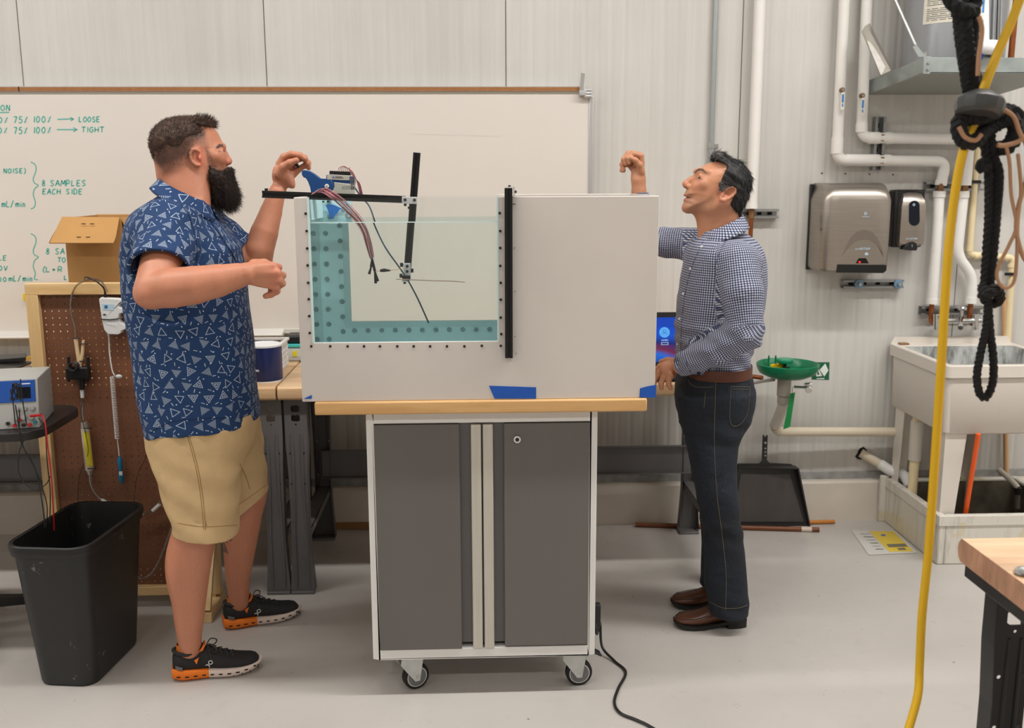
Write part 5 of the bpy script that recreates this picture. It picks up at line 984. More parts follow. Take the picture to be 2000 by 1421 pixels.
for r_ in range(22):
    z_ = LZ0+0.012+r_*0.0075
    if r_ % 8 == 7: continue
    w_ = 0.84-0.1*((r_*7) % 3); a0_ = -1.02
    for k in range(6): tx.v += [oncyl(a0_+w_*k/5, z_, 0.0014), oncyl(a0_+w_*k/5, z_+0.0028, 0.0014)]
    b0_ = len(tx.v)-12; tx.f += [(b0_+2*k, b0_+2*k+2, b0_+2*k+3, b0_+2*k+1) for k in range(5)]
o = tx.build('label_text', mat('print_grey', (96, 94, 90), 0.6), lo_); o['kind'] = 'stuff'
MB().add([oncyl(-1.0, LZ1-0.04, .0016), oncyl(-0.6, LZ1-0.04, .004), oncyl(-0.6, LZ1-0.025, .004), oncyl(-1.0, LZ1-0.025, .0016)], [(0, 1, 2, 3)]).build('label_heading', mat('print_red', (190, 70, 40), 0.5), lo_)
yq = 4.12
MB().tube(bend([P(1916, -60, yq), P(1917, 92, yq), P(1940, 92, yq-0.04), P(1945, 92, yq+0.05)], 0.05, 8), 0.029, 18).build('drain_elbow', mat('pvc_gloss', (232, 232, 232), 0.2), wh)
a = P(1921, 2, yq-0.03); MB().plate(rrect(-0.009, 0.009, -0.075, 0.02, 0.007), [], front_at(a.x, a.y, a.z), 0.004).build('valve_handle', MATS['handle_white'], wh, bevel=0.001); MB().bx(a.x-0.004, a.x+0.004, a.y-0.003, a.y-0.002, a.z-0.045, a.z+0.01).build('blue_print', MATS['print_blue'], wh)
MB().cyl(P(1990, -60, 4.2), P(1974, 118, 4.2), 0.0125, n=14).build('copper_run', copper, wh)
for k in range(3): MB().cyl(P(1943+k*7, -40, 4.18), P(1938+k*7, 112, 4.18), 0.004 if k != 1 else 0.0025, n=8).build('seam_rod', (emt, black_plastic, emt)[k], wh)
MB().plate([XZ(*p, 4.11) for p in ((1886, 95), (1912, 104), (1922, 106), (1918, 116), (1890, 112))], [], front_at(0, 4.11, 0), 0.002).build('blue_tape', tape, wh)
bg = thing('manual_bag', 'clear plastic bag with a paper manual leaning beside the water heater', 'bag', P(1730, 150, 4.3))
MB().loft([[P(1684, 60, 4.46), P(1697, 57, 4.46), P(1741, 138, 4.32), P(1720, 148, 4.30)], [P(1684, 60, 4.49), P(1697, 57, 4.49), P(1741, 138, 4.36), P(1720, 148, 4.34)]]).build('manual', mat('manual_paper', (200, 196, 190), 0.5, var=0.1, vscale=30), bg, bevel=0.004)
MB().loft([[P(1682, 62, 4.455), P(1690, 50, 4.455), P(1699, 45, 4.455), P(1704, 62, 4.455), P(1744, 138, 4.315), P(1719, 151, 4.295), P(1706, 118, 4.36)], [P(1683, 62, 4.495), P(1690, 52, 4.495), P(1698, 48, 4.495), P(1703, 62, 4.495), P(1743, 139, 4.365), P(1719, 150, 4.345), P(1706, 118, 4.42)]]).build('plastic_bag', glassy('bag_plastic', (240, 238, 234), 0.2, 0.2), bg)
# ================================================================ utility sink
fib = bpy.data.materials.new('sink_plastic'); fib.use_nodes = True; t_ = NT(fib); co = t_.coord()
st_ = t_.noise(t_.mapping(co, scale=(9, 9, 2)), 2.4, 5, 0.65); t_.l.new(t_.mix(t_.math('MULTIPLY', t_.math('GREATER_THAN', st_, 0.66), 0.12), RGB(214, 206, 196), RGB(150, 142, 130)), t_.bsdf.inputs['Base Color']); t_.bsdf.inputs['Roughness'].default_value = 0.4
dirty = bpy.data.materials.new('sink_inside'); dirty.use_nodes = True; t_ = NT(dirty); co = t_.coord()
n1 = t_.noise(t_.mapping(co, scale=(8, 8, 2.5)), 2, 6, 0.7); t_.l.new(t_.ramp(n1, [(0.38, RGB(120, 122, 120)), (0.55, RGB(186, 188, 186)), (0.7, RGB(206, 206, 202))]), t_.bsdf.inputs['Base Color']); t_.bsdf.inputs['Roughness'].default_value = 0.5
SX0, SX1, SY0, SY1, SZ = 1.972, 2.56, 4.0, 4.595, 0.87
sk = thing('utility_sink', 'white floor-standing utility sink with a stained basin', 'sink', (2.26, 4.3, 0))
def rr(x0, x1, y0, y1, z, r=0.025): return [(a, b_, z) for a, b_ in rrect(x0, x1, y0, y1, r, 4)]
MB().loft([rr(SX0, SX1, SY0, SY1, SZ-0.052), rr(SX0, SX1, SY0, SY1, SZ), rr(SX0+0.03, SX1-0.03, SY0+0.03, SY1-0.075, SZ), rr(SX0+0.035, SX1-0.035, SY0+0.035, SY1-0.08, SZ-0.052)], False, False).build('rim', fib, sk, bevel=0.004, smooth=50)
zb = P(1841, 850, SY0+0.015).z
MB().loft([rr(SX0+0.012, SX1-0.012, SY0+0.012, SY1-0.012, SZ-0.05), rr(SX0+0.018, SX1-0.018, SY0+0.016, SY1-0.02, zb+0.01), rr(SX0+0.03, SX1-0.03, SY0+0.028, SY1-0.03, zb)], False, True).build('basin', fib, sk, smooth=50)
MB().loft([rr(SX0+0.033, SX1-0.033, SY0+0.033, SY1-0.078, SZ-0.004), rr(SX0+0.055, SX1-0.055, SY0+0.06, SY1-0.1, zb+0.03)], False, True).build('basin_inside', dirty, sk, smooth=50)
MB().loft([rr(SX0+0.004, SX1-0.004, SY1-0.022, SY1-0.002, SZ, 0.006), rr(SX0+0.02, SX1-0.02, SY1-0.02, SY1-0.004, SZ+0.03, 0.006)]).build('back_ledge', fib, sk, smooth=50)
MB().bx(SX0+0.03, SX0+0.075, SY1-0.06, SY1-0.03, SZ, SZ+0.008).build('rim_stain', brass, sk, bevel=0.003)
def sleg(x, y, sx, sy, w0, w1):
    q = lambda w, z: [(x, y, z), (x+sx*w, y, z), (x+sx*w, y+sy*0.004, z), (x+sx*0.004, y+sy*0.004, z), (x+sx*0.004, y+sy*w, z), (x, y+sy*w, z)]
    MB().loft([q(w1, 0.02), q(w0, zb+0.03)]).build('leg', fib, sk)
sleg(SX0+0.03, SY0+0.03, 1, 1, 0.095, 0.05); sleg(SX0+0.03, SY1-0.06, 1, -1, 0.095, 0.05); sleg(SX1-0.2, SY1-0.06, -1, -1, 0.095, 0.05); sleg(SX1-0.03, SY0+0.03, -1, 1, 0.095, 0.05)
dp = thing('sink_drain', 'beige drain pipe hanging under the utility sink', 'pipe', P(1783, 945, 4.4)); dpx = P(1786, 900, 4.36)
MB().cyl((dpx.x, 4.36, 0.18), (dpx.x, 4.36, zb), 0.021, n=16).build('drain_tube', pvc_b, dp); MB().cyl((dpx.x, 4.36, 0.36), (dpx.x, 4.36, zb-0.02), 0.028, n=16).build('drain_coupling', mat('pvc_grey', (196, 190, 178), 0.45), dp)
# ================================================================ mop basin
mbm = bpy.data.materials.new('mop_basin_stained'); mbm.use_nodes = True; t_ = NT(mbm); co = t_.coord()
n1 = t_.noise(t_.mapping(co, scale=(14, 14, 2.2)), 1.6, 6, 0.7); n2 = t_.noise(co, 3, 3)
c = t_.ramp(n1, [(0.27, RGB(120, 118, 110)), (0.36, RGB(192, 188, 178)), (0.5, RGB(214, 209, 199))]); c = t_.mix(t_.math('MULTIPLY', t_.math('GREATER_THAN', n2, 0.58), 0.35), c, RGB(206, 186, 128))
t_.l.new(c, t_.bsdf.inputs['Base Color']); t_.bsdf.inputs['Roughness'].default_value = 0.5
grime = mat('basin_grime', (84, 78, 66), 0.6, var=0.5, vscale=9); sludge = mat('basin_sludge', (112, 92, 62), 0.8, var=0.6, vscale=24, bump=0.6, bscale=50, bdist=0.01)
mb_ = thing('mop_basin', 'stained square mop basin on the floor under the utility sink', 'basin', (2.3, 4.25, 0))
mx0, mx1, my0, my1 = 1.985, 2.62, 3.985, 4.54; mz = P(1853, 1007, my0).z
for nm, q in (('side_wall', (mx0, mx0+0.03, my0, my1)), ('side_wall', (mx1-0.03, mx1, my0, my1)), ('side_wall', (mx0+0.03, mx1-0.03, my0, my0+0.03)), ('side_wall', (mx0+0.03, mx1-0.03, my1-0.03, my1))): MB().bx(*q, 0.0, mz).build(nm, mbm, mb_, bevel=0.006)
MB().bx(mx0-0.006, mx1, my0-0.006, my0, mz-0.045, mz).build('lip', mbm, mb_, bevel=0.002); MB().bx(mx0-0.006, mx0, my0, my1, mz-0.045, mz).build('lip', mbm, mb_, bevel=0.002)
MB().bx(mx0+0.03, mx1-0.03, my0+0.03, my1-0.03, 0.001, 0.02).build('basin_floor', sludge, mb_)
for q in ((mx0+0.03, mx0+0.033, my0+0.033, my1-0.033), (mx1-0.033, mx1-0.03, my0+0.033, my1-0.033), (mx0+0.033, mx1-0.033, my0+0.03, my0+0.033), (mx0+0.033, mx1-0.033, my1-0.033, my1-0.03)): MB().bx(*q, 0.02, mz-0.012).build('grime_film', grime, mb_)
MB().bx(mx0-0.03, mx0+0.01, my1, my1+0.02, 0, mz+0.01).build('corner_flange', mbm, mb_, bevel=0.004)
o = MB().cyl(P(1884, 1008, 4.06)+Vector((0, 0, -0.02)), P(1911, 847, 3.985), 0.0105, n=14).build('orange_pole', mat('orange_paint', (232, 92, 28), 0.35)); tag(o, 'bright orange handle leaning in the mop basin', 'pole')
o = MB().cyl((P(1968, 900, 4.585).x, 4.585, 0.2), (P(1962, 580, 4.6).x, 4.6, P(1962, 578, 4.6).z), 0.0125, n=12).build('wooden_pole', mat('pole_tan', (206, 166, 122), 0.5, var=0.08)); tag(o, 'tan wooden pole leaning on the wall behind the utility sink', 'pole')
hs = thing('hose_end', 'pale hose with black end hooked over the mop basin', 'hose', P(1985, 985, 4.3)); MB().tube(smooth_path([P(1950, 916, 4.42), P(1975, 938, 4.36), P(1988, 952, 4.33)], 4), 0.013, 12).build('hose', mat('hose_pale', (186, 180, 168), 0.5), hs); MB().cyl(P(1988, 952, 4.33), P(1988, 964, 4.33), 0.016, n=14).build('nozzle', black_plastic, hs); MB().cyl(P(1988, 964, 4.33), P(1987, 992, 4.33), 0.011, n=12).build('tip', mat('tip_grey', (96, 92, 86), 0.5), hs)
# drain elbow from the wall into the basin
de = thing('floor_drain_elbow', 'white pvc drain elbow from the wall into the mop basin', 'pipe', P(1745, 915, 4.5)); MB().tube([P(1681, 884, 4.61), P(1728, 911, 4.56)], 0.0215, 18).build('pipe_run', mat('pvc_old', (212, 200, 178), 0.5), de)
MB().tube(bend([P(1718, 905, 4.57), P(1741, 920, 4.54), P(1766, 926, 4.5), P(1778, 950, 4.44)], 0.04, 7), 0.0255, 18).build('elbow', mat('pvc_white', (222, 222, 220), 0.35), de); MB().cyl(P(1757, 925.5, 4.515), P(1762, 926, 4.505), 0.0285, n=18).build('sleeve', MATS['pvc_white'], de)
MB().cyl(P(1681, 884, 4.615), P(1681, 884, 4.619), 0.032, n=20).build('wall_hole', dark_gap, de)
# ================================================================ eyewash
grn = mat('eyewash_green', (10, 112, 74), 0.3); ew = thing('eyewash_station', 'green eyewash bowl with a pvc drain on the wall', 'eyewash', P(1535, 830, 4.4))
ec = P(1538, 722, 4.36); EC = Vector((ec.x, 4.36, 0)); zr = P(1538, 712, 4.36).z; rb_ = (P(1597, 720, 4.36).x-P(1479, 720, 4.36).x)/2
MB().lathe([(0.02, zr-0.062), (rb_*0.6, zr-0.056), (rb_*0.9, zr-0.036), (rb_*0.99, zr-0.012), (rb_, zr+0.005), (rb_-0.004, zr+0.008), (rb_-0.008, zr+0.004), (rb_*0.86, zr-0.034), (rb_*0.55, zr-0.048), (0.01, zr-0.05)], Matrix.Translation(EC), 44).build('bowl', grn, ew)
MB().lathe([(0.012, zr-0.05), (0.012, zr-0.01)], Matrix.Translation(EC), 12).build('spray_stem', black_plastic, ew)
MB().lathe([(0.012, zr+0.002), (0.034, zr+0.004), (0.037, zr+0.01), (0.037, zr+0.018), (0.033, zr+0.024), (0.012, zr+0.026)], Matrix.Translation(EC+Vector((-0.004, 0.03, 0))), 28).build('spray_head', mat('green_light', (24, 134, 96), 0.3), ew)
MB().cyl(EC+Vector((-0.004, 0.03, zr-0.05)), EC+Vector((-0.004, 0.03, zr+0.004)), 0.009, n=12).build('spray_stem', mat('green_dark', (8, 60, 44), 0.4), ew)
MB().plate([(-0.045, -0.02), (0.03, -0.02), (0.028, 0.014), (0.012, 0.016), (0.01, 0.022), (-0.004, 0.024), (-0.01, 0.016), (-0.024, 0.018), (-0.04, 0.012)], [], front_at(EC.x-0.02, EC.y+0.055, zr-0.024), 0.02).build('yellow_tag', mat('tag_yellow', (240, 190, 10), 0.5), ew)
for dx in (-0.062, -0.03): MB().lathe([(0.004, zr-0.03), (0.0045, zr+0.02), (0.003, zr+0.028), (0.0, zr+0.03)], Matrix.Translation(EC+Vector((dx, 0.085, 0))), 10).build('pin', grn, ew)
gp = mat('pipe_grey', (168, 160, 150), 0.4); pz = zr-0.06; q0 = EC+Vector((-0.012, 0, 0))
MB().cyl(q0+Vector((0, 0, P(1532, 772, 4.36).z)), q0+Vector((0, 0, pz)), 0.031, n=20).build('tailpiece', gp, ew)
pts = [P(1531, 765, 4.36), P(1529, 793, 4.37), P(1513, 832, 4.44), P(1518, 842, 4.5), P(1545, 842.5, 4.52), P(1760, 843, 4.54)]
MB().tube(bend(pts[:3], 0.04, 6), 0.024, 18).build('drain_upper', MATS['pvc_grey'], ew); MB().cyl(P(1531, 772, 4.36), P(1530, 786, 4.365), 0.0285, n=20).build('drain_collar', gp, ew)
MB().tube(bend(pts[2:], 0.03, 6), 0.022, 18).build('drain_run', MATS['pvc_old'], ew)
MB().tube([P(1468, 748, 4.5), P(1490, 744, 4.44), P(1512, 741, 4.38)], 0.008, 10).build('supply_arm', mat('arm_grey', (176, 172, 164), 0.4), ew)
MB().cyl(P(1551, 755, 4.36), P(1580, 757, 4.33), 0.006, n=10).build('valve_arm', chrome, ew); MB().cyl(P(1571, 752, 4.34), P(1584, 751, 4.34), 0.011, n=14).build('valve_body', chrome, ew); MB().cyl(P(1579.5, 761, 4.34), P(1579.5, 761, 4.3), 0.015, n=16).build('valve_knob', chrome, ew, bevel=0.002)
tg = MB().plate([XZ(*p, 4.31) for p in ((1543.5, 768), (1553, 766), (1543, 833), (1530, 838))], [], front_at(0, 4.31, 0), 0.003).build('green_tag', mat('tag_green', (6, 124, 62), 0.4), ew); MB().tube([P(1548, 755, 4.34), P(1547.5, 766, 4.31), P(1547, 778, 4.308)], 0.0012, 5).build('tag_tie', black_plastic, ew)
sg = MB().plate([XZ(*p, 4.42) for p in ((1586, 707), (1620, 707), (1619, 742), (1585, 741))], [], front_at(0, 4.42, 0), 0.003).build('eyewash_sign', mat('sign_green', (14, 92, 64), 0.4), ew)
wht = mat('sign_white', (220, 226, 222), 0.5); MB().plate([XZ(*p, 4.417) for p in ((1612, 709.5), (1618, 723), (1610, 735), (1601, 722))], [], front_at(0, 4.4175, 0), 0.001).build('sign_symbol', wht, sg); MB().plate([XZ(*p, 4.417) for p in ((1595, 714), (1601, 711.5), (1597, 716), (1606, 734), (1594, 735))], [[XZ(*p, 4.417) for p in ((1597, 722), (1601, 731), (1596, 732))]], front_at(0, 4.4175, 0), 0.001).build('sign_symbol', wht, sg)
MB().bx(P(1595, 739, 4.417).x, P(1610, 739, 4.417).x, 4.4165, 4.418, P(1600, 740, 4.417).z, P(1600, 738.3, 4.417).z).build('sign_text', wht, sg); MB().bx(P(1592, 724, 4.42).x, P(1600, 724, 4.42).x, 4.4225, WALL_Y, P(1596, 726, 4.42).z, P(1596, 722, 4.42).z).build('sign_arm', gp, ew)
# ================================================================ dustpan, broom handles and leaflet on the floor
pn = thing('dustpan', 'large black lobby dustpan leaning on the kerb', 'dustpan', PZ(1505, 1027, 0)); blk = mat('pan_black', (38, 36, 36), 0.4, var=0.08, vscale=5)
def dpn(px, py): z_ = P(px, py, 4.5).z; return P(px, py, 4.492+0.06*min(1, max(0, z_/0.4)))
def ring_(pts, d): return [dpn(*p)+Vector((0, d, 0)) for p in pts]
o1 = [(1422, 1027), (1437, 907), (1443, 905), (1483, 905), (1488, 900), (1490, 850), (1492, 849), (1493.5, 853), (1496, 853), (1498, 849), (1499.5, 850), (1498, 898), (1504, 904), (1545, 906), (1552, 910), (1580, 1027)]
MB().loft([ring_(o1, 0.006), ring_(o1, 0.0)], True, True).build('back_plate', blk, pn, smooth=30)
for a, b_ in (((1422, 1027), (1439, 912)), ((1579, 1026), (1552, 911)), ((1440, 910), (1550, 910))):
    p, q = dpn(*a), dpn(*b_); MB().loft([[p, q, q+Vector((0, -0.05, 0)), p+Vector((0, -0.012, 0))], [p+Vector((0.006, 0, 0.004)), q+Vector((0.006, 0, 0.004)), q+Vector((0.006, -0.05, 0.004)), p+Vector((0.006, -0.012, 0.004))]]).build('side_wall', blk, pn)
for py in (864, 875, 882, 889): MB().cyl(dpn(1494.5, py)+Vector((0, -0.004, 0)), dpn(1494.5, py)+Vector((0, 0.0, 0)), 0.0035 if py > 870 else 0.005, n=10).build('rivet', zinc, pn)
MB().loft([[dpn(1446, 925)+Vector((0, -.004, 0)), dpn(1542, 925)+Vector((0, -.004, 0)), dpn(1569, 1018)+Vector((0, -.004, 0)), dpn(1432, 1018)+Vector((0, -.004, 0))], [dpn(1446, 925), dpn(1542, 925), dpn(1569, 1018), dpn(1432, 1018)]]).build('pan_face', mat('pan_face', (66, 62, 60), 0.35, var=0.1, vscale=4, stretch=(6, 6, 1)), pn)
stk = mat('stick_brown', (112, 62, 30), 0.4, var=0.25, vscale=14, stretch=(1, 8, 8)); r_ = 0.0115
b1 = thing('broom_handle', 'dark brown broom handle lying along the kerb behind the jeans', 'broom handle', PZ(1500, 1032, r_)); MB().cyl(PZ(1241, 1024, r_), PZ(1600, 1034, r_), r_, n=12).build('stick', stk, b1); MB().cyl(PZ(1565, 1033, r_), PZ(1585, 1033.6, r_), r_+0.0006, n=12).build('worn_band', mat('band_pale', (206, 190, 176), 0.6), b1)
o = MB().cyl(PZ(1560, 1020, 0.012), PZ(1630, 1018, 0.012), 0.0095, n=10).build('orange_stick', mat('stick_orange', (190, 120, 44), 0.5)); tag(o, 'short orange-brown stick on the floor behind the dustpan', 'stick')
o = MB().bar(PZ(440, 1023, 0.018), PZ(724, 1026, 0.018), 0.02, 0.03).build('wood_lath', mat('lath_brown', (150, 108, 62), 0.6, var=0.1)); tag(o, 'brown wooden lath lying along the kerb under the benches', 'lath')
lf = thing('leaflet', 'laminated white and yellow leaflet lying on the floor by the mop basin', 'leaflet', PZ(1720, 1055, 0))
def flo(pts, z, nm, m, par, th_=0.0012): return MB().loft([[PZ(a, b_, z) for a, b_ in pts], [PZ(a, b_, z+th_) for a, b_ in pts]]).build(nm, m, par)
flo([(1662, 1034), (1748, 1035), (1792, 1079), (1697, 1083)], 0.001, 'sheet', mat('leaflet_white', (206, 204, 200), 0.25), lf); flo([(1697, 1036.5), (1745, 1037), (1784, 1076), (1737, 1077)], 0.0024, 'yellow_half', mat('leaflet_yellow', (226, 196, 66), 0.3), lf, 0.0004)
flo([(1731, 1062), (1768, 1061), (1773, 1067), (1736, 1068)], 0.003, 'grey_block', mat('leaflet_grey', (112, 110, 100), 0.4), lf, 0.0003); flo([(1752, 1070), (1766, 1069), (1771, 1073), (1756, 1074)], 0.003, 'grey_block', MATS['leaflet_grey'], lf, 0.0003); flo([(1720, 1043), (1729, 1043), (1730, 1046), (1722, 1046)], 0.003, 'blue_mark', mat('leaflet_blue', (36, 96, 180), 0.4), lf, 0.0003)
for k in range(6): flo([(1680+k*6, 1041+k*6), (1700+k*5, 1041+k*6), (1701+k*5, 1042.3+k*6), (1681+k*6, 1042.3+k*6)], 0.003, 'text_line', MATS['leaflet_grey'] if k % 2 else mat('line_grey', (170, 172, 176), 0.5), lf, 0.0003)
# ================================================================ foreground bench at lower right
fz_ = 0.86; c1 = PZ(1876, 1047, fz_); fbx = 1.068
fw_ = wood('front_maple', (226, 194, 160), (200, 160, 126), 'X', 1.1, 0.45, strip=(26, 1)); endg = mat('end_grain', (176, 134, 108), 0.6, var=0.2, vscale=18, stretch=(1, 3, 1))
fb = thing('workbench', 'maple-topped black steel workbench in the lower right foreground', 'workbench', (1.6, 1.7, 0), 'maple-topped workbenches')
yb_, yf_ = c1.y, c1.y-0.76; tk2 = 0.052
def fprof(x): return [(x, yb_-0.014, fz_), (x, yb_-0.003, fz_-0.012), (x, yb_, fz_-tk2/2), (x, yb_-0.006, fz_-tk2+0.008), (x, yb_-0.016, fz_-tk2), (x, yf_, fz_-tk2), (x, yf_, fz_)]
MB().loft([fprof(fbx+0.001), fprof(fbx+1.5)]).build('top', fw_, fb, smooth=30)
MB().loft([fprof(fbx), fprof(fbx+0.0012)]).build('end_face', endg, fb, smooth=30)
MB().bx(fbx+0.008, fbx+0.022, yf_+0.03, yb_-0.022, fz_-tk2-0.032, fz_-tk2).build('end_channel', leg_black, fb, bevel=0.002)
legx = fbx+0.075
def flat_leg(yc, w):      # leg seen flat from the bench end: face lies across the bench depth
    o_ = [(-0.045, 0.012), (0.045, 0.012), (0.045, 0.03), (0.036, 0.25), (0.036, 0.5), (0.043, 0.64), (0.043, fz_-tk2-0.005), (-0.043, fz_-tk2-0.005), (-0.043, 0.64), (-0.036, 0.5), (-0.036, 0.25), (-0.045, 0.03)]
    hl = [octo(0, 0.755, 0.04, 0.034), octo(0, 0.708, 0.04, 0.034), disc(0, 0.676, 0.004)]
    for s in (-1, 1):
        for z in (0.57, 0.45, 0.33, 0.2): hl.append(disc(s*0.027, z, 0.005))
    lo = MB().plate(o_, hl, front_at(legx+0.02, yc, 0), 0.003).build('leg', leg_black, fb, smooth=25)
    L = MB()
    for i in list(range(1, 6))+list(range(7, 11)):
        (x0, z0), (x1, z1) = o_[i], o_[i+1]; L.add([(legx+0.02+x0, yc, z0), (legx+0.02+x1, yc, z1), (legx+0.02+x1, yc+w, z1), (legx+0.02+x0, yc+w, z0)], [(0, 1, 2, 3)])
    L.build('flange', leg_black, lo, smooth=25, fix=False)
    for s in (-0.35, 0.45): MB().tube([(legx+0.02+s*0.034, yc-0.002, z) for z in (0.05, 0.3, 0.55, 0.66)], [0.003, 0.0055, 0.0055, 0.003], 8).build('rib', leg_black, lo)
    MB().bx(legx-0.04, legx+0.08, min(yc-0.012, yc+w), max(yc-0.012, yc+w), 0, 0.012).build('foot', leg_black, lo, bevel=0.003)
flat_leg(yb_-0.09, 0.055); flat_leg(yf_+0.09, -0.055)
MB().bx(legx, legx+0.04, yf_+0.1, yb_-0.1, 0.22, 0.25).build('stretcher', leg_black, fb)
cr = thing('foil_wrapper', 'crumpled silver foil on the foreground bench corner', 'foil', PZ(1993, 1122, fz_)); random.seed(11); f_ = MB(); cc_ = PZ(1999, 1122, fz_)
f_.ell(cc_+Vector((0.01, 0, 0.004)), (0.03, 0.022, 0.008), 12, 6); f_.v = [tuple(Vector(v)+Vector((random.uniform(-.004, .004), random.uniform(-.004, .004), abs(random.uniform(0, .004))))) for v in f_.v]; f_.build('foil', mat('foil', (210, 212, 216), 0.15, metal=1.0), cr, smooth=20)
# ================================================================ hanging cords
YC = 1.95
def rope(m, pts, r, turns_per_m=28, strands=3, k=8):      # laid rope: helical strands
    c = smooth_path(pts, k); L = [0.0]
    for i in range(1, len(c)): L.append(L[-1]+(c[i]-c[i-1]).length)
    # resample densely
    n = max(8, int(L[-1]/0.006)); rs = []
    for i in range(n+1):
        s = L[-1]*i/n; j = min(max(np.searchsorted(L, s)-1, 0), len(c)-2); t = (s-L[j])/max(L[j+1]-L[j], 1e-9); rs.append(c[j].lerp(c[j+1], t))
    u = None; fr = []
    for i, p in enumerate(rs):
        d = (rs[min(i+1, n)]-rs[max(i-1, 0)]).normalized(); u = frame(d)[0] if u is None else (u-d*u.dot(d)).normalized(); fr.append((u, d.cross(u)))
    for s in range(strands):
        q = []
        for i, p in enumerate(rs):
            a = 2*PI*(turns_per_m*L[-1]*i/n+s/strands); q.append(p+(fr[i][0]*math.cos(a)+fr[i][1]*math.sin(a))*r*0.5)
        m.tube(q, r*0.56, 7)
    return m
rope_m = mat('rope_black', (20, 20, 21), 0.85, bump=0.5, bscale=300, bdist=0.001)
yl = mat('cord_yellow', (216, 170, 20), 0.45); tan = mat('cord_tan', (172, 130, 98), 0.6)
yc_ = thing('yellow_hose', 'long yellow hose hanging down the right foreground', 'hose', P(1780, 1421, YC))
MB().tube(smooth_path([Vector((1.32, YC+.05, RZ1)), Vector((1.26, YC+.04, 3.2)), P(2050, -200, YC+.02), P(1991, 0, YC+0.02), P(1950, 100, YC+.01), P(1920, 178, YC), P(1902, 240, YC+0.02), P(1880, 300, YC+0.02), P(1862, 400, YC+.02), P(1850, 520, YC+.01), P(1839, 700, YC), P(1826, 900, YC), P(1813, 1080, YC), P(1801, 1200, YC), P(1796, 1300, YC), P(1792, 1360, YC-0.02), P(1770, 1440, YC-0.05), P(1740, 1560, YC-0.1)], 6), 0.0088, 12).build('cable', yl, yc_)
st = thing('cord_stop', 'black round plug stop threaded on the yellow hose', 'cord stop', P(1915, 200, YC)); ctr = P(1914, 204, YC)
Mt = Matrix.Translation(ctr) @ Euler((math.radians(-12), math.radians(10), 0)).to_matrix().to_4x4()
MB().lathe([(0.011, 0.026), (0.02, 0.025), (0.041, 0.012), (0.0455, 0.006), (0.046, -0.004), (0.044, -0.016), (0.036, -0.022), (0.011, -0.022)], Mt, 14).build('cap', mat('stop_grey', (62, 62, 62), 0.38), st, smooth=25)
rp = thing('black_rope', 'knotted black laid rope hanging in the right foreground', 'rope', P(1930, 780, YC)); R1 = 0.0125; Yr = YC+0.035
m = MB(); rope(m, [Vector((0.9, Yr, RZ1)), Vector((0.915, Yr, 2.9)), P(1872, -120, Yr), P(1880, 40, Yr), P(1888, 110, Yr), P(1897, 170, Yr+.01), P(1905, 215, Yr+.01)], 0.019); m.build('upper_strand', rope_m, rp)
m = MB(); rope(m, [P(1850, -20, Yr), P(1858, 5, Yr-0.02), P(1885, 20, Yr-0.025), P(1903, 15, Yr), P(1908, -20, Yr)], 0.014); m.build('upper_loop', rope_m, rp)
m = MB(); rope(m, [P(1905, -20, Yr+0.02), P(1901, 60, Yr+.02), P(1898, 120, Yr+.02), P(1908, 160, Yr+.02), P(1905, 215, Yr+.02)], 0.012); m.build('upper_strand', rope_m, rp)
m = MB(); rope(m, [P(1905, 235, Yr-.02), P(1885, 225, Yr-.02), P(1872, 245, Yr-.02), P(1882, 275, Yr-.02), P(1905, 275, Yr-.02), P(1925, 255, Yr-.01), P(1950, 240, Yr), P(1975, 232, Yr), P(1985, 255, Yr), P(1970, 285, Yr), P(1945, 290, Yr)], 0.0165); m.build('knot', rope_m, rp)
m = MB(); rope(m, [P(1890, 212, Yr-.01), P(1915, 228, Yr-.03), P(1945, 222, Yr-.01), P(1968, 215, Yr), P(1990, 228, Yr+.01), P(1992, 262, Yr)], 0.014); m.build('knot', rope_m, rp)
m = MB(); rope(m, [P(1930, 225, Yr), P(1938, 300, Yr), P(1950, 340, Yr), P(1945, 420, Yr), P(1938, 500, Yr), P(1932, 560, Yr)], 0.0108); m.build('lower_strand', rope_m, rp)
m = MB(); rope(m, [P(1918, 240, Yr), P(1925, 300, Yr), P(1930, 330, Yr), P(1931, 420, Yr), P(1926, 500, Yr), P(1922, 560, Yr)], 0.009); m.build('lower_strand', rope_m, rp)
m = MB(); rope(m, [P(1930, 320, Yr-.01), P(1918, 330, Yr-.01), P(1914, 325, Yr-.01), P(1922, 315, Yr)], 0.011); m.build('rope_tail', rope_m, rp)
m = MB(); rope(m, [P(1921, 555, Yr), P(1924, 580, Yr-.02), P(1945, 562, Yr-.02), P(1952, 585, Yr), P(1935, 592, Yr+.01), P(1920, 575, Yr+.01), P(1935, 553, Yr)], 0.0115); m.build('lower_knot', rope_m, rp)
m = MB(); rope(m, [P(1930, 590, Yr), P(1926, 640, Yr), P(1915, 690, Yr), P(1908, 735, Yr), P(1914, 770, Yr), P(1927, 775, Yr), P(1939, 745, Yr), P(1940, 700, Yr), P(1934, 650, Yr), P(1930, 595, Yr)], 0.0088, 34); m.build('end_loop', rope_m, rp)
tn = thing('tan_cord', 'thin tan cord looped round the black rope knots', 'cord', P(1960, 560, YC))
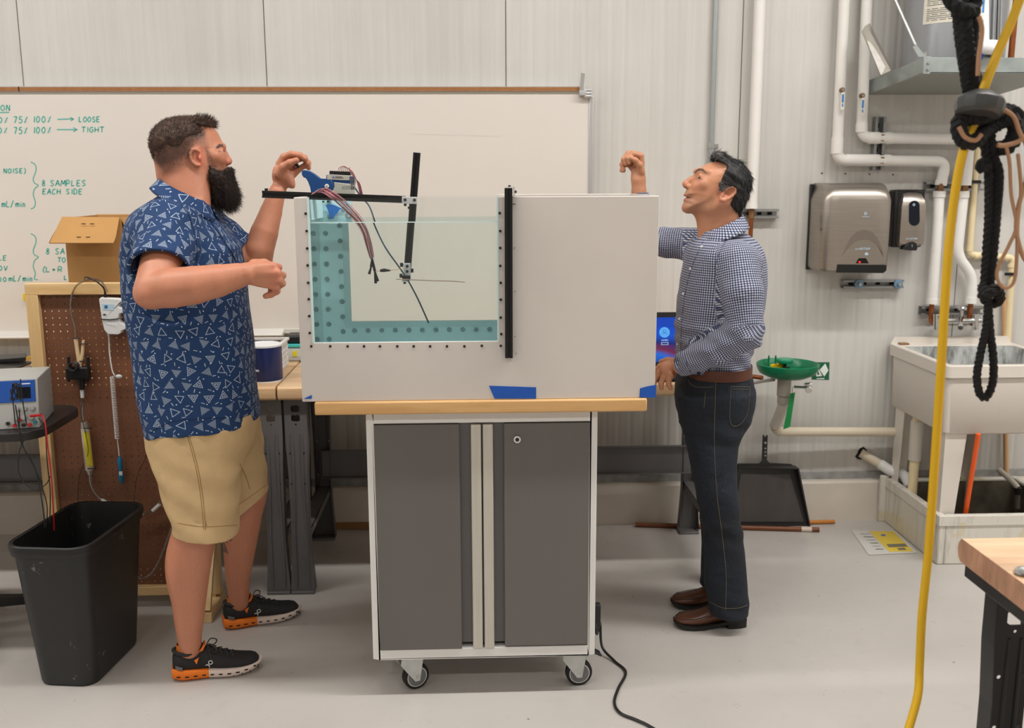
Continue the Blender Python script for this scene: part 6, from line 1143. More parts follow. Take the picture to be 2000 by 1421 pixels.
for pts in ([(1912, 32), (1918, 60), (1912, 110), (1910, 148)], [(1873, 248), (1885, 268), (1905, 274), (1917, 262)], [(1960, 213), (1980, 228), (1990, 255), (1995, 270), (1985, 278), (1962, 284), (1948, 283)], [(1965, 285), (1972, 320), (1975, 380), (1985, 440), (1970, 480), (1950, 520), (1948, 545), (1962, 562), (1980, 550), (1986, 500), (1988, 430), (1994, 370), (1988, 300)], [(1992, 260), (2006, 290), (2004, 350), (1990, 400), (1985, 450), (1998, 500), (2015, 520)]):
    MB().tube(smooth_path([P(a, b_, YC-0.0) for a, b_ in pts], 7), 0.0036 if pts[0][1] > 270 else 0.0046, 8).build('cord_strand', tan, tn)
# ================================================================ organic shapes: implicit fields meshed with surface nets
class Field:
    def __init__(s, lo, hi, h):
        s.lo = np.array(lo, float); s.h = h; s.n = np.ceil((np.array(hi, float)-s.lo)/h).astype(int)+1
        s.f = np.full(s.n, 0.5, np.float32); s.ax = [s.lo[i]+h*np.arange(s.n[i]) for i in range(3)]
    def win(s, lo, hi):
        i0 = np.maximum(np.floor((np.array(lo)-s.lo)/s.h).astype(int), 0); i1 = np.minimum(np.ceil((np.array(hi)-s.lo)/s.h).astype(int)+1, s.n)
        sl = tuple(slice(a, max(b_, a)) for a, b_ in zip(i0, i1))
        X = s.ax[0][sl[0]][:, None, None]; Y = s.ax[1][sl[1]][None, :, None]; Z = s.ax[2][sl[2]][None, None, :]
        return sl, X, Y, Z
    def union(s, sl, d, k):
        a = s.f[sl]
        if k > 0: hh = np.maximum(k-np.abs(a-d), 0)/k; s.f[sl] = np.minimum(a, d)-hh*hh*k*0.25
        else: s.f[sl] = np.minimum(a, d)
    def cut(s, sl, d, k=0.0):        # remove the inside of d
        a = s.f[sl]; d = -d
        if k > 0: hh = np.maximum(k-np.abs(a-d), 0)/k; s.f[sl] = np.maximum(a, d)+hh*hh*k*0.25
        else: s.f[sl] = np.maximum(a, d)
    def cone_d(s, a, b, ra, rb, X, Y, Z, flat=None):
        a, b = np.array(a, float), np.array(b, float); ab = b-a; L = max(ab @ ab, 1e-12)
        t = np.clip(((X-a[0])*ab[0]+(Y-a[1])*ab[1]+(Z-a[2])*ab[2])/L, 0, 1)
        return np.sqrt((X-a[0]-t*ab[0])**2+(Y-a[1]-t*ab[1])**2+(Z-a[2]-t*ab[2])**2)-(ra+(rb-ra)*t)
    def cone(s, a, b, ra, rb=None, k=0.01, cut=False):
        rb = ra if rb is None else rb; m = max(ra, rb)+k+4*s.h+0.01; lo = np.minimum(a, b)-m; hi = np.maximum(a, b)+m
        sl, X, Y, Z = s.win(lo, hi)
        if 0 in s.f[sl].shape: return s
        d = s.cone_d(a, b, ra, rb, X, Y, Z).astype(np.float32); (s.cut if cut else s.union)(sl, d, k); return s
    def chain(s, pts, rs, k=0.008):
        for i in range(len(pts)-1): s.cone(pts[i], pts[i+1], rs[i], rs[i+1], k)
        return s
    def ell(s, c, r, k=0.01, R=None, cut=False):
        c = np.array(c, float); r = np.array(r, float); m = r.max()+k+4*s.h+0.01; sl, X, Y, Z = s.win(c-m, c+m)
        if 0 in s.f[sl].shape: return s
        x, y, z = X-c[0], Y-c[1], Z-c[2]
        if R is not None: R = np.array(R); x, y, z = (R[0, i]*x+R[1, i]*y+R[2, i]*z for i in range(3))
        q = np.sqrt((x/r[0])**2+(y/r[1])**2+(z/r[2])**2); d = ((q-1)*r.min()).astype(np.float32); (s.cut if cut else s.union)(sl, d, k); return s
    def stack(s, rows, k=0.02, p=2.4, cut=False, grow=0.0, zlim=None):   # rows: (z, x0, x1, cy, ry) -> elliptical cross-sections
        rows = sorted(rows); z_ = np.array([r[0] for r in rows]); x0 = np.array([r[1] for r in rows]); x1 = np.array([r[2] for r in rows]); cy = np.array([r[3] for r in rows]); ry = np.array([r[4] for r in rows])
        m = 0.06+k; lo = (x0.min()-m, (cy-ry).min()-m, z_[0]-m); hi = (x1.max()+m, (cy+ry).max()+m, z_[-1]+m); sl, X, Y, Z = s.win(lo, hi)
        zz = s.ax[2][sl[2]]
        def I(v): 
            w = np.interp(zz, z_, v); kk = max(1, int(0.012/s.h)); ker = np.ones(2*kk+1)/(2*kk+1); return np.convolve(np.pad(w, kk, mode='edge'), ker, 'valid')
        a0, a1, c, r = I(x0), I(x1), I(cy), I(ry); cx = (a0+a1)/2; rx = (a1-a0)/2+grow; r = r+grow
        q = (np.abs((X-cx)/rx)**p+np.abs((Y-c)/r)**p)**(1/p); d = (q-1)*np.minimum(rx, r)
        d = np.maximum(d, np.maximum(z_[0]-Z, Z-z_[-1])).astype(np.float32); (s.cut if cut else s.union)(sl, d, k); return s
    def func(s, fn, lo, hi, k=0.0, mode='union'):
        sl, X, Y, Z = s.win(lo, hi); d = fn(X, Y, Z).astype(np.float32); {'union': s.union, 'cut': s.cut}[mode](sl, np.broadcast_to(d, s.f[sl].shape), k); return s
    def mesh(s):
        f = s.f; ins = f < 0; nx, ny, nz = f.shape
        c = np.zeros((nx-1, ny-1, nz-1), np.uint8); offs = [(i, j, k) for i in (0, 1) for j in (0, 1) for k in (0, 1)]
        for i, j, k in offs: c += ins[i:nx-1+i, j:ny-1+j, k:nz-1+k]
        act = (c > 0) & (c < 8); I, J, K = np.nonzero(act); idx = np.full(act.shape, -1, np.int32); idx[I, J, K] = np.arange(len(I))
        v = {o: f[I+o[0], J+o[1], K+o[2]] for o in offs}; acc = np.zeros((len(I), 3)); cnt = np.zeros(len(I))
        for o in offs:
            for ax in range(3):
                if o[ax]: continue
                p = list(o); p[ax] = 1; a, b = v[o], v[tuple(p)]; m = (a < 0) != (b < 0); t = np.where(m, a/np.where(m, a-b, 1), 0)
                pos = np.array(o, float)[None, :].repeat(len(I), 0); pos[:, ax] += t; acc[m] += pos[m]; cnt[m] += 1
        V = (np.stack([I, J, K], 1)+acc/np.maximum(cnt, 1)[:, None])*s.h+s.lo; Q = []
        for ax in range(3):
            sh = [slice(0, None)]*3; a = [slice(None)]*3; b = [slice(None)]*3; a[ax] = slice(0, -1); b[ax] = slice(1, None)
            m = ins[tuple(a)] != ins[tuple(b)]; i, j, k = np.nonzero(m); g = [i, j, k]; o1, o2 = [(1, 2), (2, 0), (0, 1)][ax]
            ok = (g[o1] > 0) & (g[o2] > 0) & (g[o1] < f.shape[o1]-1) & (g[o2] < f.shape[o2]-1); g = [x[ok] for x in g]; inn = ins[g[0], g[1], g[2]]
            def cell(d1, d2):
                h = [x.copy() for x in g]; h[o1] = h[o1]-d1; h[o2] = h[o2]-d2; return idx[h[0], h[1], h[2]]
            q = np.stack([cell(1, 1), cell(0, 1), cell(0, 0), cell(1, 0)], 1); q[~inn] = q[~inn][:, ::-1]; Q.append(q)
        return V, np.concatenate(Q)
def poly_dist(poly, X, Z):      # signed distance to a 2-D polygon (positive inside)
    d2 = np.full(X.shape, 1e9); ins = np.zeros(X.shape, bool); n = len(poly)
    for i in range(n):
        (ax, az), (bx, bz) = poly[i], poly[(i+1) % n]; ex, ez = bx-ax, bz-az; t = np.clip(((X-ax)*ex+(Z-az)*ez)/max(ex*ex+ez*ez, 1e-12), 0, 1)
        d2 = np.minimum(d2, (X-ax-t*ex)**2+(Z-az-t*ez)**2); cond = (az > Z) != (bz > Z)
        ins ^= cond & (X < (bx-ax)*(Z-az)/(bz-az if bz != az else 1e-12)+ax)
    return np.sqrt(d2)*np.where(ins, 1, -1)
def inflate(poly, yc, shear, xc, wmax, R, sub=0.0):    # rounded solid whose side outline is the polygon
    def fn(X, Y, Z):
        XX, ZZ = np.broadcast_arrays(X[:, 0, :], Z[:, 0, :]); d = poly_dist(poly, XX, ZZ)-sub
        w = wmax(XX, ZZ) if callable(wmax) else wmax+0*XX
        dn = np.minimum(d/R, 1); y = (Y-yc-shear*(X-xc)); q = np.sqrt((y/w[:, None, :])**2+((1-dn)**2)[:, None, :]); return (q-1)*np.minimum(w, R)[:, None, :]
    return fn
def mesh_obj(name, VF, m, parent=None, smooth=180, attrs=None, mods=0, iters=2):
    V, Q = VF; off = np.array(WL[parent.name]) if parent else np.zeros(3)
    me = bpy.data.meshes.new(name); me.vertices.add(len(V)); me.vertices.foreach_set('co', (V-off).astype(np.float32).ravel())
    me.loops.add(Q.size); me.loops.foreach_set('vertex_index', Q.astype(np.int32).ravel()); me.polygons.add(len(Q))
    me.polygons.foreach_set('loop_start', np.arange(0, Q.size, 4, dtype=np.int32)); me.update(calc_edges=True); me.validate()
    for k, (ty, val) in (attrs or {}).items():
        at = me.attributes.new(k, ty, 'POINT'); at.data.foreach_set('color' if 'COLOR' in ty else 'vector', np.asarray(val, np.float32).ravel())
    o = put(name, me, m, parent, 0, smooth)
    if iters: sm = o.modifiers.new('relax', 'SMOOTH'); sm.factor = 0.5; sm.iterations = iters
    return o
def join_vf(parts):
    V = []; Q = []; o = 0
    for v, q in parts: V.append(v); Q.append(q+o); o += len(v)
    return np.concatenate(V), np.concatenate(Q)
def to_px(V):
    v = V-CAM; z = v @ FWD; return W_PX/2+F_PX*(v @ RIGHT)/z, H_PX/2-F_PX*(v @ UP)/z
def sstep(a, b, x): t = np.clip((x-a)/(b-a), 0, 1); return t*t*(3-2*t)
def vnoise(V, f, seed=0):     # cheap smooth noise
    r = np.random.RandomState(seed); s = 0
    for i in range(6): k = r.normal(size=3)*f; s = s+np.sin(V @ k+r.uniform(0, 6.28))
    return s/6
def inpoly(poly, px, py): return poly_dist(poly, px, py)
def skin_mat(name, rough=0.48):
    m = bpy.data.materials.new(name); m.use_nodes = True; t = NT(m); a = t.new('ShaderNodeAttribute', attribute_name='col')
    t.l.new(a.outputs['Color'], t.bsdf.inputs['Base Color']); t.bsdf.inputs['Roughness'].default_value = rough
    t.bsdf.inputs['Subsurface Weight'].default_value = 0.12; t.bsdf.inputs['Subsurface Radius'].default_value = (0.012, 0.005, 0.003); t.bsdf.inputs['Subsurface Scale'].default_value = 0.6
    t.l.new(t.bump(t.noise(t.coord(), 260, 3), 0.12, 0.002), t.bsdf.inputs['Normal']); return m
def strands(name, obj, n, fdir, length, r, m, parent, mask=None, seed=1, wob=0.0, segs=3):   # many fine hairs rooted on a mesh
    rs = np.random.RandomState(seed); me = obj.data; nv = len(me.vertices); co = np.empty(nv*3, np.float32); me.vertices.foreach_get('co', co); co = co.reshape(-1, 3)
    npol = len(me.polygons); cen = np.empty(npol*3, np.float32); me.polygons.foreach_get('center', cen); cen = cen.reshape(-1, 3); nor = np.empty(npol*3, np.float32); me.polygons.foreach_get('normal', nor); nor = nor.reshape(-1, 3)
    cen = cen+np.array(WL[obj.name]); ok = np.arange(npol) if mask is None else np.nonzero(mask(cen))[0]
    pick = rs.choice(ok, min(n, len(ok)*3)); c, nn = cen[pick]+rs.normal(size=(len(pick), 3))*0.0012, nor[pick]; d = fdir(c, nn, rs); d /= np.linalg.norm(d, axis=1)[:, None]
    L = (length(c) if callable(length) else length)*rs.uniform(0.6, 1.2, len(pick)); u = np.cross(d, nn+1e-4); u /= np.linalg.norm(u, axis=1)[:, None]+1e-9; w = np.cross(d, u); ph = rs.uniform(0, 6.28, len(pick))
    rings = []
    for s in range(segs+1):
        t = s/segs; wv = wob*t*np.sin(ph+t*5); p = c-nn*0.001+d*(L*t)[:, None]+u*wv[:, None]+w*(wob*t*np.cos(ph+t*4))[:, None]-nn*(0.0)
        rr = r*(1-0.85*t); rings.append(np.stack([p+u*rr, p-u*0.5*rr+w*0.87*rr, p-u*0.5*rr-w*0.87*rr], 1))
    Rg = np.stack(rings, 1); N = len(pick); V = Rg.reshape(-1, 3); base = (np.arange(N)*(segs+1)*3)[:, None]; Q = []
    for s in range(segs):
        for k in range(3): Q.append(base+np.array([s*3+k, s*3+(k+1) % 3, (s+1)*3+(k+1) % 3, (s+1)*3+k])[None, :])
    o = mesh_obj(name, (V, np.concatenate(Q)), m, parent, 180, None, 0, 0); o['kind'] = 'stuff'; return o
from mathutils.bvhtree import BVHTree
_BV = {}
def on_surface(obj, pts, lift=0.0008):      # points of a mesh seen through the given pixels
    if obj.name not in _BV:
        dg = bpy.context.evaluated_depsgraph_get(); ev = obj.evaluated_get(dg); me = ev.to_mesh(); off = Vector(WL[obj.name]); _BV[obj.name] = BVHTree.FromPolygons([v.co+off for v in me.vertices], [tuple(p.vertices) for p in me.polygons]); ev.to_mesh_clear()
    bv = _BV[obj.name]; out = []
    for px, py in pts:
        d = Vector(ray(px, py)).normalized(); h = bv.ray_cast(Vector(CAM), d)
        if h[0] is not None: out.append(h[0]+h[1].normalized()*lift if h[1].dot(d) < 0 else h[0]-h[1].normalized()*lift)
    return out
def surf_path(obj, pts, lift=0.001, k=8):    # a smooth line drawn over a mesh
    q = smooth_path([Vector((a, b_, 0)) for a, b_ in pts], k); return on_surface(obj, [(p.x, p.y) for p in q], lift)
def seam(obj, pts, r, m, name, lift=0.001):
    s_ = surf_path(obj, pts, lift)
    if len(s_) > 2: MB().tube(s_, r, 5).build(name, m, obj)
def A3(px, py, Y): return np.array(P(px, py, Y))
def rows_at(tab, Y): return [(P(b_, y, Yc).z, P(b_, y, Yc).x, P(f_, y, Yc).x, Yc, r) for y, b_, f_, Yc, r in [(t[0], t[1], t[2], (t[3] if len(t) > 4 else Y), t[-1]) for t in tab]]
# ================================================================ the bearded man
YM = 3.24
man = None
# ---- head
hp = lambda a, b_: (280+a/6.46, 210+b_/6.46)
outl = [(250, 850), (200, 690), (150, 500), (158, 400), (178, 320), (235, 250), (320, 178), (435, 140), (610, 128), (740, 150), (810, 200), (860, 258), (900, 310), (930, 380), (965, 450), (985, 485), (972, 530), (985, 570), (1000, 640), (1005, 690), (1010, 740), (1040, 765), (1045, 800), (1035, 830), (1045, 880), (1020, 950), (930, 985), (840, 960), (760, 900), (640, 900), (520, 940), (400, 940), (300, 900)]
YHD = 3.27; SHR = 0.42; poly = [XZ(*hp(a, b_), YHD) for a, b_ in outl]; hxc = P(*hp(560, 500), YHD).x
f = BODY = Field((P(240, 600, 3.2).x, 2.78, 0.0), (P(625, 330, 3.45).x, 3.62, P(350, 215, YHD).z), 0.003); hlo, hhi = (hxc-0.16, YHD-0.2, P(350, 440, YHD).z), (hxc+0.18, YHD+0.2, P(350, 215, YHD).z)
zt_, zb2 = P(350, 228, YHD).z, P(350, 360, YHD).z
def wl(X, Z): t = np.clip((Z-zb2)/(zt_-zb2), 0, 1); fr = np.clip((X-hxc)/0.1, -1, 1); return (0.060+0.020*np.sin(np.clip(t*1.25, 0, 1)*PI*0.62))*(1-0.14*np.maximum(fr, 0))
f.func(inflate(poly, YHD, SHR, hxc, wl, 0.075), hlo, hhi, 0)
def H(a, b_, dy=0.0): p = A3(*hp(a, b_), YHD); p[1] += SHR*(p[0]-hxc)+dy; return p
f.cone(H(962, 540), H(1030, 660), 0.010, 0.0095, 0.014); f.ell(H(1030, 672), (0.0095, 0.010, 0.008), 0.008); f.ell(H(1018, 690, -0.011), (0.009, 0.006, 0.007), 0.007); f.ell(H(1018, 690, 0.011), (0.009, 0.006, 0.007), 0.007); f.ell(H(1035, 705, -0.006), (0.005, 0.0035, 0.003), 0.002, None, True)
f.cone(H(930, 492, -0.034), H(972, 480, -0.012), 0.008, 0.009, 0.012)      # brow
f.ell(H(955, 545, -0.036), (0.014, 0.012, 0.009), 0.008, None, True); f.ell(H(958, 548, -0.030), (0.0125, 0.0115, 0.0105), 0.003)
f.cone(H(905, 610, -0.045), H(960, 640, -0.03), 0.018, 0.016, 0.02)       # cheek
# neck and upper chest, hidden by the collar
f.cone(H(500, 760, 0.0), A3(356, 402, YM), 0.064, 0.066, 0.02); f.cone(H(620, 800, 0.0), A3(372, 415, YM), 0.058, 0.06, 0.03); f.cone(H(375, 750), A3(340, 405, YM), 0.038, 0.042, 0.03)
f.cone(H(700, 880, -0.03), A3(388, 400, YM-0.02), 0.022, 0.024, 0.03)
# near ear
ec_ = H(725, 635, -0.076)
f.ell(ec_+np.array([0.002, 0.004, 0]), (0.016, 0.008, 0.027), 0.008); f.ell(ec_+np.array([0.006, -0.006, 0.0]), (0.008, 0.009, 0.015), 0.004, None, True)
helix = [H(a, b_, -0.082) for a, b_ in ((770, 560), (730, 535), (690, 540), (668, 590), (672, 640), (695, 690), (735, 725), (775, 732))]; f.chain(helix, [0.004, 0.0048, 0.005, 0.005, 0.0045, 0.0045, 0.006, 0.005], 0.003)
f.ell(H(775, 640, -0.083), (0.005, 0.006, 0.008), 0.004); f.ell(H(745, 650, -0.08), (0.004, 0.007, 0.005), 0.002, None, True)
# ---- near arm (bent, fist) and far arm (raised hand)
E1, W1 = A3(300, 566, 2.87), A3(480, 534, 2.88)
f.cone(A3(335, 440, 3.05), E1, 0.062, 0.054, 0.02); f.chain([E1, A3(335, 562, 2.86), A3(378, 557, 2.86), A3(425, 548, 2.87), A3(462, 539, 2.88), W1], [0.053, 0.057, 0.0545, 0.047, 0.037, 0.0305], 0.003)
f.ell(A3(290, 578, 2.86), (0.035, 0.04, 0.03), 0.02)
K = [A3(534, 521, 2.880), A3(541, 533, 2.872), A3(542.5, 546, 2.876), A3(537, 559, 2.886)]
for i, k_ in enumerate(K):
    f.cone(A3(482+i*1.0, 526+i*6, 2.885), k_, 0.016-0.001*i, 0.0135-0.0006*i, 0.010)
f.ell(A3(508, 537, 2.892), (0.034, 0.017, 0.03), 0.012)
d1 = [(0.008, 0.034, -0.004), (0.009, 0.036, -0.010), (0.006, 0.034, -0.014), (0.0, 0.022, -0.016)]; d2 = [(-0.022, 0.018, -0.010), (-0.022, 0.018, -0.014), (-0.022, 0.014, -0.016), (-0.018, 0.002, -0.010)]
for k_, a, b_ in zip(K, d1, d2): p1 = k_+np.array(a); p2 = p1+np.array(b_); f.chain([k_, p1, p2, p2+np.array([-0.014, -0.006, -0.004])], [0.0125, 0.0105, 0.0098, 0.0085], 0.004)
f.chain([A3(496, 516, 2.90), A3(516, 514, 2.918), A3(532, 520, 2.925), A3(540, 530, 2.925)], [0.016, 0.0125, 0.0115, 0.009], 0.006)   # thumb along the far side
E2, W2 = A3(503, 517, 3.40), A3(541, 376, 3.45)
f.cone(A3(418, 458, 3.43), E2, 0.062, 0.05, 0.02); f.chain([E2, A3(505, 490, 3.40), A3(516, 455, 3.42), A3(529, 415, 3.44), W2], [0.048, 0.050, 0.046, 0.037, 0.0285], 0.003)
f.ell(A3(552, 345, 3.455), (0.036, 0.017, 0.040), 0.014, Matrix.Rotation(-0.25, 3, 'Y')); f.ell(A3(545, 338, 3.438), (0.017, 0.014, 0.026), 0.012, Matrix.Rotation(-0.5, 3, 'Y')); f.ell(A3(565, 352, 3.445), (0.014, 0.013, 0.030), 0.012, Matrix.Rotation(-0.5, 3, 'Y'))
fing = [([(548, 320, 3.45), (554, 307, 3.445), (569, 300.5, 3.435), (586, 303, 3.43), (596, 310, 3.43)], [0.016, 0.0125, 0.0108, 0.0098, 0.0082]),
        ([(558, 320, 3.455), (566, 307, 3.455), (581, 303, 3.45), (595, 308, 3.445), (601, 319, 3.44)], [0.016, 0.012, 0.0108, 0.0098, 0.0082]),
        ([(566, 326, 3.465), (578, 312, 3.47), (592, 308, 3.468), (602, 318, 3.462), (603, 328, 3.455)], [0.015, 0.0115, 0.0104, 0.0094, 0.008]),
        ([(572, 340, 3.46), (584, 330, 3.462), (594, 324, 3.458), (602, 324, 3.45)], [0.014, 0.0105, 0.009, 0.0075]),
        ([(543, 340, 3.43), (553, 326, 3.422), (566, 318, 3.416), (579, 313, 3.415)], [0.017, 0.0145, 0.0125, 0.0100])]
for pts, rs_ in fing: f.chain([A3(*p) for p in pts], rs_, 0.004)
# ---- legs
NL = [(1000, 345, 440), (1030, 338, 426), (1060, 334, 420), (1090, 331, 414), (1120, 331, 409), (1150, 333, 405), (1180, 337, 401), (1210, 341, 398), (1240, 346, 394), (1265, 351, 392), (1310, 354, 390)]
FL = [(930, 440, 522), (960, 448, 523), (985, 441, 518), (1010, 437, 511), (1040, 436, 506), (1070, 437, 500), (1100, 439, 494), (1130, 441, 489), (1155, 445, 486), (1180, 449, 485), (1215, 451, 484)]
def foot(h, t, L=0.285): h, t = PZ(*h, 0), PZ(*t, 0); a = math.atan2(t.y-h.y, t.x-h.x); return h.x-0.006, h.y+0.032, a
FT1, FT2 = foot((338, 1334), (506, 1312)), foot((438, 1234), (583, 1206)); AY1, AY2 = (q[1]+0.052*math.sin(q[2])+0.004 for q in (FT1, FT2))
def leg_rows(tab, Y, YA, s=0.93):
    y0, y1 = tab[0][0], tab[-1][0]; out = []
    for y, b_, f_ in tab: Yc = Y+(YA-Y)*min(1, ((y-y0)/(y1-y0))**1.5); out.append((max(0.062, P(b_, y, Yc).z), P(b_, y, Yc).x, P(f_, y, Yc).x, Yc, (P(f_, y, Yc).x-P(b_, y, Yc).x)/2*s))
    return out
nl, fl_ = leg_rows(NL, 3.11, AY1), leg_rows(FL, 3.46, AY2); f.stack(nl, 0.0, 2.1); f.stack(fl_, 0.0, 2.1)
f.cone(A3(395, 1005, 3.11), A3(378, 860, 3.16), 0.07, 0.085, 0.02); f.cone(A3(485, 945, 3.44), A3(430, 860, 3.34), 0.062, 0.085, 0.02)
f.ell(A3(345, 1110, 3.1), (0.03, 0.045, 0.08), 0.03); f.ell(A3(371, 1258, AY1-0.012), (0.018, 0.018, 0.016), 0.02); f.ell(A3(467, 1164, AY2-0.012), (0.018, 0.018, 0.016), 0.02)
tors = [(374, 322, 388, 0.055), (388, 303, 397, 0.085), (400, 285, 405, 0.115), (412, 269, 411, 0.155), (425, 261, 418, 0.198), (440, 256, 428, 0.226), (455, 253, 441, 0.236), (470, 251, 454, 0.238), (485, 249, 465, 0.236), (520, 247, 475, 0.228), (560, 248, 478, 0.22), (600, 252, 482, 0.215), (640, 258, 487, 0.212), (690, 266, 492, 0.212), (740, 275, 497, 0.214), (790, 283, 501, 0.218), (822, 289, 503, 0.22), (862, 293, 504, 0.222)]
def trows(tab, Y): return [(P(b_, y, Y).z, P(b_, y, Y).x, P(f_, y, Y).x, Y, r) for y, b_, f_, r in tab]
tr1 = trows(tors, YM); f.stack(trows(tors[2:], YM), 0.03, 2.35, False, -0.022)
VF = f.mesh(); V = VF[0]; del f, BODY; px, py = to_px(V); N = len(V)
base = np.array(RGB(192, 128, 99)[:3]); red = np.array(RGB(200, 112, 90)[:3]); col = np.tile(base, (N, 1)); nz_ = vnoise(V, 40, 1)[:, None]*0.05+vnoise(V, 300, 2)[:, None]*0.05
col = col*(1+nz_)
def blend(mask, c, a): 
    global col
    mk_ = (mask*a)[:, None]; col = col*(1-mk_)+np.array(c)*mk_
cr = lambda a, b_, ra, rb: np.exp(-(((px-hp(a, b_)[0])/ra)**2+((py-hp(a, b_)[1])/rb)**2))
hd = py < 352
blend(cr(1055, 670, 6, 8)*hd, red, 0.6); blend(cr(725, 635, 9, 20)*hd, RGB(220, 118, 96)[:3], 0.55); blend(cr(380, 830, 30, 9)*hd, RGB(170, 108, 92)[:3], 0.25)
fade = [hp(a, b_) for a, b_ in ((250, 860), (120, 700), (120, 300), (300, 90), (700, 100), (715, 200), (790, 300), (830, 460), (840, 600), (790, 560), (740, 500), (660, 500), (620, 620), (560, 760), (400, 810))]
fd = sstep(-3, 10, poly_dist(fade, px, py))*(V[:, 2] > P(300, 350, YHD).z); blend(fd*(0.8+0.2*vnoise(V, 300, 5)), RGB(112, 78, 66)[:3], 0.6); hq = poly_dist([hp(a, b_) for a, b_ in ((235, 700), (100, 640), (100, 300), (300, 60), (900, 60), (790, 225), (745, 260), (780, 330), (700, 350), (620, 380), (560, 470), (520, 560), (420, 620), (330, 660))], px, py); blend(sstep(-14, 2, hq)*fd, RGB(72, 50, 42)[:3], 0.8)
brow = [hp(a, b_) for a, b_ in ((905, 510), (950, 458), (1005, 462), (1010, 495), (975, 492), (935, 520))]; blend(sstep(-1.2, 1.0, poly_dist(brow, px, py))*hd, RGB(58, 42, 36)[:3], 0.9)
ck = [hp(a, b_) for a, b_ in ((780, 520), (840, 560), (890, 690), (960, 760), (1030, 735), (1060, 760), (1060, 900), (800, 900), (810, 740), (800, 640))]; blend(sstep(-2.5, 2.5, poly_dist(ck, px, py))*hd*(0.75+0.4*vnoise(V, 500, 17)), RGB(70, 50, 42)[:3], 0.7)
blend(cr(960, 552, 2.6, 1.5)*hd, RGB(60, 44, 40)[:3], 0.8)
blend((py > 860)*sstep(-0.3, 0.6, vnoise(V, 500, 8)), RGB(176, 112, 88)[:3], 0.3); kn = (px > 525)*(px < 552)*(py > 505)*(py < 585); blend(kn*1.0, red, 0.25)
tat = [(430, 1048), (446, 1040), (460, 1046), (452, 1056), (440, 1062), (446, 1080), (436, 1078), (432, 1062)]; blend((poly_dist(tat, px, py) > 0)*(vnoise(V, 220, 4) > -0.15)*(py > 1030)*(V[:, 1] > 3.3), RGB(62, 66, 72)[:3], 0.7)
SKL = skin_mat('skin_ruddy')
man = mesh_obj('person', VF, SKL, None, 180, {'col': ('FLOAT_COLOR', np.c_[np.clip(col, 0, 1), np.ones(N)])}, 0, 1)
tag(man, 'bearded man in patterned blue shirt and khaki shorts reaching over the tank', 'person')
# ---- eye
e0 = H(955, 548, -0.028); MB().ell(e0+np.array([0.003, -0.0012, 0]), (0.0105, 0.0105, 0.0085), 16, 10).build('eye', mat('eye_white', (216, 208, 200), 0.25), man); MB().ell(e0+np.array([0.0115, -0.0045, 0]), (0.0042, 0.0045, 0.0045), 12, 8).build('iris', mat('iris_dark', (50, 40, 34), 0.2), man)
# ---- hair, beard
hair_dark = mat('hair_brown', (70, 50, 40), 0.7, var=0.3, vscale=60); beard_m = mat('beard_brown', (46, 32, 24), 0.7, var=0.35, vscale=70)
hpoly = [XZ(*hp(a, b_), YHD) for a, b_ in ((235, 700), (180, 640), (138, 500), (142, 400), (158, 318), (218, 238), (308, 160), (430, 122), (620, 106), (780, 114), (850, 165), (866, 240), (790, 225), (700, 205), (745, 260), (780, 330), (700, 350), (620, 380), (560, 470), (520, 560), (420, 620), (330, 660))]
big = [XZ(*hp(a, b_), YHD) for a, b_ in ((235, 760), (180, 640), (136, 500), (140, 400), (156, 318), (216, 238), (306, 158), (430, 120), (620, 104), (790, 108), (862, 160), (880, 250), (860, 420), (860, 760))]
def hmask(X, Y, Z): XX, ZZ = np.broadcast_arrays(X[:, 0, :], Z[:, 0, :]); return (poly_dist(hpoly, XX, ZZ))[:, None, :]+0*Y
g = Field((hxc-0.16, YHD-0.2, P(350, 340, YHD).z), (hxc+0.16, YHD+0.2, P(350, 212, YHD).z), 0.003); g.func(inflate(big, YHD, SHR, hxc, lambda X, Z: wl(X, Z)-0.002+0.0025*np.sin(140*X+2*np.sin(170*Z))*np.sin(150*Z)*0.6+0.0075*np.clip((Z-P(350, 300, YHD).z)/0.06, 0, 1), 0.077), g.lo, g.lo+g.n*g.h, 0)
sl, X, Y, Z = g.win(g.lo, g.lo+g.n*g.h); g.f = np.maximum(g.f, -hmask(X, Y, Z)).astype(np.float32)
hair = mesh_obj('hair', g.mesh(), hair_dark, man, 180, None, 0, 2)
fwd_ = np.array([1, SHR, 0])/math.hypot(1, SHR)
strands('side_stubble', man, 5000, lambda c, n, r: n*0.6+np.array([-0.2, -0.1, -0.7])+r.normal(size=n.shape)*0.25, 0.005, 0.00045, mat('strand_brown', (62, 44, 34), 0.6), man, lambda c: (poly_dist([hp(a, b_) for a, b_ in ((250, 780), (120, 640), (120, 300), (300, 60), (700, 180), (760, 330), (680, 420), (600, 520), (560, 640), (420, 720))], *to_px(c)) > 0) & (c[:, 2] > P(300, 345, YHD).z), 6, 0.0005, 2)
strands('hair_strands', hair, 6500, lambda c, n, r: n*0.8+fwd_*0.5+np.array([0, 0, 0.45])+r.normal(size=n.shape)*0.3, lambda c: np.where(c[:, 0] > hxc+0.03, 0.016, 0.008), 0.0007, mat('strand_brown', (62, 44, 34), 0.6), man, None, 2, 0.001, 2)
bl = [hp(a, b_) for a, b_ in ((835, 640), (870, 660), (920, 740), (990, 790), (1045, 745), (1078, 765), (1075, 820), (1090, 900), (1125, 1000), (1145, 1100), (1130, 1200), (1080, 1280), (980, 1270), (880, 1220), (840, 1180), (850, 1080), (825, 960), (800, 880), (815, 760))]
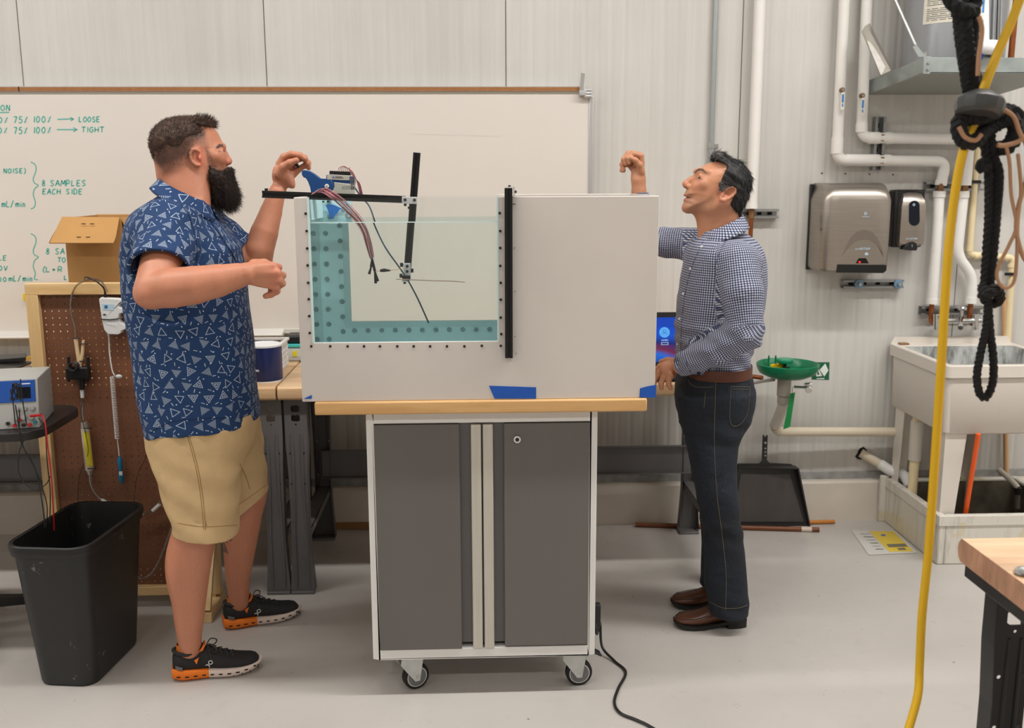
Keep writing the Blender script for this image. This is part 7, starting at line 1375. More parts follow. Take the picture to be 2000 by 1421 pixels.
bpoly = [XZ(*p, YHD) for p in bl]; f = Field((hxc-0.02, YHD-0.12, P(430, 425, YHD).z), (hxc+0.16, YHD+0.2, P(430, 300, YHD).z), 0.003)
def bw(X, Z): t = np.clip((P(400, 410, YHD).z-Z)/0.17*-1+1, 0, 1); return 0.050+0.03*np.clip((Z-P(400, 400, YHD).z)/0.1, 0, 1)
f.func(inflate(bpoly, YHD-0.003, SHR, hxc, bw, 0.034, 0.0015), f.lo, f.lo+f.n*f.h, 0)
sl, X, Y, Z = f.win(f.lo, f.lo+f.n*f.h); f.f += (0.0022*np.sin(260*X+3*np.sin(90*Z))*np.sin(210*Z+2*np.sin(120*Y))+0.0015*np.sin(420*Y+90*Z)).astype(np.float32)
beard = mesh_obj('beard', f.mesh(), beard_m, man, 180, None, 0, 1)
strands('beard_strands', beard, 6500, lambda c, n, r: n*0.55+np.array([0.15, 0, -0.75])+fwd_*0.25+r.normal(size=n.shape)*0.35, lambda c: 0.010+0.018*np.clip((P(400, 340, YHD).z-c[:, 2])/0.1, 0, 1), 0.0006, mat('strand_beard', (40, 28, 22), 0.6), man, None, 3, 0.004, 3)
# ---- shirt
def print_mat():
    m = bpy.data.materials.new('triangle_print'); m.use_nodes = True; t = NT(m); at = t.new('ShaderNodeAttribute', attribute_name='uvm')
    def layer(scale, off, kind):
        v = t.mapping(at.outputs['Vector'], scale=(scale,)*3, loc=off); sp = t.new('ShaderNodeSeparateXYZ'); t.l.new(v, sp.inputs[0]); x, y = sp.outputs[0], sp.outputs[1]
        y_ = t.math('FLOOR', y); x = t.math('ADD', x, t.math('MULTIPLY', t.math('MODULO', y_, 2.0), 0.5)); cx, cy = t.math('FLOOR', x), y_
        cmb = t.new('ShaderNodeCombineXYZ'); t.l.new(cx, cmb.inputs[0]); t.l.new(cy, cmb.inputs[1]); cmb.inputs[2].default_value = off[0]*7
        wn = t.new('ShaderNodeTexWhiteNoise'); t.l.new(cmb.outputs[0], wn.inputs['Vector']); sc = t.new('ShaderNodeSeparateColor'); t.l.new(wn.outputs['Color'], sc.inputs[0])
        lx = t.math('SUBTRACT', t.math('SUBTRACT', x, cx), t.math('MULTIPLY_ADD', sc.outputs[0], 0.24, 0.38)); ly = t.math('SUBTRACT', t.math('SUBTRACT', y, cy), t.math('MULTIPLY_ADD', sc.outputs[1], 0.24, 0.38))
        an = t.math('MULTIPLY', sc.outputs[2], 6.283); ca, sa = t.math('COSINE', an), t.math('SINE', an)
        u = t.math('ADD', t.math('MULTIPLY', lx, ca), t.math('MULTIPLY', ly, sa)); w = t.math('SUBTRACT', t.math('MULTIPLY', ly, ca), t.math('MULTIPLY', lx, sa))
        if kind == 'tri':
            d = t.math('MAXIMUM', t.math('MULTIPLY', w, -1), t.math('MAXIMUM', t.math('ADD', t.math('MULTIPLY', u, 0.88), t.math('MULTIPLY', w, 0.47)), t.math('ADD', t.math('MULTIPLY', u, -0.88), t.math('MULTIPLY', w, 0.47))))
            r1 = t.math('FRACT', t.math('MULTIPLY', wn.outputs['Value'], 17.3)); ins = t.math('LESS_THAN', d, 0.2)
            ring = t.math('MULTIPLY', ins, t.math('GREATER_THAN', d, 0.155)); inner = t.math('MULTIPLY', t.math('LESS_THAN', d, 0.10), t.math('GREATER_THAN', d, 0.055))
            stripe = t.math('MULTIPLY', ins, t.math('GREATER_THAN', t.math('FRACT', t.math('MULTIPLY', w, 13.0)), 0.42))
            isr = t.math('LESS_THAN', r1, 0.34); isd = t.math('MULTIPLY', t.math('GREATER_THAN', r1, 0.34), t.math('LESS_THAN', r1, 0.56)); iss = t.math('GREATER_THAN', r1, 0.56)
            a = t.math('MULTIPLY', ring, t.math('ADD', isr, isd)); b = t.math('MULTIPLY', inner, isd); c = t.math('MULTIPLY', t.math('MULTIPLY', stripe, iss), 0.72)
            return t.math('MAXIMUM', t.math('MAXIMUM', a, b), c)
        if kind == 'dash': return t.math('MULTIPLY', t.math('LESS_THAN', t.math('ABSOLUTE', w), 0.024), t.math('LESS_THAN', t.math('ABSOLUTE', u), 0.13))
        return t.math('LESS_THAN', t.math('ADD', t.math('MULTIPLY', u, u), t.math('MULTIPLY', w, w)), 0.0022)
    S = 24.0; tri = layer(S, (0.0, 0.0, 0), 'tri'); dash = layer(S, (0.5, 0.47, 0), 'dash'); dot = layer(S*1.0, (0.23, 0.52, 0), 'dot')
    f = t.math('MAXIMUM', t.math('MAXIMUM', t.math('MULTIPLY', tri, 0.75), t.math('MULTIPLY', dash, 0.85)), dot)
    n = t.noise(at.outputs['Vector'], 400, 2)
    c = t.mix(f, t.mix(n, RGB(7, 43, 86), RGB(12, 56, 104)), RGB(188, 202, 216)); t.l.new(c, t.bsdf.inputs['Base Color']); t.bsdf.inputs['Roughness'].default_value = 0.8
    n2 = t.noise(t.mapping(t.coord(), scale=(1.2, 1, 0.7)), 9, 3, 0.6); t.l.new(t.bump(n2, 0.5, 0.02), t.bsdf.inputs['Normal']); return m
SH1 = print_mat()
f = Field((P(240, 600, YM).x-0.03, 2.80, P(300, 875, YM).z), (P(512, 600, YM).x+0.03, 3.62, P(300, 335, YM).z), 0.0042)
f.stack(tr1, 0.0, 2.35)
S1a, S1b = A3(328, 446, 3.06), A3(312, 528, 2.93)
f.cone(S1a, S1b, 0.082, 0.09, 0.04); f.ell(A3(322, 436, 3.09), (0.085, 0.08, 0.065), 0.04)
S2a, S2b = A3(405, 450, 3.40), A3(468, 494, 3.42); f.cone(S2a, S2b, 0.082, 0.071, 0.04)
sl, X, Y, Z = f.win(f.lo, f.lo+f.n*f.h)
# drape folds
zz0 = P(300, 700, YM).z
f.f += (0.0035*np.sin(70*(X+0.35*Z)+4*np.sin(6*Y))*np.clip((P(300, 560, YM).z-Z)/0.25, 0, 1)+0.002*np.sin(55*Z-60*X)*np.clip((Z-P(300, 560, YM).z)/0.1, 0, 1)).astype(np.float32)
hemx = [P(q, 830, YM).x for q in (280, 292, 318, 345, 400, 510)]; hemz = [P(300, q, YM).z for q in (858, 853, 836, 826, 822, 819)]
f.f = np.maximum(f.f, (np.interp(X, hemx, hemz)-Z)).astype(np.float32)
def cut_end(a, b, tilt=(0, 0, 0)):       # trim a sleeve square and hollow it
    a, b = np.array(a), np.array(b); d = (b-a)/np.linalg.norm(b-a)+np.array(tilt); d /= np.linalg.norm(d); return d
d = cut_end(S1a, S1b, (0.05, 0, 0.0)); ctr_ = S1b; pl_ = (X-ctr_[0])*d[0]+(Y-ctr_[1])*d[1]+(Z-ctr_[2])*d[2]; near = ((X-ctr_[0])**2+(Y-ctr_[1])**2+(Z-ctr_[2])**2 < 0.2**2) & (Y < 3.04); f.f = np.where(near, np.maximum(f.f, pl_), f.f).astype(np.float32)
ia = S1b-(S1b-S1a)*0.55; f.cone(ia, S1b+(S1b-S1a)*0.4, 0.072, 0.083, 0.0, True)
d = cut_end(S2a, S2b, (0.25, 0, -0.1)); ctr_ = S2b; pl_ = (X-ctr_[0])*d[0]+(Y-ctr_[1])*d[1]+(Z-ctr_[2])*d[2]; near = ((X-ctr_[0])**2+(Y-ctr_[1])**2+(Z-ctr_[2])**2 < 0.13**2) & (X > P(440, 480, 3.4).x); f.f = np.where(near, np.maximum(f.f, pl_), f.f).astype(np.float32)
f.cone(S2b-(S2b-S2a)*0.15, S2b+(S2b-S2a)*0.5, 0.062, 0.068, 0.0, True)
sh_vf = f.mesh(); V = sh_vf[0]
def cyl_uv(V, a, b, r0=0.085):
    a, b = np.array(a), np.array(b); ax = (b-a)/np.linalg.norm(b-a); e1 = np.cross(ax, [0, -1.0, 0.2]); e1 /= np.linalg.norm(e1); e2 = np.cross(ax, e1); q = V-a; return np.stack([np.arctan2(q @ e1, -(q @ e2))*r0, q @ ax, 0*q[:, 0]], 1), np.linalg.norm(q-np.outer(np.clip(q @ ax, 0, np.linalg.norm(b-a)), ax), axis=1)
tz = np.array([r[0] for r in tr1][::-1]); tcx = np.array([(r[1]+r[2])/2 for r in tr1][::-1]); cxv = np.interp(V[:, 2], tz, tcx)
uv = np.stack([np.arctan2(V[:, 0]-cxv, -(V[:, 1]-YM))*0.2, V[:, 2], 0*V[:, 0]], 1)
u1, r1_ = cyl_uv(V, S1a, S1b); u2, r2_ = cyl_uv(V, S2a, S2b); m1 = (r1_ < 0.105) & (V[:, 1] < 3.045); m2 = (r2_ < 0.092) & (V[:, 0] > P(440, 480, 3.4).x); uv[m1] = u1[m1]+np.array([3.3, 1.7, 0]); uv[m2] = u2[m2]+np.array([5.3, 2.7, 0])
shirt = mesh_obj('shirt', sh_vf, SH1, man, 180, {'uvm': ('FLOAT_VECTOR', uv)}, 0, 2)
def collar(name, m, parent, back, front, yc, tops, bots, rx_t, thick=0.004, n=36, open_a=0.35, pt=0.016):
    # fold-over collar: band round the neck between a top and a bottom ellipse, open at the front
    V = []; 
    for i in range(n+1):
        a = open_a+(2*PI-2*open_a)*i/n; c_, s_ = math.cos(a), math.sin(a)
        dr = pt*(math.exp(-(i/n/0.11)**2)+math.exp(-((1-i/n)/0.11)**2))
        for j, (cx, cz0, slope, rx, ry) in enumerate((tops, bots)): x = cx+rx*c_; V.append((x, yc+ry*s_, cz0+slope*c_*rx-dr*j))
    V = np.array(V); Q = np.array([(2*i, 2*i+1, 2*i+3, 2*i+2) for i in range(n)]); uvm = np.stack([np.arctan2(V[:, 1]-yc, V[:, 0]-tops[0])*0.09+9.1, V[:, 2]+3.1, 0*V[:, 0]], 1)
    o = mesh_obj(name, (V, Q), m, parent, 180, {'uvm': ('FLOAT_VECTOR', uvm)}, 0, 0); sd_ = o.modifiers.new('sub', 'SUBSURF'); sd_.levels = sd_.render_levels = 2; so = o.modifiers.new('thick', 'SOLIDIFY'); so.thickness = thick; so.offset = 1; return o
ct_, cb_ = P(352, 372, YM), P(352, 398, YM)
tl_, tr_ = P(319, 350, YM), P(404, 394, YM); bl_, br_ = P(310, 374, YM), P(414, 422, YM)
collar('collar', SH1, shirt, None, None, YM, ((tl_.x+tr_.x)/2, (tl_.z+tr_.z)/2, (tr_.z-tl_.z)/(tr_.x-tl_.x), (tr_.x-tl_.x)/2+0.004, 0.088), ((bl_.x+br_.x)/2, (bl_.z+br_.z)/2+0.004, (br_.z-bl_.z)/(br_.x-bl_.x), (br_.x-bl_.x)/2+0.016, 0.146), 0, 0.005, 36, 0.12)
navy = mat('navy_trim', (10, 30, 64), 0.8)
seam(shirt, [(402, 420), (411, 434), (424, 452), (438, 472), (452, 494), (460, 510)], 0.0016, navy, 'placket_edge')
for q in ((406, 407), (428, 447), (446, 478)):
    s_ = on_surface(shirt, [q], 0.002)
    if s_: MB().lathe([(0.0015, 0), (0.0045, 0), (0.0045, 0.001), (0.0015, 0.001)], Matrix.Translation(s_[0]) @ Matrix.Rotation(PI/2, 4, 'X') @ Matrix.Rotation(0.5, 4, 'Y'), 12, True).build('button', mat('button_pale', (150, 170, 196), 0.4), shirt)
seam(shirt, [(352, 398), (368, 420), (378, 450), (384, 480), (384, 510)], 0.0014, navy, 'armhole_seam', 0.0003)
seam(shirt, [(292, 846), (315, 832), (340, 822), (400, 817), (500, 814)], 0.0009, navy, 'hem_stitch', 0.0004)
# ---- shorts
kh = mat('khaki_cotton', (198, 168, 124), 0.85, var=0.05, vscale=12, bump=0.5, bscale=14, bdist=0.012)
f = Field((P(275, 900, 3.2).x-0.03, 2.93, P(400, 1060, 3.1).z), (P(540, 900, 3.4).x+0.02, 3.6, P(400, 800, YM).z), 0.004)
f.stack(trows([(800, 292, 502, 0.19), (830, 293, 503, 0.195), (862, 296, 500, 0.19), (890, 312, 480, 0.16)], YM), 0.0, 2.5)
ns = [(830, 291, 474, 3.16, 0.13), (860, 294, 471, 3.15, 0.13), (900, 300, 469, 3.14, 0.125), (940, 312, 467, 3.13, 0.12), (980, 326, 466, 3.12, 0.115), (1020, 339, 464, 3.115, 0.112), (1046, 345, 463, 3.11, 0.11)]
fs_ = [(830, 360, 506, 3.34, 0.13), (860, 372, 511, 3.35, 0.125), (900, 396, 516, 3.38, 0.118), (940, 415, 521, 3.41, 0.112), (980, 430, 524, 3.43, 0.108), (1010, 440, 526, 3.44, 0.106)]
R5 = lambda tab: [(P(b_, y, Yc).z, P(b_, y, Yc).x, P(f_, y, Yc).x, Yc, r) for y, b_, f_, Yc, r in tab]
f.stack(R5(ns), 0.03, 2.3); f.stack(R5(fs_), 0.03, 2.3)
sl, X, Y, Z = f.win(f.lo, f.lo+f.n*f.h)
f.f += (0.003*np.sin(60*Z+35*X+3*np.sin(9*Y))*np.clip((P(400, 860, 3.1).z-Z)/0.1, 0, 1)).astype(np.float32)
a, b_ = P(523, 957, 3.43), P(458, 1006, 3.43); nrm = np.array([-(b_.z-a.z), 0, (b_.x-a.x)]); nrm = nrm/np.linalg.norm(nrm); nrm *= np.sign(nrm[2])
hem2 = (-((X-a.x)*nrm[0]+(Z-a.z)*nrm[2])); f.f = np.where(Y > 3.285, np.maximum(f.f, hem2), f.f).astype(np.float32)
a, b_ = P(345, 1036, 3.11), P(463, 1042, 3.11); hem1 = (a.z+(X-a.x)*(b_.z-a.z)/(b_.x-a.x))-Z; f.f = np.where(Y <= 3.285, np.maximum(f.f, hem1), f.f).astype(np.float32)
f.stack(R5([(1000, 350, 452, 3.11, 0.10), (1060, 350, 456, 3.11, 0.1)]), 0.0, 2.2, True); f.cone(A3(482, 972, 3.43), A3(487, 1010, 3.44), 0.07, 0.078, 0.0, True)
shorts = mesh_obj('shorts', f.mesh(), kh, man, 180, None, 0, 2)
stitch = mat('stitch_tan', (150, 116, 70), 0.8)
for pts in ([(366, 852), (372, 872), (384, 920), (392, 970), (398, 1034)], [(369, 852), (376, 872), (388, 920), (396, 970), (402, 1034)], [(354, 826), (358, 842), (370, 853), (384, 842), (402, 822)], [(347, 1021), (400, 1028), (463, 1025)], [(466, 985), (495, 965), (521, 946)], [(468, 905), (480, 930), (488, 955)]):
    seam(shorts, pts, 0.001, stitch, 'stitching', 0.0004)
# ---- trainers
def trainer(hx, hy, ang, label, foot_len=0.292):
    """running shoe at heel position, pointing along ang"""
    c_, s_ = math.cos(ang), math.sin(ang)
    T = lambda u, v, z: Vector((hx+u*c_-v*s_, hy+u*s_+v*c_, z))
    L = foot_len; st = np.linspace(0, 1, 19)
    hw = np.interp(st, [0, .06, .2, .4, .6, .75, .9, .97, 1], [.022, .032, .036, .036, .044, .048, .042, .028, .008]); cv = np.interp(st, [0, .3, .6, 1], [0, .002, -.004, .006])
    top = np.interp(st, [0, .04, .12, .28, .36, .45, .6, .75, .9, .97, 1], [.084, .106, .094, .092, .106, .097, .079, .063, .054, .046, .03]); bot = np.interp(st, [0, .1, .5, .8, 1], [.036, .032, .026, .024, .03])
    up = MB(); rings = []
    for i, t in enumerate(st):
        r = []
        for k in range(16):
            a = 2*PI*k/16; cc, ss = math.cos(a), math.sin(a); w_ = hw[i]*(abs(cc)**0.8)*(1 if cc > 0 else -1); zz = (top[i]+bot[i])/2+(top[i]-bot[i])/2*(abs(ss)**0.75)*(1 if ss > 0 else -1)
            tp = 1-0.35*max(0, ss)**2 if 0.3 < t < 0.97 else 1-0.2*max(0, ss)**2; r.append(T(t*L, cv[i]+w_*tp, zz))
        rings.append(r)
    s = up.loft(rings).build('trainer_shoe', mat('shoe_knit', (34, 33, 35), 0.75, bump=0.3, bscale=250), man, smooth=180); s['label'] = label
    def sole(u0, u1, n_, nm, m, zs):
        o_ = MB(); rg = []
        for t in np.linspace(u0, u1, n_):
            w_ = np.interp(t, st, hw)+0.004; c0_ = np.interp(t, st, cv); z0 = np.interp(t, [0, .08, .7, .9, 1], [.012, .004, .004, .012, .026]); z1 = np.interp(t, [0, .1, .5, .8, 1], [.046, .040, .033, .032, .038]); e_ = 0.006
            rg.append([T(t*L-(0.004 if t == 0 else 0)+(0.004 if t == 1 else 0), c0_+a, b_) for a, b_ in ((-w_+e_, z0+zs), (w_-e_, z0+zs), (w_, z0+0.008), (w_, z1-.004), (w_-e_*.6, z1), (-w_+e_*.6, z1), (-w_, z1-.004), (-w_, z0+.008))])
        o_.loft(rg).build(nm, m, s, smooth=60)
    org = mat('sole_orange', (232, 118, 24), 0.5); wh_ = mat('sole_white', (216, 198, 188), 0.55); dk = mat('sole_slot', (40, 30, 24), 0.8)
    sole(0.0, 0.40, 9, 'heel_sole', org, 0.0); sole(0.40, 1.0, 11, 'front_sole', wh_, 0.0)
    for k in range(10):
        t = 0.06+0.095*k; w_ = np.interp(t, st, hw)+0.0044; c0_ = np.interp(t, st, cv); z0 = np.interp(t, [0, .08, .7, .9, 1], [.012, .004, .004, .012, .026])
        for sd__ in (-1, 1): MB().box(T(t*L, c0_+sd__*(w_-0.001), z0+0.014), (0.013, 0.004, 0.005), (0, 0, ang)).build('sole_pocket', dk, s, bevel=0.0015)
        MB().box(T((t+0.047)*L, c0_, z0+0.0065), (0.0025, 2*w_-0.004, 0.008), (0, 0, ang)).build('sole_groove', dk, s)
    # collar opening, sock, laces, tabs
    ring = [T(L*(0.17+0.155*math.cos(a)), 0.030*math.sin(a), 0.099+0.012*math.cos(a)*(1 if math.cos(a) > 0 else -0.4)-0.006*abs(math.sin(a))) for a in np.linspace(0, 2*PI, 25)[:-1]]; MB().tube(ring, 0.0065, 8, closed=True).build('collar_pad', MATS['shoe_knit'], s)
    sk_ = MB(); rg = [[T(L*(0.19+r_*math.cos(a)*1.25), r_*L*0.86*math.sin(a)*1.0, z+0.02*max(0, math.cos(a))) for a in np.linspace(0, 2*PI, 21)[:-1]] for r_, z in ((0.118, 0.07), (0.117, 0.104), (0.112, 0.122))]; sk_.loft(rg, False, False).build('sock', mat('sock_orange', (196, 106, 28), 0.9), s)
    MB().loft([[T(L*.305, v, 0.095), T(L*.36, v*.9, 0.118), T(L*.375, v*.9, 0.112), T(L*.33, v, 0.088)] for v in (-0.018, 0.018)]).build('tongue', org, s)
    for k in range(5):
        t = 0.38+0.065*k; z = np.interp(t, st, top)+0.0025
        MB().tube([T(t*L, -0.026, z-0.012), T((t+0.02)*L, 0, z), T((t+0.045)*L, 0.026, z-0.012)], 0.0022, 6).build('lace', mat('lace_grey', (58, 56, 56), 0.8), s); MB().tube([T(t*L, 0.026, z-0.012), T((t+0.02)*L, 0, z+0.001), T((t+0.045)*L, -0.026, z-0.012)], 0.0022, 6).build('lace', MATS['lace_grey'], s)
    z = 0.1
    for sg in (-1, 1): MB().tube(smooth_path([T(.38*L, 0, z+.002), T(.43*L, sg*.02, z+.018), T(.5*L, sg*.034, z+.006), T(.47*L, sg*.03, z-.008), T(.39*L, sg*.006, z+.004)], 5), 0.0021, 6).build('lace_loop', MATS['lace_grey'], s); MB().tube(smooth_path([T(.38*L, 0, z), T(.42*L, sg*.03, z-.008), T(.44*L, sg*.042, z-.03)], 4), 0.002, 6).build('lace_end', MATS['lace_grey'], s)
    for sg in (-1, 1):
        v = sg*(np.interp(.27, st, hw)); MB().loft([[T(.245*L, v*1.0, .074), T(.30*L, v*.98, .082), T(.27*L, v*1.05, .060)], [T(.245*L, v*1.05, .074), T(.30*L, v*1.03, .082), T(.27*L, v*1.10, .060)]]).build('lace_tab', org, s)
        v = sg*(np.interp(.08, st, hw)+.0012); MB().loft([[T(.03*L, v*.86, .060), T(.115*L, v*1.05, .052), T(.10*L, v*1.06, .042), T(.035*L, v*.92, .048)], [T(.03*L, v*.90, .060), T(.115*L, v*1.09, .052), T(.10*L, v*1.10, .042), T(.035*L, v*.96, .048)]]).build('reflector', mat('reflector_grey', (96, 96, 98), 0.4), s)
        # round-and-arc mark on the side
        v = sg*(np.interp(.42, st, hw)+.0008); wm_ = mat('mark_white2', (224, 224, 224), 0.5)
        MB().tube([T(L*.425+.0065*math.cos(a), v, .060+.0062*math.sin(a)) for a in np.linspace(0, 2*PI, 15)[:-1]], 0.0015, 6, closed=True).build('side_mark', wm_, s); MB().tube([T(L*.385+.0072*math.cos(a), v, .047+.0062*math.sin(a)) for a in np.linspace(-.5, 2.3, 10)], 0.0015, 6).build('side_mark', wm_, s)
    return s
s1 = trainer(*FT1, 'near black trainer with orange heel under the bearded man', 0.285)
s2 = trainer(*FT2, 'far black trainer with orange heel, nearer the bench legs', 0.285)
# ring on the raised hand
rgp = A3(580.5, 323, 3.458); MB().lathe([(0.0098, -0.004), (0.0122, -0.004), (0.0122, 0.004), (0.0098, 0.004)], Matrix.Translation(rgp) @ Matrix.Rotation(0.9, 4, 'Y'), 18, True).build('finger_ring', mat('ring_black', (18, 18, 20), 0.3), man)
# ================================================================ the dark-haired man
YR = 3.50
hq2 = lambda a, b_: (1300+a/7.105, 280+b_/7.105)
YHR = 3.49; SH2_ = 0.10
o2 = [(690, 250), (600, 268), (500, 322), (440, 368), (405, 410), (388, 455), (375, 500), (340, 570), (300, 630), (268, 665), (252, 700), (262, 728), (292, 742), (262, 760), (246, 785), (256, 815), (240, 850), (232, 890), (245, 925), (285, 945), (345, 955), (410, 985), (470, 1000), (620, 1000), (760, 1010), (880, 1000), (1000, 930), (1080, 840), (1130, 720), (1165, 600), (1168, 490), (1120, 390), (1020, 285), (890, 225), (780, 190)]
hx2 = P(*hq2(700, 560), YHR).x; poly2 = [XZ(*hq2(a, b_), YHR) for a, b_ in o2]
zt2, zb3 = P(1420, 298, YHR).z, P(1380, 420, YHR).z
def wr(X, Z): t = np.clip((Z-zb3)/(zt2-zb3), 0, 1); fr = np.clip((hx2-X)/0.07, -1, 1); return (0.060+0.017*np.sin(np.clip(t*1.15, 0, 1)*PI*0.65))*(1-0.16*np.maximum(fr, 0))
f = Field((P(1200, 500, 3.75).x, 3.12, 0.05), (P(1505, 500, 3.4).x, 3.9, P(1420, 285, YHR).z), 0.003)
f.func(inflate(poly2, YHR, SH2_, hx2, wr, 0.07), (hx2-0.13, YHR-0.12, zb3-0.06), (hx2+0.13, YHR+0.12, zt2+0.03), 0)
def G(a, b_, dy=0.0): p = A3(*hq2(a, b_), YHR); p[1] += SH2_*(p[0]-hx2)+dy; return p
f.chain([G(410, 468), G(330, 512), G(268, 560), G(272, 584)], [0.0105, 0.0105, 0.0108, 0.0095], 0.006); f.ell(G(300, 598, -0.012), (0.010, 0.007, 0.008), 0.007); f.ell(G(300, 598, 0.012), (0.010, 0.007, 0.008), 0.007)
f.ell(G(272, 618, -0.006), (0.006, 0.0035, 0.003), 0.002, None, True)
f.cone(G(430, 385, -0.014), G(540, 390, -0.048), 0.009, 0.008, 0.014); f.cone(G(430, 385, 0.014), G(540, 390, 0.048), 0.009, 0.008, 0.014)
f.ell(G(445, 465, -0.036), (0.016, 0.012, 0.010), 0.008, None, True); f.ell(G(462, 462, -0.030), (0.0125, 0.012, 0.011), 0.003)
f.cone(G(435, 435, -0.037), G(520, 470, -0.046), 0.0035, 0.003, 0.004)       # upper lid fold
f.cone(G(470, 560, -0.048), G(400, 590, -0.034), 0.016, 0.014, 0.02); f.cone(G(470, 560, 0.048), G(400, 590, 0.034), 0.016, 0.014, 0.02)
f.cone(G(252, 712, -0.006), G(310, 742, -0.022), 0.0052, 0.003, 0.004); f.cone(G(256, 782, -0.006), G(310, 756, -0.020), 0.0058, 0.003, 0.004); f.cone(G(246, 749, -0.004), G(322, 748, -0.026), 0.0016, 0.0018, 0.002, True)
f.ell(G(300, 893), (0.015, 0.018, 0.014), 0.02)
f.cone(G(560, 900, -0.045), G(740, 800, -0.058), 0.016, 0.02, 0.02)        # jaw
# neck into the collar
f.cone(G(760, 800), A3(1420, 466, YR), 0.056, 0.05, 0.02); f.cone(G(600, 900), A3(1398, 470, YR), 0.048, 0.052, 0.025); f.cone(G(545, 1010), A3(1382, 470, YR), 0.022, 0.03, 0.02)
# near ear
er = G(795, 695, -0.07); f.ell(er+np.array([0, 0.004, 0]), (0.020, 0.007, 0.020), 0.006, Matrix.Rotation(0.7, 3, 'Y')); f.ell(er+np.array([-0.001, -0.007, 0.002]), (0.011, 0.008, 0.009), 0.003, Matrix.Rotation(0.7, 3, 'Y'), True)
f.chain([G(a, b_, -0.077) for a, b_ in ((720, 690), (760, 640), (800, 612), (855, 602), (892, 630), (888, 680), (850, 725), (790, 760), (730, 785), (695, 775), (685, 740))], [0.0032, 0.004, 0.0045, 0.0048, 0.0048, 0.0046, 0.0048, 0.0055, 0.0065, 0.006, 0.004], 0.003)
f.ell(G(712, 715, -0.077), (0.005, 0.005, 0.007), 0.003)
# near hand below the cuff
Wn = A3(1328, 714, 3.40); f.cone(A3(1400, 680, 3.32), Wn, 0.035, 0.028, 0.01); f.ell(A3(1306, 722, 3.44), (0.034, 0.017, 0.031), 0.012, Matrix.Rotation(0.5, 3, 'Y'))
for i, (pts, rs_) in enumerate((([(1306, 712, 3.45), (1290, 715, 3.47), (1276, 728, 3.48), (1270, 742, 3.48)], [.014, .0115, .0105, .008]), ([(1304, 722, 3.445), (1289, 727, 3.455), (1279, 740, 3.46), (1277, 752, 3.46)], [.014, .0112, .0102, .008]), ([(1306, 728, 3.435), (1296, 736, 3.44), (1291, 748, 3.44), (1292, 758, 3.44)], [.014, .011, .0098, .008]), ([(1311, 732, 3.425), (1306, 742, 3.425), (1306, 751, 3.425), (1310, 758, 3.425)], [.013, .0105, .0095, .008]), ([(1318, 706, 3.45), (1304, 703, 3.47), (1291, 706, 3.49)], [.014, .0115, .009]))): f.chain([A3(*p) for p in pts], rs_, 0.004)
# far raised arm and hand
Wf = A3(1248, 374, 3.735); f.cone(A3(1380, 485, 3.66), A3(1250, 475, 3.72), 0.045, 0.042, 0.01); f.cone(A3(1250, 470, 3.72), Wf, 0.04, 0.026, 0.01)
f.cone(Wf, A3(1247, 352, 3.735), 0.026, 0.027, 0.01); f.ell(A3(1246, 336, 3.735), (0.026, 0.016, 0.036), 0.012); f.ell(A3(1251, 334, 3.722), (0.014, 0.013, 0.026), 0.01)
for pts, rs_ in (([(1252, 320, 3.735), (1251, 304, 3.73), (1236, 300, 3.72), (1226, 309, 3.715), (1229, 318, 3.712)], [.014, .0125, .0105, .0098, .008]), ([(1246, 318, 3.74), (1243, 302, 3.74), (1228, 299, 3.735), (1218, 311, 3.73), (1222, 320, 3.725)], [.014, .0125, .0105, .0098, .008]), ([(1240, 322, 3.745), (1234, 306, 3.75), (1221, 308, 3.75), (1215, 321, 3.745), (1218, 333, 3.74)], [.014, .0118, .010, .0095, .0082]), ([(1237, 330, 3.745), (1228, 320, 3.755), (1218, 322, 3.757), (1214, 333, 3.75)], [.013, .0105, .0095, .008]), ([(1252, 336, 3.72), (1249, 322, 3.71), (1241, 313, 3.706), (1233, 309, 3.704)], [.015, .0125, .011, .009])): f.chain([A3(*p) for p in pts], rs_, 0.004)
tor2 = [(450, 1388, 1446, 0.05), (458, 1372, 1460, 0.082), (468, 1357, 1472, 0.118), (478, 1349, 1480, 0.155), (490, 1344, 1485, 0.183), (503, 1341, 1488, 0.197), (520, 1338, 1490, 0.2), (550, 1332, 1491, 0.198), (590, 1326, 1488, 0.19), (630, 1322, 1480, 0.18), (670, 1321, 1468, 0.17), (700, 1325, 1460, 0.165), (726, 1330, 1458, 0.165)]
tr2 = trows(tor2, YR); f.stack(tr2[1:], 0.02, 2.3, False, -0.02)
JN = [(712, 1335, 1457), (740, 1323, 1466), (770, 1321, 1468), (800, 1324, 1466), (830, 1332, 1454), (860, 1340, 1442), (900, 1349, 1437), (940, 1357, 1437), (980, 1366, 1441), (1020, 1372, 1446), (1060, 1376, 1451), (1100, 1376, 1455), (1140, 1376, 1458), (1180, 1384, 1461), (1196, 1389, 1462)]
f.chain([A3(1398, 780, 3.43), A3(1394, 910, 3.42), A3(1418, 1180, 3.41)], [0.065, 0.045, 0.03], 0.01); f.chain([A3(1394, 780, 3.57), A3(1388, 910, 3.58), A3(1398, 1140, 3.585)], [0.06, 0.042, 0.03], 0.01); f.cone(A3(1400, 700, 3.5), A3(1400, 790, 3.5), 0.1, 0.1, 0.02)
VF = f.mesh(); V = VF[0]; px, py = to_px(V); N = len(V); del f
base = np.array(RGB(194, 136, 104)[:3]); col = np.tile(base, (N, 1))*(1+vnoise(V, 40, 11)[:, None]*0.05+vnoise(V, 300, 12)[:, None]*0.05); hd = (V[:, 2] > P(1400, 425, YHR).z)*(px > 1310)
def cr2(a, b_, ra, rb): return np.exp(-(((px-hq2(a, b_)[0])/ra)**2+((py-hq2(a, b_)[1])/rb)**2))*hd
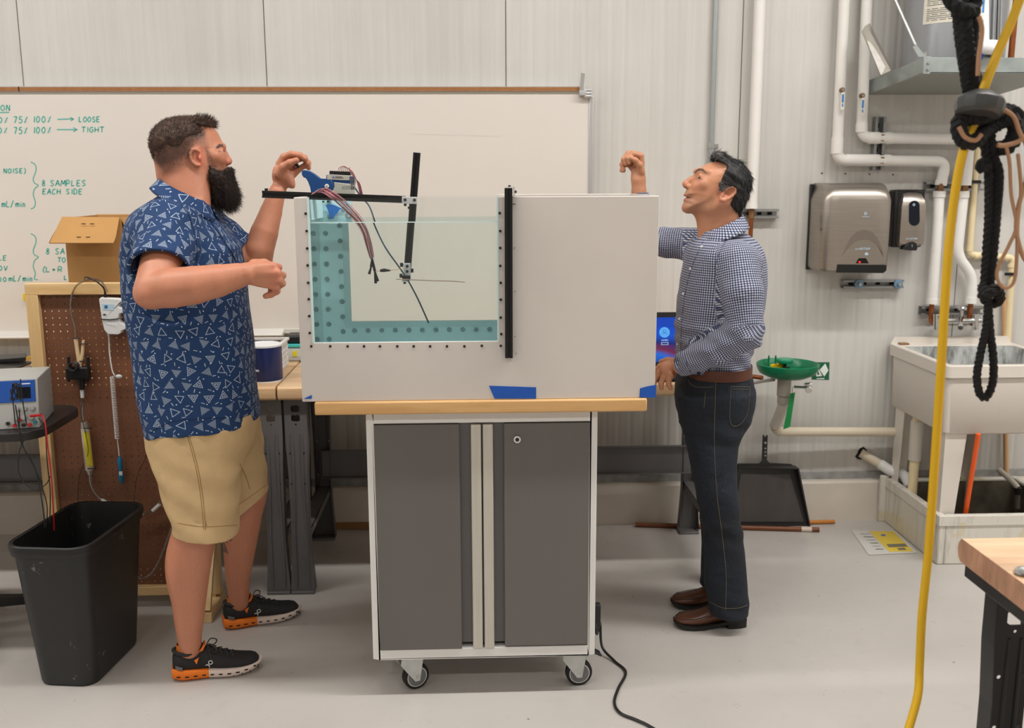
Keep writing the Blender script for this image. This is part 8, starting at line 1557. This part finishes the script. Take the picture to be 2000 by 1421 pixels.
blend(cr2(250, 570, 6, 6), RGB(204, 120, 96)[:3], 0.5); blend(cr2(800, 700, 18, 16), RGB(206, 124, 98)[:3], 0.4); blend(cr2(440, 590, 10, 8), RGB(206, 132, 104)[:3], 0.4)
stub = [hq2(a, b_) for a, b_ in ((260, 640), (330, 660), (420, 760), (560, 780), (640, 690), (690, 800), (640, 930), (420, 1000), (230, 930), (235, 780))]; blend(sstep(-4, 5, poly_dist(stub, px, py))*hd*(0.8+0.4*vnoise(V, 600, 3)), RGB(120, 92, 76)[:3], 0.42)
brw = [hq2(a, b_) for a, b_ in ((400, 405), (425, 368), (465, 345), (520, 352), (560, 395), (575, 430), (540, 400), (490, 375), (440, 388), (410, 415))]; blend(sstep(-1.0, 0.8, poly_dist(brw, px, py))*hd, RGB(34, 28, 28)[:3], 0.92)
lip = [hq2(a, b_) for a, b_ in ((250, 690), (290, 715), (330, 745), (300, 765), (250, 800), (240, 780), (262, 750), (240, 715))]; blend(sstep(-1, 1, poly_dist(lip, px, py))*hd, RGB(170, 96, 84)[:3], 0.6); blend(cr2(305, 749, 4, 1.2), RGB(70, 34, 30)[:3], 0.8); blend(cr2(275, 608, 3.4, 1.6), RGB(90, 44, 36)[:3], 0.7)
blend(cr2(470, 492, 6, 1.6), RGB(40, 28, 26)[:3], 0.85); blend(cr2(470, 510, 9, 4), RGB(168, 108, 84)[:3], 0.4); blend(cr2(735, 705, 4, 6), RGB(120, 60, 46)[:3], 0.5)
arm_h = (py > 345)*(py < 400)*(px < 1290); blend(arm_h*sstep(0.1, 0.8, vnoise(V, 500, 9)), RGB(110, 76, 56)[:3], 0.4)
SKR = skin_mat('skin_olive'); man2 = mesh_obj('person', VF, SKR, None, 180, {'col': ('FLOAT_COLOR', np.c_[np.clip(col, 0, 1), np.ones(N)])}, 0, 1); tag(man2, 'dark-haired man in checked shirt and jeans standing right of the tank', 'person')
e0 = G(462, 470, -0.0335); MB().ell(e0, (0.0118, 0.0112, 0.0088), 16, 10).build('eye', MATS['eye_white'], man2); MB().ell(e0+np.array([-0.006, -0.0075, -0.002]), (0.0044, 0.0044, 0.0048), 12, 8).build('iris', MATS['iris_dark'], man2)
MB().tube([G(415, 470, -0.038), G(440, 474, -0.043), G(470, 482, -0.0465), G(498, 492, -0.048)], 0.0014, 6).build('lashes', mat('lash_dark', (24, 20, 20), 0.6), man2)
# ---- hair
hairR = bpy.data.materials.new('hair_black'); hairR.use_nodes = True; t_ = NT(hairR); co = t_.coord(); n1 = t_.noise(t_.mapping(co, rot=(0, 0.6, 0), scale=(8, 8, 60)), 3, 4, 0.6)
t_.l.new(t_.ramp(n1, [(0.42, RGB(16, 15, 16)), (0.62, RGB(32, 31, 32)), (0.78, RGB(72, 70, 70))]), t_.bsdf.inputs['Base Color']); t_.bsdf.inputs['Roughness'].default_value = 0.55
ho_ = [(640, 165), (660, 135), (700, 115), (780, 120), (900, 190), (1040, 250), (1150, 370), (1195, 480), (1190, 600), (1150, 750), (1080, 900), (1010, 990), (905, 1005), (860, 930), (835, 840), (870, 750), (905, 690), (905, 630), (850, 592), (790, 600), (720, 640), (670, 665), (640, 610), (690, 530), (735, 430), (800, 320), (770, 285), (700, 245), (650, 215)]
hb2 = [XZ(*hq2(a, b_), YHR) for a, b_ in ho_]; bg2 = [XZ(*hq2(a, b_), YHR) for a, b_ in [(640, 165), (660, 135), (700, 115), (780, 120), (900, 190), (1040, 250), (1150, 370), (1195, 480), (1190, 600), (1150, 750), (1080, 900), (1010, 990), (905, 1005), (620, 1000), (480, 700), (520, 330)]]
g = Field((hx2-0.06, YHR-0.12, P(1420, 432, YHR).z), (hx2+0.14, YHR+0.12, P(1420, 285, YHR).z), 0.0028)
g.func(inflate(bg2, YHR, SH2_, hx2, lambda X, Z: wr(X, Z)+0.006, 0.07), g.lo, g.lo+g.n*g.h, 0); sl, X, Y, Z = g.win(g.lo, g.lo+g.n*g.h)
XX, ZZ = np.broadcast_arrays(X[:, 0, :], Z[:, 0, :]); g.f = np.maximum(g.f+0.0016*np.sin(230*(Z*0.8+X*0.6)+3*np.sin(60*Y)), -(poly_dist(hb2, XX, ZZ))[:, None, :]).astype(np.float32)
hair2 = mesh_obj('hair', g.mesh(), hairR, man2, 180, None, 0, 2)
def flow2(c, n, r): 
    d = np.array([0.8, 0.0, -0.45])+np.zeros_like(n); back = np.clip((c[:, 0]-hx2)/0.06, -0.5, 1)[:, None]; d = d+np.array([-0.6, 0, -0.6])*np.maximum(back, 0); d = d-n*np.sum(d*n, 1)[:, None]; return d+n*0.12+r.normal(size=n.shape)*0.12
strands('hair_strands', hair2, 4200, flow2, 0.026, 0.0006, mat('strand_black', (20, 19, 20), 0.55), man2, None, 5, 0.001, 3)
gx_, gz_ = P(*hq2(700, 600), YHR).x, P(*hq2(700, 600), YHR).z; fx__, fz__ = P(*hq2(690, 170), YHR).x, P(*hq2(690, 170), YHR).z
strands('grey_strands', hair2, 1500, flow2, 0.014, 0.0006, mat('strand_grey', (146, 142, 142), 0.5), man2, lambda c: ((c[:, 0]-gx_)**2+(c[:, 2]-gz_)**2 < 0.026**2) | ((c[:, 0]-fx__)**2+(c[:, 2]-fz__)**2 < 0.011**2), 8, 0.001, 3)
strands('salt_strands', hair2, 260, flow2, 0.02, 0.0005, MATS['strand_grey'], man2, None, 9, 0.001, 3)
# ---- checked shirt
def check_mat():
    m = bpy.data.materials.new('gingham_check'); m.use_nodes = True; t = NT(m); at = t.new('ShaderNodeAttribute', attribute_name='uvm'); sp = t.new('ShaderNodeSeparateXYZ'); t.l.new(at.outputs['Vector'], sp.inputs[0])
    s1 = t.math('GREATER_THAN', t.math('FRACT', t.math('MULTIPLY', sp.outputs[0], 122.0)), 0.5); s2 = t.math('GREATER_THAN', t.math('FRACT', t.math('MULTIPLY', sp.outputs[1], 122.0)), 0.5)
    f = t.math('MULTIPLY', t.math('ADD', s1, s2), 0.5); c = t.ramp(f, [(0.0, RGB(204, 204, 210)), (0.5, RGB(92, 100, 130)), (1.0, RGB(36, 42, 72))]); t.l.new(c, t.bsdf.inputs['Base Color']); t.bsdf.inputs['Roughness'].default_value = 0.75
    t.l.new(t.bump(t.noise(t.mapping(t.coord(), scale=(1, 1, 1.6)), 11, 3, 0.6), 0.6, 0.02), t.bsdf.inputs['Normal']); return m
SH2 = check_mat()
f = Field((P(1222, 500, 3.75).x, 3.14, P(1400, 742, YR).z), (P(1500, 500, 3.4).x+0.03, 3.86, P(1400, 368, 3.7).z), 0.0042)
f.stack(tr2, 0.0, 2.3)
Sa, Se, Sw = A3(1439, 510, 3.335), A3(1455, 648, 3.27), A3(1326, 714, 3.395)
f.ell(A3(1432, 502, 3.36), (0.07, 0.065, 0.055), 0.04); f.chain([Sa, A3(1450, 570, 3.29), Se], [0.072, 0.068, 0.06], 0.012); f.cone(Se, A3(1400, 685, 3.32), 0.060, 0.054, 0.02); f.cone(A3(1400, 685, 3.32), Sw, 0.053, 0.042, 0.01)
Fa, Fe, Fw = A3(1372, 478, 3.64), A3(1252, 470, 3.72), A3(1249, 377, 3.735); f.cone(Fa, Fe, 0.062, 0.052, 0.03); f.cone(Fe, Fw, 0.05, 0.036, 0.01)
sl, X, Y, Z = f.win(f.lo, f.lo+f.n*f.h)
f.f += (0.0035*np.sin(85*Z+55*X+3*np.sin(11*Y))*np.clip((P(1400, 600, YR).z-Z)/0.08, 0, 1)*np.clip((X-P(1330, 650, YR).x)/0.05, 0, 1)+0.0028*np.sin(120*(Z-0.4*X)+2*np.sin(14*Y))*np.exp(-((Z-P(1400, 655, YR).z)/0.07)**2)+0.0025*np.sin(95*X+60*Z)*np.clip((P(1345, 480, YR).x-X)/0.05, 0, 1)).astype(np.float32)
d = (Sw-A3(1400, 685, 3.32)); d /= np.linalg.norm(d); plc = (X-Sw[0])*d[0]+(Y-Sw[1])*d[1]+(Z-Sw[2])*d[2]; near = ((X-Sw[0])**2+(Y-Sw[1])**2+(Z-Sw[2])**2 < 0.075**2); f.f = np.where(near, np.maximum(f.f, plc), f.f).astype(np.float32); f.cone(Sw-d*0.04, Sw+d*0.1, 0.036, 0.038, 0.0, True)
d = Fw-Fe; d /= np.linalg.norm(d); plc = (X-Fw[0])*d[0]+(Y-Fw[1])*d[1]+(Z-Fw[2])*d[2]; near = ((X-Fw[0])**2+(Y-Fw[1])**2+(Z-Fw[2])**2 < 0.08**2); f.f = np.where(near, np.maximum(f.f, plc), f.f).astype(np.float32); f.cone(Fw-d*0.05, Fw+d*0.1, 0.031, 0.033, 0.0, True)
f.f = np.maximum(f.f, P(1400, 724, YR).z-Z).astype(np.float32) if False else np.where(Z < P(1400, 722, YR).z, np.where((X > P(1345, 720, YR).x) & (Y > 3.36), np.maximum(f.f, P(1400, 722, YR).z-Z), f.f), f.f).astype(np.float32)
sv2 = f.mesh(); V = sv2[0]
tz = np.array([r[0] for r in tr2][::-1]); tcx = np.array([(r[1]+r[2])/2 for r in tr2][::-1]); cxv = np.interp(V[:, 2], tz, tcx); uv = np.stack([np.arctan2(V[:, 0]-cxv, -(V[:, 1]-YR))*0.17, V[:, 2], 0*V[:, 0]], 1)
for a, b_, rad, cond, o_ in ((Sa, Se, 0.088, (V[:, 1] < 3.355) & (V[:, 0] > P(1400, 560, 3.3).x), 3.0), (Se, Sw, 0.068, (V[:, 1] < 3.43), 5.0), (Fa, Fe, 0.068, V[:, 0] < P(1345, 480, 3.5).x, 7.0), (Fe, Fw, 0.06, V[:, 0] < P(1290, 480, 3.5).x, 9.0)):
    u1, rr_ = cyl_uv(V, a, b_, 0.072); m_ = (rr_ < rad) & cond; uv[m_] = u1[m_]+np.array([o_, 1.3, 0])
shirt2 = mesh_obj('shirt', sv2, SH2, man2, 180, {'uvm': ('FLOAT_VECTOR', uv)}, 0, 2)
tl_, tr_ = P(1372, 452, YR), P(1444, 420, YR); bl_, br_ = P(1366, 474, YR), P(1452, 444, YR)
collar('collar', SH2, shirt2, None, None, YR, ((tl_.x+tr_.x)/2, (tl_.z+tr_.z)/2, (tr_.z-tl_.z)/(tr_.x-tl_.x), -(tr_.x-tl_.x)/2-0.010, 0.080), ((bl_.x+br_.x)/2, (bl_.z+br_.z)/2, (br_.z-bl_.z)/(br_.x-bl_.x), -(br_.x-bl_.x)/2-0.016, 0.132), 0, 0.005, 36, 0.25)
bw_ = mat('button_white', (224, 222, 218), 0.35)
for q in ((1368, 482), (1346, 525), (1332, 574), (1325, 623), (1321, 672)):
    s_ = on_surface(shirt2, [q, (q[0]+1.5, q[1]), (q[0]+3, q[1])], 0.001)
    if s_: MB().ell(s_[-1], (0.0052, 0.0035, 0.0052), 12, 8).build('button', bw_, shirt2)
nv = mat('seam_navy', (48, 56, 96), 0.8)
seam(shirt2, [(1430, 455), (1412, 480), (1398, 515), (1398, 540)], 0.0012, nv, 'armhole_seam', 0.0003); seam(shirt2, [(1338, 690), (1342, 712), (1350, 728)], 0.001, nv, 'cuff_seam', 0.0003); seam(shirt2, [(1374, 470), (1352, 520), (1338, 575), (1331, 640), (1330, 690)], 0.0010, nv, 'placket_edge', 0.0003)
# ---- jeans, belt
dn = bpy.data.materials.new('dark_denim'); dn.use_nodes = True; t_ = NT(dn); co = t_.coord(); n1 = t_.noise(t_.mapping(co, scale=(120, 120, 14)), 3, 3, 0.6); n2 = t_.noise(co, 5, 3)
c = t_.ramp(t_.math('MULTIPLY_ADD', n1, 0.5, t_.math('MULTIPLY', n2, 0.5)), [(0.35, RGB(12, 16, 24)), (0.6, RGB(22, 30, 43)), (0.75, RGB(46, 56, 68))]); t_.l.new(c, t_.bsdf.inputs['Base Color']); t_.bsdf.inputs['Roughness'].default_value = 0.85; t_.l.new(t_.bump(t_.noise(t_.mapping(co, scale=(1, 1, 1.8)), 14, 3), 0.5, 0.015), t_.bsdf.inputs['Normal'])
f = Field((P(1310, 800, 3.5).x-0.04, 3.2, 0.06), (P(1475, 800, 3.4).x+0.04, 3.78, P(1400, 700, YR).z), 0.004)
hipr = np.interp; R_ = lambda y, b_, f_, Yc, r: (P(b_, y, Yc).z, P(b_, y, Yc).x, P(f_, y, Yc).x, Yc, r)
f.stack([R_(y, a, b_, YR, 0.168 if y < 790 else 0.15) for y, a, b_ in JN[:5]], 0.0, 2.4)
f.stack([R_(y, a, b_, 3.42 if y < 900 else 3.41, float(np.interp(y, [770, 900, 1000, 1196], [0.095, 0.088, 0.078, 0.074]))) for y, a, b_ in JN[2:]], 0.03, 2.3)
f.stack([R_(y, a-float(np.interp(y, [780, 1000, 1180], [0, 2, 8])), b_-float(np.interp(y, [780, 1000, 1196], [4, 10, 40])), 3.585, float(np.interp(y, [770, 900, 1000, 1196], [0.092, 0.085, 0.075, 0.07]))) for y, a, b_ in [q for q in JN[2:] if q[0] < 1165]], 0.02, 2.3)
sl, X, Y, Z = f.win(f.lo, f.lo+f.n*f.h)
f.f += (0.0035*np.sin(75*Z+30*X+3*np.sin(9*Y))*(np.exp(-((Z-P(1400, 1010, YR).z)/0.06)**2)+np.exp(-((Z-P(1400, 830, YR).z)/0.05)**2)+np.exp(-((Z-P(1400, 1170, YR).z)/0.05)**2))).astype(np.float32)
jeans = mesh_obj('jeans', f.mesh(), dn, man2, 180, None, 0, 2)
st2 = mat('stitch_gold', (120, 106, 80), 0.8)
for pts in ([(1344, 742), (1352, 752), (1368, 756), (1394, 755)], [(1398, 730), (1397, 780), (1395, 860), (1400, 960), (1410, 1040), (1418, 1120), (1417, 1190)], [(1428, 754), (1465, 755)], [(1428, 754), (1426, 822), (1442, 830), (1460, 806), (1465, 756)], [(1431, 759), (1462, 760)], [(1386, 1174), (1410, 1186), (1440, 1187), (1460, 1181)], [(1378, 765), (1375, 795)], [(1407, 735), (1463, 738)]): seam(jeans, pts, 0.0007, st2, 'stitching', 0.0005)
bt = MB(); z0_, z1_ = P(1400, 728, YR).z, P(1400, 708, YR).z; bx0_, bx1_ = P(1333, 718, YR).x-0.003, P(1459, 718, YR).x+0.003; rr_ = lambda z, g_: [((bx0_+bx1_)/2+((bx1_-bx0_)/2+g_)*math.copysign(abs(math.cos(a))**0.87, math.cos(a)), YR+(0.172+g_)*math.copysign(abs(math.sin(a))**0.87, math.sin(a)), z) for a in np.linspace(0, 2*PI, 49)[:-1]]
bt.loft([rr_(z0_, 0), rr_(z0_, 0.004), rr_(z1_, 0.004), rr_(z1_, 0)], False, False).build('belt', mat('belt_leather', (84, 44, 28), 0.45, var=0.15, vscale=20), man2)
for q in ((1420, 718), (1365, 720)):
    d_ = Vector(ray(*q)).normalized(); yy = YR-0.178; p_ = P(q[0], q[1], yy+ (0.02 if q[0] > 1400 else 0.012)); MB().box(p_, (0.011, 0.004, 0.05), (0, 0, -0.2)).build('belt_loop', dn, jeans, bevel=0.001)
# ---- leather shoes
def derby(hx, hy, ang, label, L=0.285):
    c_, s_ = math.cos(ang), math.sin(ang); T = lambda u, v, z: Vector((hx+u*c_-v*s_, hy+u*s_+v*c_, z)); st = np.linspace(0, 1, 19)
    hw = np.interp(st, [0, .06, .2, .4, .6, .75, .9, .97, 1], [.020, .030, .034, .034, .042, .046, .040, .028, .010]); top = np.interp(st, [0, .05, .15, .35, .5, .62, .8, .93, 1], [.075, .09, .09, .09, .078, .062, .050, .044, .030]); bot = np.interp(st, [0, .2, .35, .6, .85, 1], [.030, .028, .020, .012, .014, .022])
    lea = mat('brown_leather', (86, 52, 36), 0.32, var=0.2, vscale=12, bump=0.15, bscale=40); sm = mat('shoe_sole', (28, 26, 24), 0.6); rings = []
    for i, t in enumerate(st):
        r = []
        for k in range(16):
            a = 2*PI*k/16; cc, ss = math.cos(a), math.sin(a); w_ = hw[i]*(abs(cc)**0.8)*math.copysign(1, cc); tp = 1-(0.4 if .25 < t < .95 else 0.2)*max(0, ss)**2; r.append(T(t*L, w_*tp, (top[i]+bot[i])/2+(top[i]-bot[i])/2*(abs(ss)**0.8)*math.copysign(1, ss)))
        rings.append(r)
    s = MB().loft(rings).build('leather_shoe', lea, man2, smooth=180); s['label'] = label
    def plan(u0, u1, n_, g_): us = np.linspace(u0, u1, n_); return [T(u*L, np.interp(u, st, hw)+g_, 0) for u in us]+[T(u*L, -np.interp(u, st, hw)-g_, 0) for u in us[::-1]]
    zs = lambda p: float(np.interp(((p.x-hx)*c_+(p.y-hy)*s_)/L, [0, .25, .38, .62, .85, 1], [.022, .021, .012, .002, .004, .016]))
    pl_ = plan(0.0, 1.0, 22, 0.005); MB().loft([[p+Vector((0, 0, zs(p))) for p in pl_], [p+Vector((0, 0, zs(p)+0.013)) for p in pl_]]).build('sole', sm, s, smooth=40)
    pl_ = plan(0.0, 0.27, 8, 0.003); MB().loft([[p+Vector((0, 0, 0.0)) for p in pl_], [p+Vector((0, 0, 0.023)) for p in pl_]]).build('heel', sm, s, smooth=40)
    for sg in (-1, 1): MB().tube([T(u*L, sg*(np.interp(u, st, hw)*f_), z) for u, f_, z in ((.97, .5, .036), (.9, .84, .040), (.75, .93, .044), (.6, .94, .052), (.45, .96, .050), (.3, 1.0, .046))], 0.0011, 6).build('welt_seam', mat('leather_dark', (52, 30, 22), 0.4), s)
    for k in range(3): MB().tube([T((.44+.05*k)*L, -.017, np.interp(.44+.05*k, st, top)-.006), T((.45+.05*k)*L, 0, np.interp(.45+.05*k, st, top)+.0005), T((.44+.05*k)*L, .017, np.interp(.44+.05*k, st, top)-.006)], 0.0016, 6).build('lace', mat('lace_brown', (60, 38, 28), 0.7), s)
    MB().box(T(.03*L, 0, .058), (.006, .03, .03), (0, 0, ang)).build('heel_tab', mat('leather_tan', (150, 92, 46), 0.4), s, bevel=0.002)
    return s
h_ = PZ(1459, 1226, 0); derby(h_.x, h_.y+0.03, PI, 'near brown leather lace-up shoe below the jeans hem', 0.268)
h_ = PZ(1440, 1180, 0); derby(h_.x+0.008, h_.y+0.0, PI, 'far brown leather lace-up shoe half hidden behind the other', 0.27)
